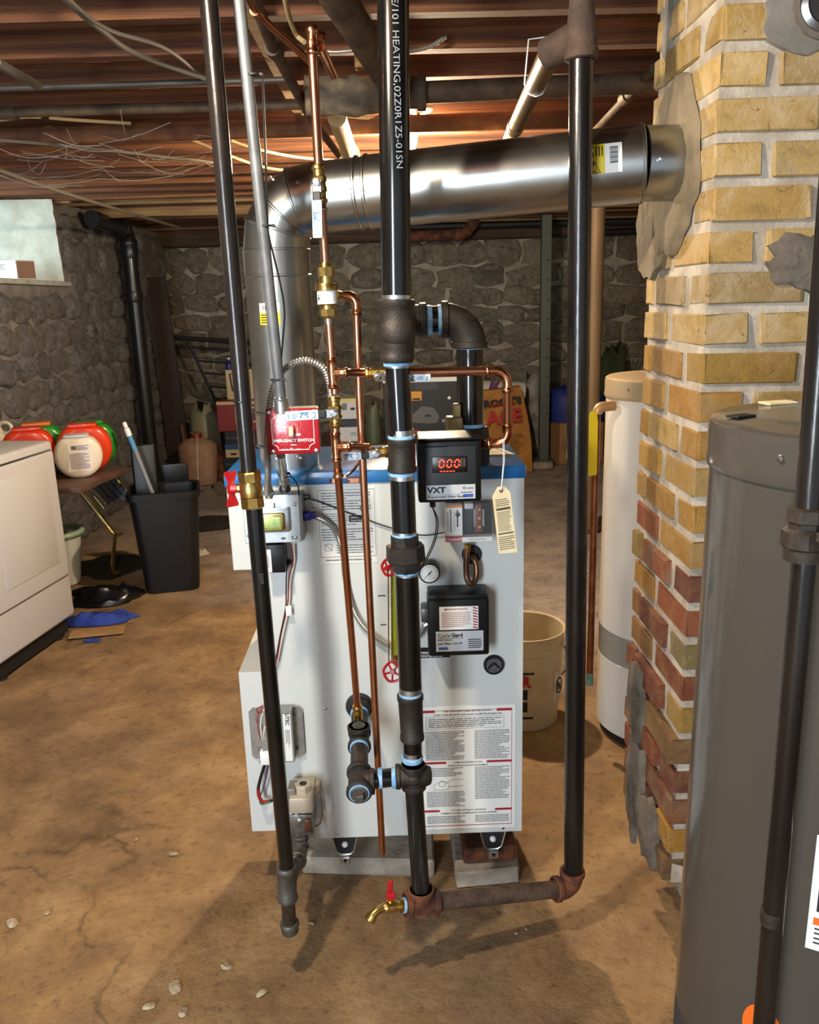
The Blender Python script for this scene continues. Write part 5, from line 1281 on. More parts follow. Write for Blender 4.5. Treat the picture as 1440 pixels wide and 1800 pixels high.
# armoured cables
ac = thing('armoured_cable', 'armoured steel cable arching from behind the switch over to the boiler', 'cable', at(540, 640, 1.72))
armoured([at(470, 868, 1.80), at(471, 830, 1.745), at(470, 780, 1.722), at(472, 735, 1.716), at(477, 695, 1.715), at(488, 664, 1.72), at(508, 643, 1.73), at(540, 634, 1.74), at(568, 648, 1.75), at(580, 678, 1.76), at(583, 700, 1.78)], .0078).build('armour', m_armour, ac, 60)
MB().lathe(at(474, 872, 1.84), V((0, -.5, 1)), [(0, .012), (.012, .012), (.014, .010), (.03, .010)], 16).build('connector', m_galv, ac)
ac2 = thing('armoured_cable', 'armoured steel cable sagging from the junction box down to the low water cut-off', 'cable', P(640, 1090, 1.88))
armoured([P(534, 906, 1.86), P(552, 907, 1.87), P(575, 918, 1.885), P(592, 938, 1.885), P(603, 975, 1.888), P(606, 1010, 1.888), P(614, 1050, 1.888), P(628, 1085, 1.888), P(650, 1112, 1.888), P(690, 1137, 1.885), P(715, 1128, 1.88), P(738, 1112, 1.87), P(748, 1098, 1.87)], .0078).build('armour', m_armour, ac2, 60)
MB().lathe(P(529, 908, 1.855), V((1, .1, .05)), [(0, .010), (.004, .012), (.022, .012), (.024, .009), (.034, .009)], 8).build('blue_connector', M('connector_blue', '232a7a', .35, .4), ac2, 30, label='dark blue cable connector')

# ================================================================== WATER TANKS
m_tank = M('grey_tank_enamel', '48443f', .22, coat=.4)
m_tankw = M('white_tank_enamel', 'dcd9d2', .28, coat=.3)
m_orange = M('orange_sticker', 'e86a1c', .5)
def perf_band(mb, c, r, z0, z1, a0, a1, na, nz):
    """raised strands of a perforated vent band"""
    for j in range(nz+1):
        z = z0+(z1-z0)*j/nz
        mb.tube([V((c.x+r*math.cos(a0+(a1-a0)*i/40), c.y+r*math.sin(a0+(a1-a0)*i/40), z)) for i in range(41)], .0011, 3, False)
    for i in range(na+1):
        a = a0+(a1-a0)*i/na
        mb.tube([V((c.x+r*math.cos(a), c.y+r*math.sin(a), z0)), V((c.x+r*math.cos(a), c.y+r*math.sin(a), z1))], .0011, 3, False)
def water_tank(label, c, r, top, mat, capmat, band, na, arcspan, legs=True):
    c = V((c[0], c[1], 0)); t = thing('water_heater', label, 'water heater', c)
    MB().lathe(c, ZA, [(.03, r*.97), (.035, r), (band[0], r), (band[0]+.002, r*.985), (band[1]-.002, r*.985), (band[1], r), (top-.065, r)], 64).build('shell', mat, t)
    MB().lathe(c, ZA, [(0, r*.93), (.03, r*.93), (.031, r*.96)], 48).build('base_ring', m_blackm, t)
    cap = MB().lathe(c, ZA, [(top-.067, r*1.0), (top-.066, r*1.022), (top-.058, r*1.030), (top-.050, r*1.022), (top-.012, r*1.022), (top-.004, r*1.012), (top, r*.985), (top+.004, r*.6), (top+.006, .001)], 64).build('top_cap', capmat, t)
    mb = MB(); perf_band(mb, c, r*.992, band[0], band[1], arcspan[0], arcspan[1], na, 18); mb.build('vent_mesh', M('vent_mesh_'+mat.name, '8c8375' if legs else '45423f', .5, .3), t, 0, kind='stuff')
    for a in (-2.55, -1.6, 2.6):
        d = V((math.cos(a), math.sin(a), 0)); MB().lathe(c+d*r*1.02+V((0, 0, top-.03)), d, [(0, .005), (.003, .0045), (.004, .001)], 10).build('screw', m_steel, t)
    return t, cap
TC = V((.6355, 1.089, 0)); TR = .196
gt, gcap = water_tank('tall dark grey water heater in front of the brick chimney', TC, TR, 1.38, m_tank, m_tank, (.29, .40), 150, (PI*.85, PI*1.9), False)
p = fl(1303, 731, 1.384); MB().box(p, (.035, .022, .003), Matrix.Rotation(.4, 3, 'Z'), .001).build('knockout', m_blackm, gcap)
p = fl(1368, 708, 1.384); MB().box(p, (.05, .03, .004), Matrix.Rotation(.2, 3, 'Z'), .0015).build('knockout', m_cream, gcap)
def tank_patch(c, r, a0, a1, z0, z1, n=10):
    mb = MB(); R = []
    for i in range(n+1):
        a = a0+(a1-a0)*i/n; q = V((c.x+r*math.cos(a), c.y+r*math.sin(a), 0)); R.append((mb.bm.verts.new(q+ZA*z0), mb.bm.verts.new(q+ZA*z1)))
    for (p_, q_), (p2, q2) in zip(R, R[1:]): mb.bm.faces.new((p_, p2, q2, q_))
    return mb
aL = -2.115
tl_ = tank_patch(TC, TR+.001, aL, aL+.75, .684, .86).build('rating_label', m_paper, gt, label='white label with black field and orange strip')
tank_patch(TC, TR+.0014, aL+.045, aL+.65, .745, .84).build('black_field', m_ink, tl_, 30)
tank_patch(TC, TR+.0014, aL+.032, aL+.70, .724, .735).build('orange_strip', m_orange, tl_, 30)
mb = MB()
for k, z in enumerate((.718, .711, .703, .696)):
    q_ = tank_patch(TC, TR+.0014, aL+.045, aL+.45-.05*(k % 2), z-.0012, z+.0012, 4).bm; me_ = bpy.data.meshes.new('x'); q_.to_mesh(me_); q_.free(); mb.bm.from_mesh(me_)
mb.build('small_print', m_ink, tl_, 0)
# oval orange sticker low on the tank, behind the front pipe
mb = MB(); aO = -2.335; n = 28; ring = []
for f, z_ in ((1, 0), (.0, 0)):
    if f: ring = [mb.bm.verts.new(V((TC.x+(TR+.001)*math.cos(aO+.145*math.cos(2*PI*i/n)), TC.y+(TR+.001)*math.sin(aO+.145*math.cos(2*PI*i/n)), .518+.042*math.sin(2*PI*i/n)))) for i in range(n)]
cv = mb.bm.verts.new(V((TC.x+(TR+.0012)*math.cos(aO), TC.y+(TR+.0012)*math.sin(aO), .515)))
for i in range(n): mb.bm.faces.new((ring[i], ring[(i+1) % n], cv))
ov = mb.build('oval_sticker', m_orange, gt, label='oval orange sticker')
aT = aO+.05
nn = V((math.cos(aT), math.sin(aT), 0)); text('CLOSE', .014, V((TC.x, TC.y, .53))+nn*(TR+.0016), V((-nn.y, nn.x, 0)), ZA, m_ink, ov, bold=.03)
# dark front pipe with its old union
fpn = thing('vent_riser', 'dark thin pipe with corroded union in front of the grey water heater', 'pipe', at(1340, 1800, .9))
pt_, pb_ = at(1437, 690, .9), at(1343, 1800, .9); d = (pt_-pb_).normalized()
u0, u1 = at(1421, 893, .9), at(1414, 985, .9)
cyl_part('upper_pipe', ext(u0, pt_, 2.46), u0, .0148, m_pipe_worn, fpn, 24)
lowz = ext(u1, pb_, .0); cyl_part('lower_pipe', u1, lowz, .0138, m_pipe_worn, fpn, 24)
du = (u1-u0).normalized(); Lu = (u1-u0).length; m_oldu = M('old_union_brown', '2b241e', .65, .3, col2='40362d', ns=26, bump=.4, bs=120)
mb = MB(); mb.lathe(u0, du, [(-.002, .016), (0, .0235), (.014, .0245), (.016, .021), (.03, .021)], 8); mb.lathe(u0, du, [(.022, .021), (.026, .027), (.044, .0275), (.050, .021)], 8, True, .35); mb.lathe(u0, du, [(.046, .0205), (Lu-.018, .020), (Lu-.016, .0240), (Lu-.002, .0240), (Lu, .016)], 20); mb.cyl((u0+u1)/2, (u0+u1)/2+V((.012, -.03, 0)), .012, None, 8)
mb.build('old_union', m_oldu, fpn, 35, label='corroded brown union')
q = at(1357, 1610, .9); MB().cyl(q-d*.010, q+d*.010, .0142, None, 24).build('worn_band', m_oldu, fpn)
# white tank behind the chimney
WC = V((.932, 2.73, 0))
wt, wcap = water_tank('tall cream white water heater behind the brick chimney', WC, .22, 1.285, m_tankw, M('tank_cap_tan', 'b5a184', .35, .3), (.30, .41), 130, (PI*.75, PI*1.75))
mb = MB()
for px in (1112, 1120, 1128): mb.cyl(fl(px, 641, 1.29), fl(px, 641, 1.29)+V((0, 0, .02)), .005, None, 8)
mb.build_each('terminal', m_blackm, wt)
# relief tube of the white tank with its yellow tag
m_oldcopper = M('old_copper', '6b3a22', .4, .75, col2='8a5232', ns=20)
ro = thing('relief_tube', 'old brown copper relief tube with green end beside the white water heater', 'pipe', at(1036, 1205, 2.60))
a, b = at(1050, 722, 2.60), at(1036.5, 1203, 2.60)
MB().tube([a, b], .0115, 14).build('tube', m_oldcopper, ro)
MB().cyl(b+(a-b).normalized()*.045, b-(a-b).normalized()*.001, .0122, None, 14).build('green_end', M('verdigris', '4d6b5c', .8, col2='6a8573', ns=40), ro, label='green corroded end')
mb = MB(); mb.tube(arc(a+V((0, 0, .012)), -ZA, V((1, .25, 0)), .022, 8)+[a+V((.058, .018, .012))], .0165, 14); mb.build('elbow', M('elbow_tan', 'a98358', .45, .3), ro)
mb = MB(); yt = a+V((-.018, -.02, -.01)); mb.prism([(-.024, -.20), (.020, -.195), (.018, -.02), (.012, .01), (-.010, .012), (-.018, -.02)], yt, V((.95, .3, 0)), ZA, .001); tgy = mb.build('yellow_tag', M('tag_yellow', 'd8bd1f', .55), ro, 0)
mb = MB(); print_lines(mb, yt+V((-.014, -.0, -.185)), V((.95, .3, 0)), ZA, .028, .155, 22, .35, .1, .6, rnd=LR, depth=.0019); mb.build('small_print', m_inkg, tgy, 0)
# bucket
BC = V((.455, 2.835, 0)); m_bucket = M('bucket_plastic', 'cfc2a4', .5, col2='b7a684', ns=11, lo=.45, hi=.75)
bk = thing('bucket', 'dirty white plastic bucket with red R behind the boiler', 'bucket', BC)
MB().lathe(BC, ZA, [(0, .001), (0, .122), (.01, .127), (.30, .142), (.302, .147), (.318, .147), (.32, .143), (.365, .146), (.37, .152), (.372, .148), (.366, .142), (.31, .138), (.03, .122), (.012, .001)], 48, False).build('pail', m_bucket, bk)
mb = MB(); aB = math.atan2(BC.y*-1+.0, -BC.x); aB = -PI/2+.16
def bp_(mb, a0, a1, z0, z1, r=.1475, n=6):
    for i in range(n):
        A0, A1 = a0+(a1-a0)*i/n, a0+(a1-a0)*(i+1)/n
        rr_ = lambda z: .1275+.0146*(z-.01)/.29+.0008
        mb.quad(*[V((BC.x+rr_(z)*math.cos(a_), BC.y+rr_(z)*math.sin(a_), z)) for a_, z in ((A0, z0), (A1, z0), (A1, z1), (A0, z1))])
bp_(mb, -2.9, aB-.05, .235, .244); bp_(mb, -2.9, aB-.05, .055, .064); bp_(mb, aB-.9, aB-.22, .085, .125); bp_(mb, aB-.9, aB-.22, .135, .175)
lbk = mb.build('black_bands', m_ink, bk, 0)
for i, ch in enumerate('BUCKER'[-3:]):
    a_ = aB-.76+.24*i; nn = V((math.cos(a_), math.sin(a_), 0)); text(ch, .058, V((BC.x, BC.y, .206))+nn*.1405, V((-nn.y, nn.x, 0)), ZA, M('bucket_red', 'b01c22', .5), bk, bold=.05)
mb = MB(); bp_(mb, aB+.62, aB+1.08, .10, .22); wl_ = mb.build('warning_label', M('bucket_label', 'ded7c6', .5), bk, 0)
aW = aB+.85; nn = V((math.cos(aW), math.sin(aW), 0)); tx = V((-nn.y, nn.x, 0)); cW = V((BC.x, BC.y, .160))+nn*.1400
mb = MB(); mb.tube([cW+tx*.024*math.cos(t_)+ZA*.030*math.sin(t_) for t_ in [i*PI/12 for i in range(24)]], .0024, 5, True, True); mb.tube([cW+tx*-.017+ZA*.021, cW+tx*.017-ZA*.021], .0024, 5); mb.tube([cW+tx*x+ZA*z for x, z in ((-.006, -.014), (.006, -.014), (.008, .006), (-.008, .006))], .0014, 4, True, True); mb.build('no_sign', m_ink, wl_, 0)
text('WARNING', .008, cW+ZA*.046, tx, ZA, m_ink, wl_)
mb = MB(); print_lines(mb, cW+tx*-.026-ZA*.055, tx, ZA, .05, .018, 4, .4, .1, .4, rnd=LR); mb.build('small_print', m_inkg, wl_, 0)
h = V((BC.x+.146, BC.y+.02, .30)); MB().tube(spline([h, h+V((.012, -.012, -.04)), h+V((.022, -.03, -.075)), h+V((.008, -.06, -.09)), h+V((-.02, -.10, -.095))], 8), .0024, 6).build('bail_wire', m_blackm, bk)

# ================================================================== CEILING LINES AND LAMP
m_oldpipe = M('old_ceiling_pipe', '46382e', .7, .25, col2='63513f', ns=12, bump=.3, bs=70)
m_creampipe = M('cream_pipe', 'c0a878', .7, col2='a8916a', ns=14, bump=.3, bs=60)
def run(name, label, pts, r, mat, cat='pipe', group=None, n=12, smooth=False, couplings=(), parent_only=False):
    P_ = spline(pts, 8) if smooth else [V(p) for p in pts]
    if not couplings:
        o = MB().tube(P_, r, n).build(name, mat); tag(o, label, cat, group); return o
    t = thing(name, label, cat, P_[0], group); MB().tube(P_, r, n).build('tube', mat, t)
    for c, d, L, rr_ in couplings: MB().lathe(V(c)-V(d).normalized()*L/2, d, [(0, rr_*.96), (.006, rr_), (L-.006, rr_), (L, rr_*.96)], 16).build('coupling', mat, t)
    return t
run('ceiling_conduit', 'thin dark conduit nearest of the three lines along the ceiling at left', [(-2.19, 2.69, 2.185), (-.27, 2.69, 2.195)], .0095, M('dark_conduit', '4a4642', .55, .4), 'conduit')
run('ceiling_pipe', 'medium dusty pipe second of the three lines along the ceiling at left', [(-2.19, 2.98, 2.185), (-.22, 2.98, 2.19)], .0175, m_oldpipe, couplings=(((-1.25, 2.98, 2.187), XA, .07, .022),))
run('ceiling_pipe', 'thick rusty brown pipe across the whole ceiling behind the lamp', [(-2.15, 3.37, 2.185), (3.0, 3.37, 2.205)], .034, M('ceiling_rust', '5c3a26', .75, .2, col2='7a5236', ns=9, bump=.4, bs=60))
mp_ = thing('steam_main', 'thick dark steam main coming towards the camera beside the black column', 'pipe', (.0, 2.5, 2.1))
m0, m1 = fl(597, 0, 2.165), V((.035, 2.62, 2.135)); dm = (m1-m0).normalized()
cyl_part('main_pipe', m0-dm*.6, m1-dm*.05, .037, m_oldpipe, mp_, 24)
mb = MB(); elbow(mb, m1, -dm, XA, .044, .085, .050, .025); mb.cyl(m1-XA*.09, m1, .042); mb.build('elbow', m_oldpipe, mp_, 45)
cyl_part('side_pipe', m1+XA*.07, (2.6, 2.60, 2.175), .030, m_oldpipe, mp_, 20)
wc_ = V((-.225, 2.56, fl(563, 178, 2.1).z+.02))
mb = MB(); mb.lathe(wc_, V((1, .12, .0)), [(0, .040), (.0, .052), (.03, .054), (.10, .050), (.14, .056), (.17, .046), (.22, .042)], 20); mb.build('wrapped_end', M('old_lagging', '5e5346', .95, col2='83755f', ns=18, bump=.9, bs=60), mp_, 50, label='pale lagged end of the steam main', jit=.003)
MB().lathe(wc_-V((.003, 0, 0)), V((1, .12, 0)), [(0, .001), (0, .043), (.004, .044)], 20).build('end_plug', M('plug_brown', '5a463a', .8, col2='71594a', ns=20, bump=.4), mp_)
run('cream_drain', 'pale wrapped pipe running back under the joists behind the copper elbow', [fl(592, 205, 2.10), fl(619, 280, 2.10)], .030, m_creampipe, couplings=((fl(616, 272, 2.10), YA, .06, .037),))
run('ceiling_pipe', 'thin dark pipe beside the pale wrapped pipe under the joists', [fl(440, -20, 2.13), fl(478, 80, 2.13), fl(545, 205, 2.12), fl(598, 275, 2.12)], .014, m_oldpipe, couplings=((fl(482, 88, 2.13), V((.1, 1, 0)), .05, .02),))
run('copper_branch', 'bright copper tube slanting across the ceiling to the copper feed', [fl(437, -8, 2.12), fl(446, 12, 2.12), fl(460, 32, 2.12), fl(549, 112, 2.10)], .0085, m_copper, couplings=((fl(452, 22, 2.12), V((.2, 1, 0)), .03, .011),))
o = MB().box2((-.335, 2.05, 2.218), (-.30, 3.45, 2.24), .002).build('batten', m_joist_pale); tag(o, 'pale wood batten nailed under the joists left of the copper feed', 'batten')
run('flex_cable', 'pale curved cable above the copper elbow', [fl(500, -5, 2.2), fl(510, 35, 2.19), fl(522, 62, 2.18), fl(535, 74, 2.16)], .006, m_creampipe, 'cable', smooth=True)
gp = thing('gold_lit_drain', 'shiny steel pipe with gold lamplight in its colour running back from the corroded tee to the lamp', 'pipe', (.43, 2.3, 2.05))
g0, g1 = f0+V((-.045, .065, -.012)), fl(888, 262, 2.10); m_gold = M('gold_lit_steel', '7d6238', .32, .8, col2='94784a', ns=12)  # steel pipe; the lamp's gold light is painted into its colour
cyl_part('pipe', g0, g0.lerp(g1, .62), .024, m_gold, gp, 20); cyl_part('lower_pipe', g0.lerp(g1, .62), g1+(g1-g0)*.3, .0235, m_creampipe, gp, 20)
MB().cyl(g0.lerp(g1, .60), g0.lerp(g1, .66), .027, None, 20).build('coupling', m_gold, gp)
mb = MB(); hc = g0.lerp(g1, .20); mb.tube([V((hc.x+.03, hc.y, hc.z+.10)), V((hc.x-.018, hc.y, hc.z+.095)), V((hc.x-.027, hc.y, hc.z)), V((hc.x-.015, hc.y, hc.z-.022)), V((hc.x, hc.y, hc.z-.027)), V((hc.x+.015, hc.y, hc.z-.022)), V((hc.x+.027, hc.y, hc.z)), V((hc.x+.03, hc.y, hc.z+.10))], .002, 5); mb.build('hanger', m_white, gp)
run('ceiling_pipe', 'thin brown pipe running back beside the brick chimney', [fl(1150, 120, 2.15), fl(1048, 228, 2.15)], .013, m_oldpipe, couplings=((fl(1100, 172, 2.15), YA, .06, .019),))
# electrical box
eb = thing('ceiling_box', 'small grey electrical box on a joist left of the black column', 'electrical box', at(645, 92, 2.52))
c = at(646, 88, 2.52); MB().box(c, (.075, .045, .038), None, .003).build('box', m_galv, eb)
MB().box(c+V((0, .0, -.034)), (.072, .042, .026), None, .002).build('wood_pad', m_joist_pale, eb)
armoured([c+V((.035, 0, .0)), c+V((.10, .0, -.006)), c+V((.17, 0, .004)), c+V((.22, 0, .03))], .007).build('armour', m_armour, eb, 60)
armoured([c+V((-.035, 0, .0)), c+V((-.10, .0, -.002)), c+V((-.16, 0, .012))], .006).build('armour', m_armour, eb, 60)
# lamp
lmp = thing('ceiling_lamp', 'bare glowing bulb in a porcelain holder hanging behind the black column', 'lamp', (.10, 3.45, 2.1))
lh = at(738, 202, 3.42); bbp = at(724, 250, 3.46)
MB().lathe(lh+V((0, 0, .035)), -ZA, [(-.05, .018), (.0, .02), (.004, .045), (.018, .05), (.026, .042), (.03, .02)], 28).build('porcelain_holder', M('porcelain', 'd9cba6', .25), lmp)
dl_ = (bbp-(lh+V((0, 0, .005)))).normalized()
MB().cyl(lh, lh.lerp(bbp, .5), .013, None, 14).build('screw_cap', m_brass, lmp)
MB().lathe(lh.lerp(bbp, .45), dl_, [(0, .012), (.02, .013), (.045, .018), (.065, .020), (.082, .017), (.090, .009), (.092, .001)], 20).build('bulb', M('bulb_glow', 'fff0d0', .4, emit='ffd9a0', es=40), lmp, label='glowing bulb')
# cables
m_cg = M('cable_grey', '6b6459', .8); m_cc = M('cable_cream', 'b09a72', .7)
for lab_, pts, r, mat in (
    ('dusty grey cable slanting from the top left corner towards the gas pipe', [fl(112, -4, 2.2), fl(175, 50, 2.2), fl(240, 95, 2.2), fl(372, 142, 2.19)], .007, m_cg),
    ('second dusty cable branching off the slanting cable at top left', [fl(118, -4, 2.19), fl(190, 52, 2.19), fl(290, 85, 2.2), fl(362, 140, 2.2)], .005, m_cg),
    ('pale cable strip lying on the ceiling pipes at far left', [fl(-5, 212, 2.215), fl(40, 206, 2.215), fl(72, 206, 2.215)], .006, m_cc),
    ('pale cable on the ceiling left of the gas pipe above the rusty pipe', [fl(86, 207, 2.215), fl(130, 211, 2.215), fl(230, 217, 2.215)], .006, m_cc),
    ('long thin cable sagging below the rusty pipe at left', [fl(-5, 246, 2.16), fl(100, 255, 2.15), fl(240, 270, 2.15), fl(375, 286, 2.16)], .006, m_cg),
    ('dark cable slanting down over the window towards the stack pipe', [fl(-5, 298, 2.12), fl(70, 325, 2.1), fl(170, 357, 2.08), fl(315, 400, 2.1)], .009, m_cg),
    ('cream cable right of the grey conduit, upper of two', [fl(405, 247, 2.17), fl(450, 262, 2.16), fl(520, 276, 2.16), fl(590, 282, 2.17)], .006, m_cc),
    ('cream cable right of the grey conduit, lower of two', [fl(335, 245, 2.17), fl(420, 280, 2.14), fl(480, 297, 2.14), fl(560, 302, 2.16)], .006, m_cc),
    ('bright cream cable running right behind the copper feed to the lamp', [fl(530, 198, 2.21), fl(600, 203, 2.215), fl(700, 211, 2.215), fl(745, 208, 2.22)], .008, m_cc),
    ('pale cable end poking out beside the brick chimney', [fl(1078, 134, 2.2), fl(1104, 146, 2.2), fl(1122, 160, 2.2)], .006, m_cc),
    ('dark cable bundle at the far upper left edge', [fl(-6, 110, 2.15), fl(30, 130, 2.15), fl(68, 152, 2.17)], .012, m_cg)):
    if 'top left' in lab_: pts = [pts[0]+(pts[0]-pts[1])*1.6]+pts; pts[0].z = 2.23
    run('ceiling_cable', lab_, pts, r, mat, 'cable', 'loose cables under the joists', 6, True)
# cobwebs
mb = MB(); rw = random.Random(21)
for i in range(46):
    px, py = rw.uniform(0, 360), rw.uniform(235, 330); z = rw.uniform(2.08, 2.2); a = fl(px, py, z); b = a+V((rw.uniform(-.3, .35), rw.uniform(-.15, .15), rw.uniform(-.01, .06))); b.z = min(b.z, 2.24)
    m_ = (a+b)/2-V((0, 0, rw.uniform(.005, .03))); mb.tube(spline([a, m_, b], 4), .0011, 3)
cw = mb.build('cobwebs', M('cobweb', '9a948c', .9), kind='stuff'); tag(cw, 'grey cobweb strands hanging under the joists at left', 'cobweb')
# pipes along the top of the back wall
run('wall_pipe', 'rusty brown pipe with elbow high on the back wall under the flue', [at(700, 417, 7.9), at(812, 412, 7.9), at(820, 408, 7.9), at(838, 385, 7.9)], .05, m_rust, couplings=((at(806, 413, 7.9), XA, .05, .06),))
run('wall_pipe', 'long black pipe high on the back wall right of the flue', [at(700, 400, 8.1), at(1128, 388, 8.1)], .035, m_blackm)
run('wall_pipe', 'lower short black pipe on the back wall beside the chimney', [at(1040, 410, 8.2), at(1140, 404, 8.2)], .03, m_blackm)

# ================================================================== LEFT SIDE
m_dryer = M('dryer_enamel', 'c6c4c6', .35, coat=.2)
dyaw = math.radians(9.6); e1_, e2_ = V((math.sin(dyaw), math.cos(dyaw), 0)), V((-math.cos(dyaw), math.sin(dyaw), 0))
def appliance(c0, width, depth, z0, z1, label, name, door=True):
    """c0: far front lower corner on the floor; front face runs towards the camera along -e1"""
    t = thing(name, label, name, c0)
    R = Matrix((e2_, -e1_, ZA)).transposed()           # local x = back, y = towards camera, z = up
    def T(x, y, z): return c0+e2_*x-e1_*y+ZA*z
    mb = MB(); mb.box(T(depth/2, width/2, (z0+z1)/2), (depth, width, z1-z0), R, .018, 3); mb.build('cabinet', m_dryer, t, 40)
    mb = MB(); mb.box(T(depth/2+.02, width/2, z0/2+.015), (depth-.04, width-.03, z0), R, .004); mb.build('plinth', m_blackm, t)
    MB().lathe(T(.06, .08, 0), ZA, [(0, .022), (.012, .022), (.014, .010), (.05, .010)], 12).build('foot', m_blackm, t); MB().lathe(T(.06, width-.08, 0), ZA, [(0, .022), (.012, .022), (.014, .010), (.05, .010)], 12).build('foot', m_blackm, t)
    if door:
        mb = MB(); mb.box(T(-.006, width/2, (z0+z1)/2+.085), (.020, width-.05, (z1-z0)*.70), R, .012, 3); dr = mb.build('door', m_dryer, t, 40)
        mb = MB(); mb.box(T(-.0165, width/2, (z0+z1)/2+.10), (.006, width-.20, (z1-z0)*.54), R, .0028, 2); mb.build('door_panel', m_dryer, dr, 40)
        mb = MB(); mb.box(T(.002, width/2, (z0+z1)/2+.085), (.004, width-.036, (z1-z0)*.72), R, .001); mb.build('door_gap', M('gap_grey', '55524e', .6), t, 0)
    mb = MB(); mb.box(T(depth-.05, width/2, z1+.05), (.08, width-.01, .10), R, .015, 2); mb.build('control_panel', m_dryer, t, 40)
    return t
dc0 = fl(138, 1112); dc0.z = 0
appliance(dc0, .60, .50, .10, .965, 'white clothes dryer with large plain door at the left edge', 'dryer')
appliance(dc0-e1_*.612+e2_*.004, .62, .50, .10, .965, 'white washing machine cut off by the left picture edge', 'washer', False)
# window sill box
c = atx(60, 475, XL-.16); c = V((XL-.14, 5.30, WZ0))
bxs = thing('sill_box', 'white printed carton standing on the window sill', 'box', c)
Rb = Matrix.Rotation(math.radians(-28), 3, 'Z')
MB().box(c+V((0, 0, .058)), (.30, .14, .112), Rb, .003).build('carton', M('carton_white', 'e2e5e2', .6), bxs)
MB().box(c+Rb @ V((.151, 0, .058)), (.003, .125, .10), Rb).build('brown_end', M('carton_brown', '8a6a5c', .7), bxs, 0)
mb = MB(); print_lines(mb, c+Rb @ V((-.11, -.0715, .06)), Rb @ XA, ZA, .17, .035, 3, .4, .1, .5, rnd=LR); mb.build('small_print', m_inkg, bxs, 0)
# black soil stack
sk = thing('soil_stack', 'black plastic soil stack with top elbow on the left wall', 'pipe', (-2.05, 6.8, 0))
m_abs = M('black_abs', '17191d', .4, coat=.15)
ex = V((-2.045, 6.80, 0)); ztop = atx(214, 383, -2.06).z-.08
MB().cyl(ex, ex+ZA*(ztop-.10), .057, None, 28).build('pipe', m_abs, sk)
mb = MB(); elbow(mb, ex+ZA*ztop, -ZA, V((-.03, -1, .02)), .058, .13, .068, .05, bend=.10); mb.build('elbow', m_abs, sk, 45)
MB().cyl(ex+ZA*ztop+V((-.003, -.12, .002)), ex+ZA*ztop+V((-.02, -.72, .014)), .057, None, 28).build('side_pipe', m_abs, sk)
for y_ in (435, 512): 
    z_ = atx(226, y_, -2.05).z; MB().lathe(ex+ZA*z_, -ZA, [(0, .066), (.008, .068), (.075, .068), (.085, .064)], 28).build('hub', m_abs, sk)
# dark board against the wall
o = MB().box(V((-2.06, 7.62, .91)), (.20, .03, 1.80), Matrix.Rotation(math.radians(-2.5), 3, 'Y'), .006).build('plank', M('dark_board', '2b201d', .7, col2='3a2b26', ns=5)); tag(o, 'tall dark brown board leaning in the back left corner', 'board')
# folding table
tz = .71; tC = fl(139, 857, tz); m_tabtop = M('table_brown', '4a332c', .5, col2='5b4238', ns=6)
tb = thing('folding_table', 'dark brown folding table with detergent tubs behind the dryer', 'table', V((tC.x, tC.y, 0)))
def TT(a, b, z): return V((tC.x, tC.y, 0))+e1_*a+e2_*b+ZA*z
RT = Matrix((e2_, -e1_, ZA)).transposed()
MB().box(TT(.26, .285, tz-.016), (.57, .52, .032), RT, .006, 2).build('tabletop', m_tabtop, tb)
for a_, b_ in ((.10, .34), (.44, .42), (.10, .5), (.46, .5)): MB().cyl(TT(a_, b_, tz-.03), TT(a_, b_, 0), .012, None, 10).build('leg', m_blackm, tb)
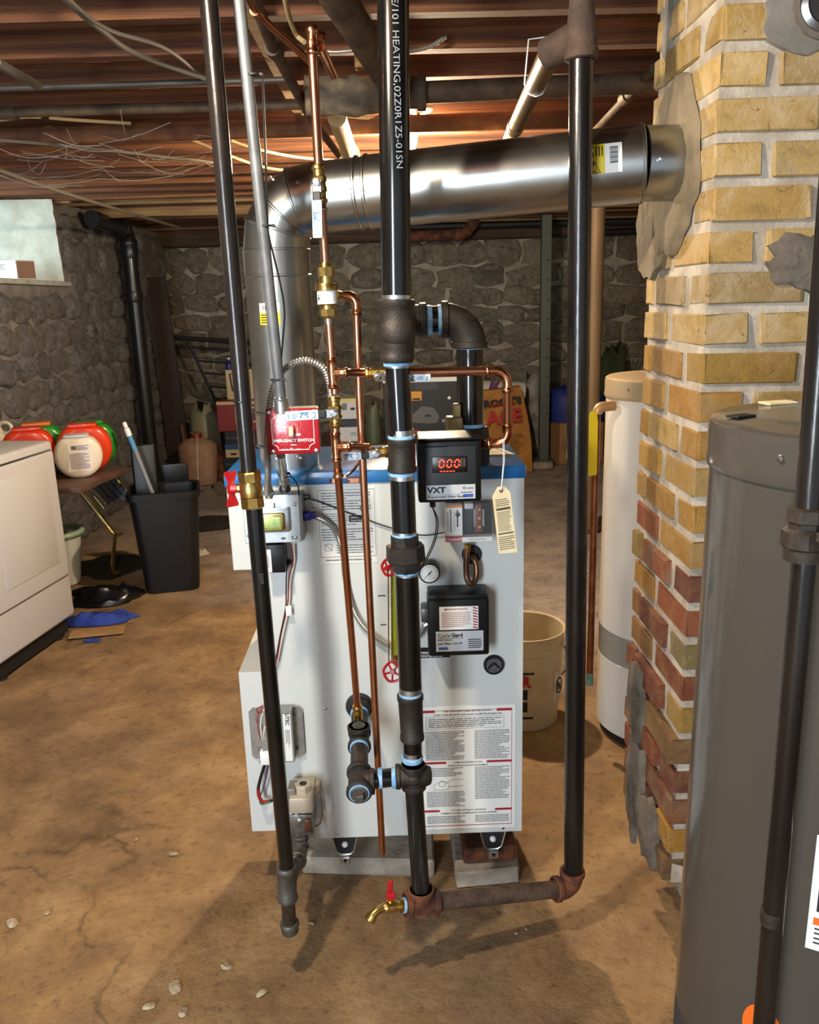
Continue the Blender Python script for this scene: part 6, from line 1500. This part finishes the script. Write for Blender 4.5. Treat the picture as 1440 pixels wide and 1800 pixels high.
# detergent tubs
def tub(label, base, face, R_, th, body, lidm, front_label=False, name='detergent_tub', group='detergent tubs on the folding table'):
    t = thing(name, label, 'tub', base, group); f = V(face).normalized(); rt_ = f.cross(ZA).normalized(); rt_ = -rt_
    c = base+ZA*R_*.97
    def ringp(off, k):
        out = []
        for i in range(32):
            a_ = 2*PI*i/32; x, z = math.cos(a_)*R_*k, math.sin(a_)*R_*k
            z = max(z, -R_*.97); z = min(z, R_*.80*(.6+.4*k)); out.append(mb.bm.verts.new(c+f*off+rt_*x+ZA*z))
        return out
    mb = MB(); mb.skin([ringp(o_, k) for o_, k in ((-th/2, .80), (-th/2+.012, .95), (-th/2+.03, 1.0), (th/2-.03, 1.0), (th/2-.012, .95), (th/2, .80))]); mb.build('body', body, t, 50)
    mb = MB(); Rm = Matrix((rt_, -f, ZA)).transposed(); mb.box(c+ZA*R_*.86, (R_*1.05, th*.80, R_*.14), Rm, .008, 2); mb.build('lid', lidm, t, 40)
    for s_ in (-1, 1):
        mb = MB(); mb.sph(c+rt_*s_*R_*.70+f*(th/2-.018), R_*.22, (.55, .55, 1.15), 12, 8, Rm); mb.build('grip', body, t)
    if front_label:
        mb = MB(); q = c+f*(th/2+.0012); poly = [(-.45, -.62), (.45, -.62), (.62, -.2), (.55, .55), (-.42, .62), (-.36, .1)]
        mb.prism([(x*R_, y*R_) for x, y in poly], q, rt_, ZA, -.001); lb2 = mb.build('label', M('tub_label', 'e6ddd0', .5), t, 0)
        mb = MB(); print_lines(mb, q+f*.0012-rt_*R_*.34-ZA*R_*.55, rt_, ZA, R_*.80, R_*.72, 12, .42, .05, .3, rnd=LR); print_lines(mb, q+f*.0012+rt_*R_*.0+ZA*R_*.28, rt_, ZA, R_*.46, R_*.22, 4, .45, .1, .4, rnd=LR); mb.build('small_print', M('tub_print', '7c6f88', .6), lb2, 0)
        mb = MB()
        for i in range(7): mb.box(q+f*.0016+rt_*R_*(-.22+.03*i)+ZA*R_*.40, (R_*.016, .0008, R_*.17), Rm)
        mb.build('barcode', m_ink, lb2, 0)
        mb = MB(); mb.box(q+f*.0014-ZA*R_*-.14+rt_*R_*.04, (R_*.2, .0006, R_*.03), Rm); mb.box(q+f*.0014-ZA*R_*.34+rt_*R_*.06, (R_*.3, .0006, R_*.03), Rm); mb.build('red_print', m_red, lb2, 0)
    return t
m_or = M('tub_orange', 'd23a16', .32, coat=.3); m_gr = M('tub_green', '1f8a22', .32, coat=.3); m_wh = M('tub_white', 'e2d7c4', .35, coat=.2); m_clr = M('tub_lid_clear', 'b9c0c6', .3)
fc = V((.33, -1, 0))
b0_ = fl(143, 838, tz); b0_.z = tz
tub('cream white round detergent tub with printed back label on the table', b0_, fc, .118, .11, m_wh, m_clr, True)
tub('orange round detergent tub right behind the cream white tub', b0_-fc.normalized()*.135+V((.030, 0, 0)), fc, .138, .12, m_or, m_or)
tub('green round detergent tub at the rear, behind the orange tub', b0_-fc.normalized()*.275+V((.062, 0, 0)), fc, .135, .11, m_gr, m_gr)
b1_ = b0_+V((-.285, .085, 0))
tub('red orange detergent tub behind the dryer corner', b1_, fc, .135, .12, m_or, m_or)
tub('green detergent tub with orange sticker behind the red orange tub', b1_-fc.normalized()*.14+V((.04, 0, 0)), fc, .138, .11, m_gr, M('lid_orange', 'd8702a', .4))
jg = thing('detergent_jug', 'cream plastic jug with loop handles behind the dryer', 'jug', b1_+V((-.20, .12, 0)))
c = b1_+V((-.235, .16, 0)); mb = MB(); mb.lathe(c, ZA, [(0, .08), (.02, .085), (.18, .085), (.22, .04), (.25, .03), (.262, .03)], 20); mb.build('body', m_wh, jg)
for dx, dz in ((-.05, .20), (.06, .235)): MB().tube([c+V((dx+.035*math.cos(a_), -.02, dz+.03*math.sin(a_))) for a_ in [i*PI/8 for i in range(16)]], .010, 8, True, True).build('handle', m_wh, jg)
# folded lawn chair under the table
lc = thing('lawn_chair', 'folded lawn chair with grey webbing and gold tubes under the folding table', 'chair', V((-1.72, 4.62, .0)))
m_goldt = M('gold_tube', 'c6b070', .25, 1.0); m_web = M('chair_webbing', '5b6068', .7, col2='7d838b', ns=60)
Yc = 4.62
Q = lambda x, y, d=0: at(x, y, Yc+d)
for pts in ([Q(139, 862), Q(170, 900), Q(190, 925), Q(203, 940), Q(214, 938, .1)], [Q(146, 864, .06), Q(160, 882, .06), Q(182, 912, .06)], [Q(165, 872, .12), Q(183, 894, .12)], [Q(203, 838, .1), Q(212, 850, .1), Q(216, 858, .14)]):
    MB().tube(spline(pts, 6), .011, 8).build('tube', m_goldt, lc)
MB().tube(spline([Q(203, 940), V((-1.70, 4.65, .06)), V((-1.68, 4.7, .02))], 5), .011, 8).build('tube', m_goldt, lc)
p00, p10, p01 = Q(160, 852, .1), Q(205, 842, .12), Q(190, 885, .1)
ua, ub = p10-p00, p01-p00
for i in range(5): 
    s0 = p00+ub*(.06+.19*i); MB().tube([s0, s0+ua*.5+V((0, .004*(-1)**i, 0)), s0+ua], [.012]*3, 4).build('strap', m_web, lc, 0)
for i in range(4):
    s0 = p00+ua*(.12+.25*i)-V((0, .012, 0)); MB().tube([s0, s0+ub*.5, s0+ub], [.014]*3, 4).build('strap', m_web, lc, 0)
# trash bin with lid and mop handle
m_bin = M('bin_black', '0d0e10', .42, bump=.1, bs=200)
bc = V((-1.305, 4.50, 0)); Rz = Matrix.Rotation(math.radians(12), 3, 'Z')
tr = thing('trash_bin', 'tall black plastic bin with a pole in it on the floor', 'bin', bc)
def rrect(mb, w_, d_, z, rc2=.05, n=5):
    out = []
    for sx_, sy_, st in ((1, 1, 0), (-1, 1, 90), (-1, -1, 180), (1, -1, 270)):
        for k in range(n):
            a_ = math.radians(st+90*k/(n-1)); out.append(mb.bm.verts.new(bc+Rz @ V((sx_*(w_/2-rc2)+rc2*math.cos(a_), sy_*(d_/2-rc2)+rc2*math.sin(a_), z))))
    return out
mb = MB(); mb.skin([rrect(mb, .27, .22, .012), rrect(mb, .29, .24, .0), rrect(mb, .295, .245, .02), rrect(mb, .365, .285, .535), rrect(mb, .388, .308, .536), rrect(mb, .392, .312, .575), rrect(mb, .375, .295, .58), rrect(mb, .355, .275, .57), rrect(mb, .29, .24, .03)]); mb.build('tub', m_bin, tr, 40)
MB().box(bc+V((-.10, .02, .62)), (.13, .03, .40), Rz @ Matrix.Rotation(-.10, 3, 'X'), .012, 3).build('lid', m_bin, tr, 40)
mb = MB(); mb.box(bc+V((.02, .17, .60)), (.16, .02, .16), Rz @ Matrix.Rotation(.1, 3, 'X'), .008, 2); mb.build('lid_flap', m_bin, tr, 40)
pb2, pt2 = bc+V((.09, -.02, .02)), at(222, 752, 4.42)
pole = thing('mop_pole', 'thin grey pole with white and blue tip standing in the black bin', 'pole', pb2)
MB().cyl(pb2, pt2, .012, None, 12).build('shaft', M('pole_grey', '8c9096', .4, .3), pole)
dp = (pt2-pb2).normalized(); MB().cyl(pt2-dp*.13, pt2-dp*.045, .0135, None, 12).build('blue_sleeve', M('pole_blue', '4f8fb8', .4), pole); MB().lathe(pt2-dp*.045, dp, [(0, .015), (.04, .015), (.045, .01), (.07, .012), (.078, .006)], 12).build('white_tip', m_white, pole)
# floor litter at left
def crumple(name, label, cat, c, sx_, sy_, h_, mat, seed, n=16, rough=.5, rot=0, full=False):
    r_ = random.Random(seed); mb = MB(); R = []; c = V(c); Rr = Matrix.Rotation(rot, 3, 'Z')
    for k, (f, z) in enumerate(((1.0, .0), (1.05, .3), (1.0, .62), (.85, .88), (.45, 1.0)) if full else ((1.0, .0), (.98, .25), (.82, .62), (.55, .9), (.25, 1.0))):
        ring = []
        for i in range(n):
            a_ = 2*PI*i/n; j = noise.noise(V((math.cos(a_)*1.7+seed, math.sin(a_)*1.7, k*.25)))
            q = f*(1+(.14 if full else .45)*j*f); zz = z*h_*(1+rough*noise.noise(V((math.cos(a_)*3*f, math.sin(a_)*3*f, seed+9)))*2) if k else .0
            ring.append(mb.bm.verts.new(c+Rr @ V((math.cos(a_)*sx_*q, math.sin(a_)*sy_*q, max(zz, 0.0)+(.0 if k == 0 else r_.uniform(0, .02 if full else .15)*h_)))))
        R.append(ring)
    mb.skin(R); o = mb.build(name, mat, None, 50); tag(o, label, cat); return o
m_bagk = M('bag_black', '101113', .22, coat=.4, bump=.9, bs=26)
crumple('garbage_bag', 'crumpled black garbage bag flat on the floor before the bin', 'bag', fl(188, 1052)+V((0, -.02, .002)), .22, .12, .055, m_bagk, 3, 22, .8, .25)
crumple('dark_floor_patch', 'dark patch on the floor left of the bin', 'sheet', fl(180, 1005)+V((0, .1, .0)), .26, .22, .012, M('patch_dark', '26241f', .8), 8, 18, .4, .2)  # low dark patch added for a dark area of floor, no real sheet
crumple('blue_cloth', 'blue cloth lying on the floor beside the dryer', 'cloth', fl(176, 1092)+V((0, 0, .002)), .17, .07, .04, M('cloth_blue', '182c78', .8, col2='24409a', ns=20, bump=.6, bs=40), 5, 20, .7, .15)
o = MB().box(fl(172, 1114)+V((0, 0, .010)), (.26, .10, .008), Matrix.Rotation(.18, 3, 'Z'), .002).build('cardboard_piece', M('cardboard', '8e6a44', .85, col2='a17c52', ns=10)); tag(o, 'flat brown cardboard piece below the blue cloth', 'cardboard')
crumple('blue_scrap', 'small blue scrap on the floor near the dryer corner', 'scrap', fl(162, 1127)+V((0, 0, .002)), .045, .018, .010, MATS['cloth_blue'], 9, 10, .5)
crumple('dark_mat', 'dark crumpled floor mat behind the bin', 'mat', fl(375, 920), .34, .20, .03, M('mat_dark', '2c2925', .9, bump=.5, bs=60), 12, 18, .5, .1)
crumple('grey_rag', 'grey brown rag heaped behind the dark mat', 'rag', fl(372, 892)+V((0, .1, 0)), .26, .14, .10, M('rag_grey', '5f554a', .95, bump=.7, bs=40), 14, 16, .7)
crumple('paper_scrap', 'white paper scrap on the floor right of the bin', 'scrap', fl(352, 975), .05, .04, .03, M('scrap_white', 'c9c1b8', .8), 15, 8, .5)
lb3 = thing('laundry_basket', 'pale green laundry basket rim peeking out behind the dryer', 'basket', fl(112, 985))
c = V((-1.985, 4.62, 0)); mb = MB(); mb.lathe(c, ZA, [(.0, .001), (.0, .10), (.28, .13), (.29, .14), (.305, .14), (.305, .125), (.02, .095), (.01, .001)], 28, False); mb.build('tub', M('basket_white', 'cfd2c6', .5), lb3); MB().tube([c+V((.14*math.cos(a_), .14*math.sin(a_), .305)) for a_ in [2*PI*i/28 for i in range(28)]], .016, 8, True, True).build('rim', M('basket_green', '9db89a', .4), lb3)

# ================================================================== BACK OF THE CELLAR
def carton(label, px0, py0, px1, py1, Y, depth, mat, name='storage_box', group=None, base=None, deco=None, yaw=0):
    a, b = at(px0, py1, Y), at(px1, py0, Y); z0 = a.z if base is None else base
    c = V(((a.x+b.x)/2, Y+depth/2, z0)); t = thing(name, label, 'box', c, group)
    MB().box2((a.x, Y, z0), (b.x, Y+depth, b.z), .004).build('body', mat, t); A, B = V((a.x, Y, z0)), V((b.x, Y, b.z))
    if deco: deco(t, A, B)
    return t, A, B
def field(t, A, B, x0, z0, x1, z1, mat, name='print', d=.002, par=None):
    p, q = lp(A, B, x0, z0), lp(A, B, x1, z1); return MB().box2((p.x, p.y-d, p.z), (q.x, p.y+.001, q.z)).build(name, mat, par or t, 0)
m_navy = M('box_navy', '1a2030', .5); m_boxred = M('box_red', '7c2226', .6); m_boxcream = M('box_cream', 'bda983', .7); m_dark = M('box_dark', '15171b', .5)
# stack at the left of the boiler
def d1_(t, A, B):
    f = field(t, A, B, .0, .88, 1, .98, m_boxcream, 'lid_band'); f = field(t, A, B, .36, .28, .86, .80, m_boxcream, 'picture_frame'); field(t, A, B, .42, .34, .80, .74, M('picture_brown', '4a3a30', .6), 'picture', .003); MB().sph(lp(A, B, .58, .52)-V((0, .003, 0)), .02, (1, .1, 1.2), 10, 8).build('picture_mark', m_boxcream, t); MB().sph(lp(A, B, .62, .12)-V((0, .003, 0)), .02, (1, .1, 1), 10, 8).build('small_mark', M('mark_pink', 'c77a70', .6), t)
YS_ = 7.0
c0_, A, B = carton('black box with pale lettering at the bottom of the stack left of the flue', 396, 803, 462, 846, YS_, .4, m_dark, base=0, group='boxes stacked left of the flue')
text('Something', .03, lp(A, B, .05, .80), XA, ZA, m_inkg, c0_, align='LEFT')
zz = B.z; c1_, A, B = carton('cream box with blue top in the stack left of the flue', 397, 780, 456, 803, YS_, .38, m_boxcream, base=zz, group='boxes stacked left of the flue')
field(c1_, A, B, 0, .62, 1, 1, M('box_blue', '1f4a7c', .5), 'blue_band'); field(c1_, A, B, .15, .2, .32, .35, m_ink, 'print')
zz = B.z; c2_, A, B = carton('navy box in the stack left of the flue', 396, 757, 458, 780, YS_, .4, m_navy, base=zz, group='boxes stacked left of the flue')
text('Blue Baltico', .025, lp(A, B, .05, .5), XA, ZA, m_inkg, c2_, align='LEFT')
zz = B.z; c3_, A, B = carton('red box with framed picture on top of the stack left of the flue', 384, 703, 468, 757, YS_, .35, m_boxred, base=zz, deco=d1_, group='boxes stacked left of the flue')
zz = B.z; c4_, A, B = carton('cream game board with dark outline standing on the red box', 400, 648, 470, 703, YS_+.1, .03, m_boxcream, 'game_board', base=zz)
mb = MB(); mb.tube([lp(A, B, x, z)-V((0, .002, 0)) for x, z in ((.30, .25), (.14, .30), (.10, .85), (.30, .88))], .008, 5); mb.build('dark_outline', m_ink, c4_)
bt = thing('blue_bottle', 'small blue bottle on top of the game board beside the gas pipe', 'bottle', lp(A, B, .12, 1.0)); MB().lathe(lp(A, B, .10, 1.0)+V((0, .015, 0)), ZA, [(0, .03), (.05, .03), (.07, .012), (.085, .012)], 12).build('body', M('bottle_blue', '1b2a6a', .3), bt); MB().sph(lp(A, B, .10, 1.0)+V((0, .015, .09)), .012).build('cap', m_white, bt)
# bags left of the stack
m_pbag = M('bag_tan', '9c7a64', .7, col2='b08e76', ns=9, bump=.5, bs=30)
pbg = thing('tied_bag', 'tan plastic bag tied with a red strip in the back left', 'bag', fl(345, 842)); c = V((fl(345, 842).x, 7.25, 0)); c.x = at(345, 842, 7.1).x
mb = MB(); R = []
for k, (z, r_) in enumerate(((0, .13), (.02, .16), (.15, .165), (.28, .17), (.36, .165), (.40, .12), (.425, .05), (.44, .03), (.47, .06))):
    R.append([mb.bm.verts.new(c+V((math.cos(2*PI*i/20)*r_*(1+.10*noise.noise(V((i*.9, k*.4, 2)))), math.sin(2*PI*i/20)*r_*.8*(1+.1*noise.noise(V((i*.9, k*.4, 7)))), z))) for i in range(20)])
mb.skin(R); mb.build('sack', m_pbag, pbg, 60); MB().lathe(c+ZA*.425, ZA, [(0, .05), (.03, .045)], 12).build('red_tie', M('tie_red', '8c1a1e', .5), pbg)
MB().tube(spline([c+V((.02, -.06, .44)), c+V((.03, -.13, .36)), c+V((.02, -.145, .2)), c+V((.015, -.14, .02))], 6), .004, 5).build('string', m_white, pbg)
o = crumple('clear_bag', 'greyish clear plastic bag bulging behind the tied tan bag', 'bag', at(378, 842, 7.75)*1, .13, .15, .66, M('bag_clear', '8f8a72', .5, bump=.6, bs=30), 22, 16, .12, 0, True); o.location.z = 0
o.location = (o.location.x, 7.55, 0)
crumple('orange_carton', 'small orange snack carton heap between bag and box stack', 'carton', V((at(388, 800, 7.3).x+.01, 7.3, 0)), .05, .06, .28, M('carton_orange', 'a35e22', .6, col2='5b3320', ns=12), 23, 10, .12, 0, True)
o = MB().cyl(at(319, 746, 7.55), V((at(330, 790, 7.55).x, 7.55, .0)), .018, None, 8).build('stick', M('stick_wood', '6d4a2a', .8)); tag(o, 'brown wooden stick poking up behind the tied bag', 'stick')
# black metal frame against the back wall
mf_ = thing('metal_rack', 'black metal frame with slats leaning on the back wall', 'frame', (-1.6, 7.9, 0)); YR = 7.85
def bar3(px0, py0, px1, py1, r_, name='bar'): return MB().cyl(at(px0, py0, YR), at(px1, py1, YR), r_, None, 8).build(name, m_blackm, mf_)
bar3(300, 593, 470, 605, .022, 'top_rail'); bar3(330, 600, 440, 834, .014, 'leg')
for (x0, y0, x1, y1) in ((336, 610, 470, 622), (348, 634, 470, 644), (360, 656, 470, 664), (370, 679, 470, 688), (381, 701, 470, 706)): bar3(x0, y0, x1, y1, .009, 'slat')
# things right behind the boiler, on a low shelf added to hold them up
shz = at(700, 772, 6.5).z
st_ = thing('added_shelf', 'low dark shelf added to hold up boxes behind the boiler', 'shelf', (.15, 6.75, 0)); sx0, sx1 = at(560, 772, 6.5).x, at(860, 772, 6.5).x
MB().box2((sx0, 6.28, shz-.03), (sx1, 7.0, shz), .004).build('board', m_tabtop, st_)
for x in (sx0+.04, sx1-.04):
    for y in (6.34, 6.95): MB().box2((x-.02, y-.02, 0), (x+.02, y+.02, shz-.03), .003).build('leg', m_tabtop, st_)
def d2_(t, A, B):
    field(t, A, B, .0, .93, 1, 1.0, m_paper, 'white_strip'); f = field(t, A, B, .36, .63, .50, .78, M('price_orange', 'd9951e', .5), 'price_tag'); field(t, A, B, .38, .64, .48, .67, m_ink, 'print', .003)
    mb = MB(); mb.prism([(-.22, -.06), (.02, -.085), (.085, -.075), (.10, -.03), (.06, .04), (-.04, .055), (-.10, .0), (-.22, -.02)], lp(A, B, .56, .42)-V((0, .003, 0)), XA, ZA, -.003); mb.build('vacuum_picture', M('picture_silver', '5d5c5b', .4, .4), t, 30)
    mb = MB(); mb.prism([(-.02, -.02), (.04, -.02), (.03, .0), (-.01, .0)], lp(A, B, .56, .40)-V((0, .007, 0)), XA, ZA, -.001); mb.build('picture_detail', m_dark, t, 0)
    field(t, A, B, .42, .80, .72, .92, M('picture_grey', '34363a', .5), 'picture_top'); text('WOR', .035, lp(A, B, .83, .28)-V((0, .001, 0)), XA, ZA, m_paper, t); field(t, A, B, .37, .08, .46, .14, m_red, 'red_print'); MB().lathe(lp(A, B, .86, .66), -YA, [(0, .013), (.002, .013), (.002, .001)], 14).build('white_dot', m_paper, t)
carton('black vacuum cleaner box with silver picture and orange price tag', 677, 662, 808, 772, 6.5, .3, m_dark, base=shz, deco=d2_)
def d3_(t, A, B):
    field(t, A, B, 0, .86, 1, 1.0, M('strip_yellow', 'd8c56a', .6), 'yellow_top'); mb = MB(); [mb.tube([lp(A, B, .30+.05*i, .78)-V((0, .002, 0)), lp(A, B, .27+.05*i, .45)-V((0, .002, 0))], .003, 4) for i in range(4)]; mb.build('print', m_ink, t); MB().sph(lp(A, B, .68, .50)-V((0, .001, 0)), .014, (1.4, .1, .8), 10, 8).build('mark', m_ink, t)
zq = shz
k1, A, B = carton('white and blue printed box at the bottom of the small stack behind the copper', 590, 750, 640, 772, 6.46, .03+.25, M('box_white', 'c4c8cc', .5), base=zq, group='small boxes on the shelf behind the copper tubes'); text('WAL', .05, lp(A, B, .75, .5), XA, ZA, M('print_blue', '2a5a80', .5), k1)
k2, A, B = carton('dark blue box in the middle of the small stack behind the copper', 592, 736, 640, 750, 6.46, .26, m_navy, base=B.z, group='small boxes on the shelf behind the copper tubes')
carton('white box with yellow top on the small stack behind the copper', 590, 700, 634, 736, 6.46, .24, M('box_white', 'c4c8cc', .5), base=B.z, deco=d3_, group='small boxes on the shelf behind the copper tubes')
crumple('olive_bag', 'olive green bag beside the vacuum cleaner box', 'bag', V((at(658, 770, 6.40).x, 6.37, shz)), .055, .045, .30, M('bag_olive', '47503a', .5, bump=.5, bs=40), 31, 14, .10, 0, True)
# orange brown lawn bag
ab = thing('paper_sack', 'brown paper sack printed ACE in red right of the boiler', 'bag', V((1.05, 7.5, 0)))
Ya = 7.35; xa0, xa1 = at(848, 790, Ya).x, at(936, 815, Ya).x; zt0, zt1 = at(850, 690, Ya).z, at(918, 681, Ya).z; m_sack = M('sack_brown', 'a06a28', .75, col2='b57c36', ns=7, bump=.5, bs=16)
mb = MB(); R = []
for k in range(7):
    f = k/6; x0, x1 = xa0-.02*math.sin(f*PI), xa1-(xa1-at(918, 681, Ya).x)*f+.03*math.sin(f*PI); z0, z1 = zt0*f, zt1*f; dth = .15*(1-.75*f)+.01
    R.append([mb.bm.verts.new(q) for q in (V((x0, Ya+.15-dth+.012*noise.noise(V((k, 1, 0)))*3, z0)), V((x0*.67+x1*.33, Ya+.13-dth, z0*.67+z1*.33)), V((x0*.33+x1*.67, Ya+.135-dth, z0*.33+z1*.67)), V((x1, Ya+.15-dth, z1)), V((x1, Ya+.15+dth, z1)), V((x0, Ya+.15+dth, z0)))])
mb.skin(R); mb.build('sack', m_sack, ab, 60)
def sackpt(px, py, d=.0): return at(px, py, Ya+.02+d)
sl_ = V((at(918, 681, Ya)-at(850, 690, Ya))).normalized(); su = sl_.cross(YA)*-1; su = V((-sl_.z, 0, sl_.x))
text('ROOT\'S', .085, at(882, 706, Ya+.06)-V((0, .05, 0)), sl_, su, m_ink, ab, bold=.05, sx=1.15); field_ = MB().cyl(at(862, 713, Ya)+V((0, .005, 0)), at(905, 708, Ya)+V((0, .005, 0)), .009, None, 6).build('red_rule', m_red, ab, 0)
text('ACE', .165, at(886, 733, Ya)+V((0, -.01, 0)), sl_, su, M('sack_red', 'b02a1c', .6), ab, bold=.05, sx=1.0)
mb = MB(); print_lines(mb, at(898, 800, Ya)+V((0, -.02, 0)), sl_, su, .12, .20, 9, .25, .3, .8, rnd=LR); mb.build('small_print', M('sack_print', '5b3a18', .7), ab, 0)
# white roll behind it
rl_ = thing('plastic_roll', 'white plastic roll with red and blue mark lying behind the brown sack', 'roll', V((1.0, 7.8, .7)))
ra, rb = at(815, 684, 7.75), at(921, 690, 7.75); MB().lathe(ra, rb-ra, [(0, .02), (0, .09), ((rb-ra).length, .098), ((rb-ra).length, .05)], 24).build('roll', M('roll_white', 'cdc9c4', .6), rl_)
q = at(868, 680, 7.65); mb = MB(); mb.tube([q+V((x, -.004, z)) for x, z in ((-.055, -.07), (.0, -.065), (.045, .06), (-.01, .065))], .008, 4, True, True); mb.build('mark', M('mark_magenta', '8c1f4a', .5), rl_)
mb = MB(); mb.box(q+V((-.005, -.002, 0)), (.04, .004, .09), Matrix.Rotation(.3, 3, 'Y')); mb.build('mark_fill', M('mark_purple', '4a3a72', .5), rl_)
added_crate, A, B = carton('plain brown crate added to hold up the white plastic roll', 812, 711, 905, 830, 7.66, .2, M('cardboard', '8e6a44', .85), base=0)  # made-up crate, added as a support for the roll
crumple('grey_sacks', 'grey plastic sacks heaped behind the steel post', 'sack', V((at(938, 800, 8.0).x, 8.08, 0)), .13, .10, .78, M('sack_grey', '6f6e69', .7, col2='a09c94', ns=10, bump=.7, bs=20), 41, 16, .12, 0, True)
# steel post on its concrete pad
sp2 = thing('steel_post', 'grey slotted steel post on a concrete pad at the back', 'post', fl(955, 822)); pc_ = fl(955, 820); pc_.z = 0
mb = MB()
mb.box2((pc_.x-.042, pc_.y-.03, .07), (pc_.x-.036, pc_.y+.04, 2.24)); mb.box2((pc_.x+.036, pc_.y-.03, .07), (pc_.x+.042, pc_.y+.04, 2.24)); mb.box2((pc_.x-.042, pc_.y-.034, .07), (pc_.x+.042, pc_.y-.028, 2.24)); mb.build('channel', M('post_grey', '5d625f', .5, .5), sp2, 0)
mb = MB()
for i in range(9): mb.lathe((pc_.x+.02, pc_.y-.0335, .5+.17*i), -YA, [(0, .010), (.001, .010), (.001, .001)], 8)
mb.build_each('slot', m_blackm, sp2, 0, kind='stuff')
MB().box2((pc_.x-.09, pc_.y-.08, .062), (pc_.x+.09, pc_.y+.09, .07)).build('foot_plate', M('post_grey', '5d625f'), sp2, 0)
o = MB().box2((pc_.x-.18, pc_.y-.14, 0), (pc_.x+.07, pc_.y+.16, .062), .012, 2).build('concrete_pad', m_block); tag(o, 'pale concrete pad under the grey steel post', 'concrete pad')
# cardboard box with blue bag
cbx, A, B = carton('brown cardboard box right of the steel post', 968, 742, 1062, 822, 7.62, .3, MATS['cardboard'], base=0)
field(cbx, A, B, .0, 0, .16, 1, M('cardboard_shaded', '6e4f30', .85), 'shaded_side', .004)  # darker strip on the front paints in the box's shaded side
bbg = crumple('blue_bag', 'dark blue tote bag standing on the cardboard box', 'bag', V((at(1014, 745, 7.7).x, 7.78, B.z-.004)), .27, .15, .32, M('bag_blue', '1a2b86', .55, bump=.6, bs=14), 51, 18, .08, 0, True)
crumple('green_coat', 'dark green cloth heap seen above the white water heater', 'cloth', V((at(1072, 700, 8.0).x+.04, 8.12, 0)), .18, .12, 1.02, M('coat_green', '39442c', .9, bump=.5, bs=20), 52, 14, .12, 0, True)
o = MB().cyl(at(960, 625, 8.1), V((at(966, 700, 8.1).x+.02, 8.08, .3)), .016, None, 8).build('wooden_pole', M('pole_wood', '6a4a32', .8)); o.data.transform(Matrix()); tag(o, 'thin brown wooden pole right of the steel post', 'pole')
# round column
ly = thing('lally_column', 'round brown steel column behind the tall black return pipe', 'column', (1.30, 5.31, 0)); lc_ = fl(1034, 932); lc_.z = 0
MB().cyl(lc_+ZA*.02, lc_+ZA*2.235, .052, None, 28).build('shaft', M('column_brown', '6e5a42', .6, .2, col2='856d50', ns=6, stretch=(1, 1, .3)), ly)
MB().lathe(lc_, ZA, [(0, .09), (.02, .09), (.022, .055)], 20).build('base_plate', m_rust, ly)
# manual on the lid
mn = thing('manual', 'open printed booklet lying on the blue boiler lid', 'booklet', (.25, 2.12, bzt)); ma, mbb = fl(850, 800, bzt+.004), fl(904, 799, bzt+.004); mc = fl(868, 786, bzt+.004)
mb = MB(); mb.prism([(0, 0), (.078, 0), (.050, .095), (-.02, .095)], V((ma.x, ma.y, bzt)), XA, YA, .005); mb.build('pages', m_cream, mn, 0)
mb = MB()
for i in range(8): mb.quad(*[V((ma.x+.004+.006*i-.018*f, ma.y+.01+.07*f, bzt+.0055)) + V((dx, 0, 0)) for f, dx in ((0, 0), (0, .002), (1, .002), (1, 0))])
mb.quad(*[V((ma.x+.058-.024*f, ma.y+.005+.085*f, bzt+.0055))+V((dx, 0, 0)) for f, dx in ((0, 0), (0, .010), (1, .010), (1, 0))])
mb.build('small_print', m_ink, mn, 0)
# chips of concrete on the floor
me_chip = []
for i in range(4):
    o = crumple('concrete_chip', 'x', 'chip', (0, 0, 0), .02, .014, .010, M('chip', 'b9ab92', .9, col2='8f7b5e', ns=40), 60+i, 8, .5); me_chip.append(o.data); bpy.data.objects.remove(o)
CHIPS = (('brown concrete chip on the floor left of the gas line', 305, 1500, 1.3), ('pale chip left of the brown one', 240, 1475, .8), ('long pale flake on the floor below the gas line', 398, 1698, 1.6), ('flat pale flake near the bottom middle', 460, 1745, 1.4), ('white plaster crumb, largest at the bottom left', 308, 1735, 2.2), ('white plaster crumb left of the largest one', 262, 1768, 1.5), ('white plaster crumb right below the largest one', 322, 1778, 1.5), ('pale splinter beside the drip cap', 547, 1622, .9), ('small pale chip below the drain valve', 908, 1640, .6), ('orange flake at the left edge', 22, 1622, 2.0), ('small orange crumb near the left flake', 84, 1604, .9), ('small pale chip at the right below the return pipe', 925, 1632, .6))
for i, (lab_, px, py, s_) in enumerate(CHIPS):
    o = link('concrete_chip', me_chip[i % 4], None, fl(px, py)+V((0, 0, -.001))); o.scale = (s_*.55, s_*.5, s_*.3); o.rotation_euler.z = i*1.3; tag(o, lab_, 'chip', 'concrete chips on the floor')
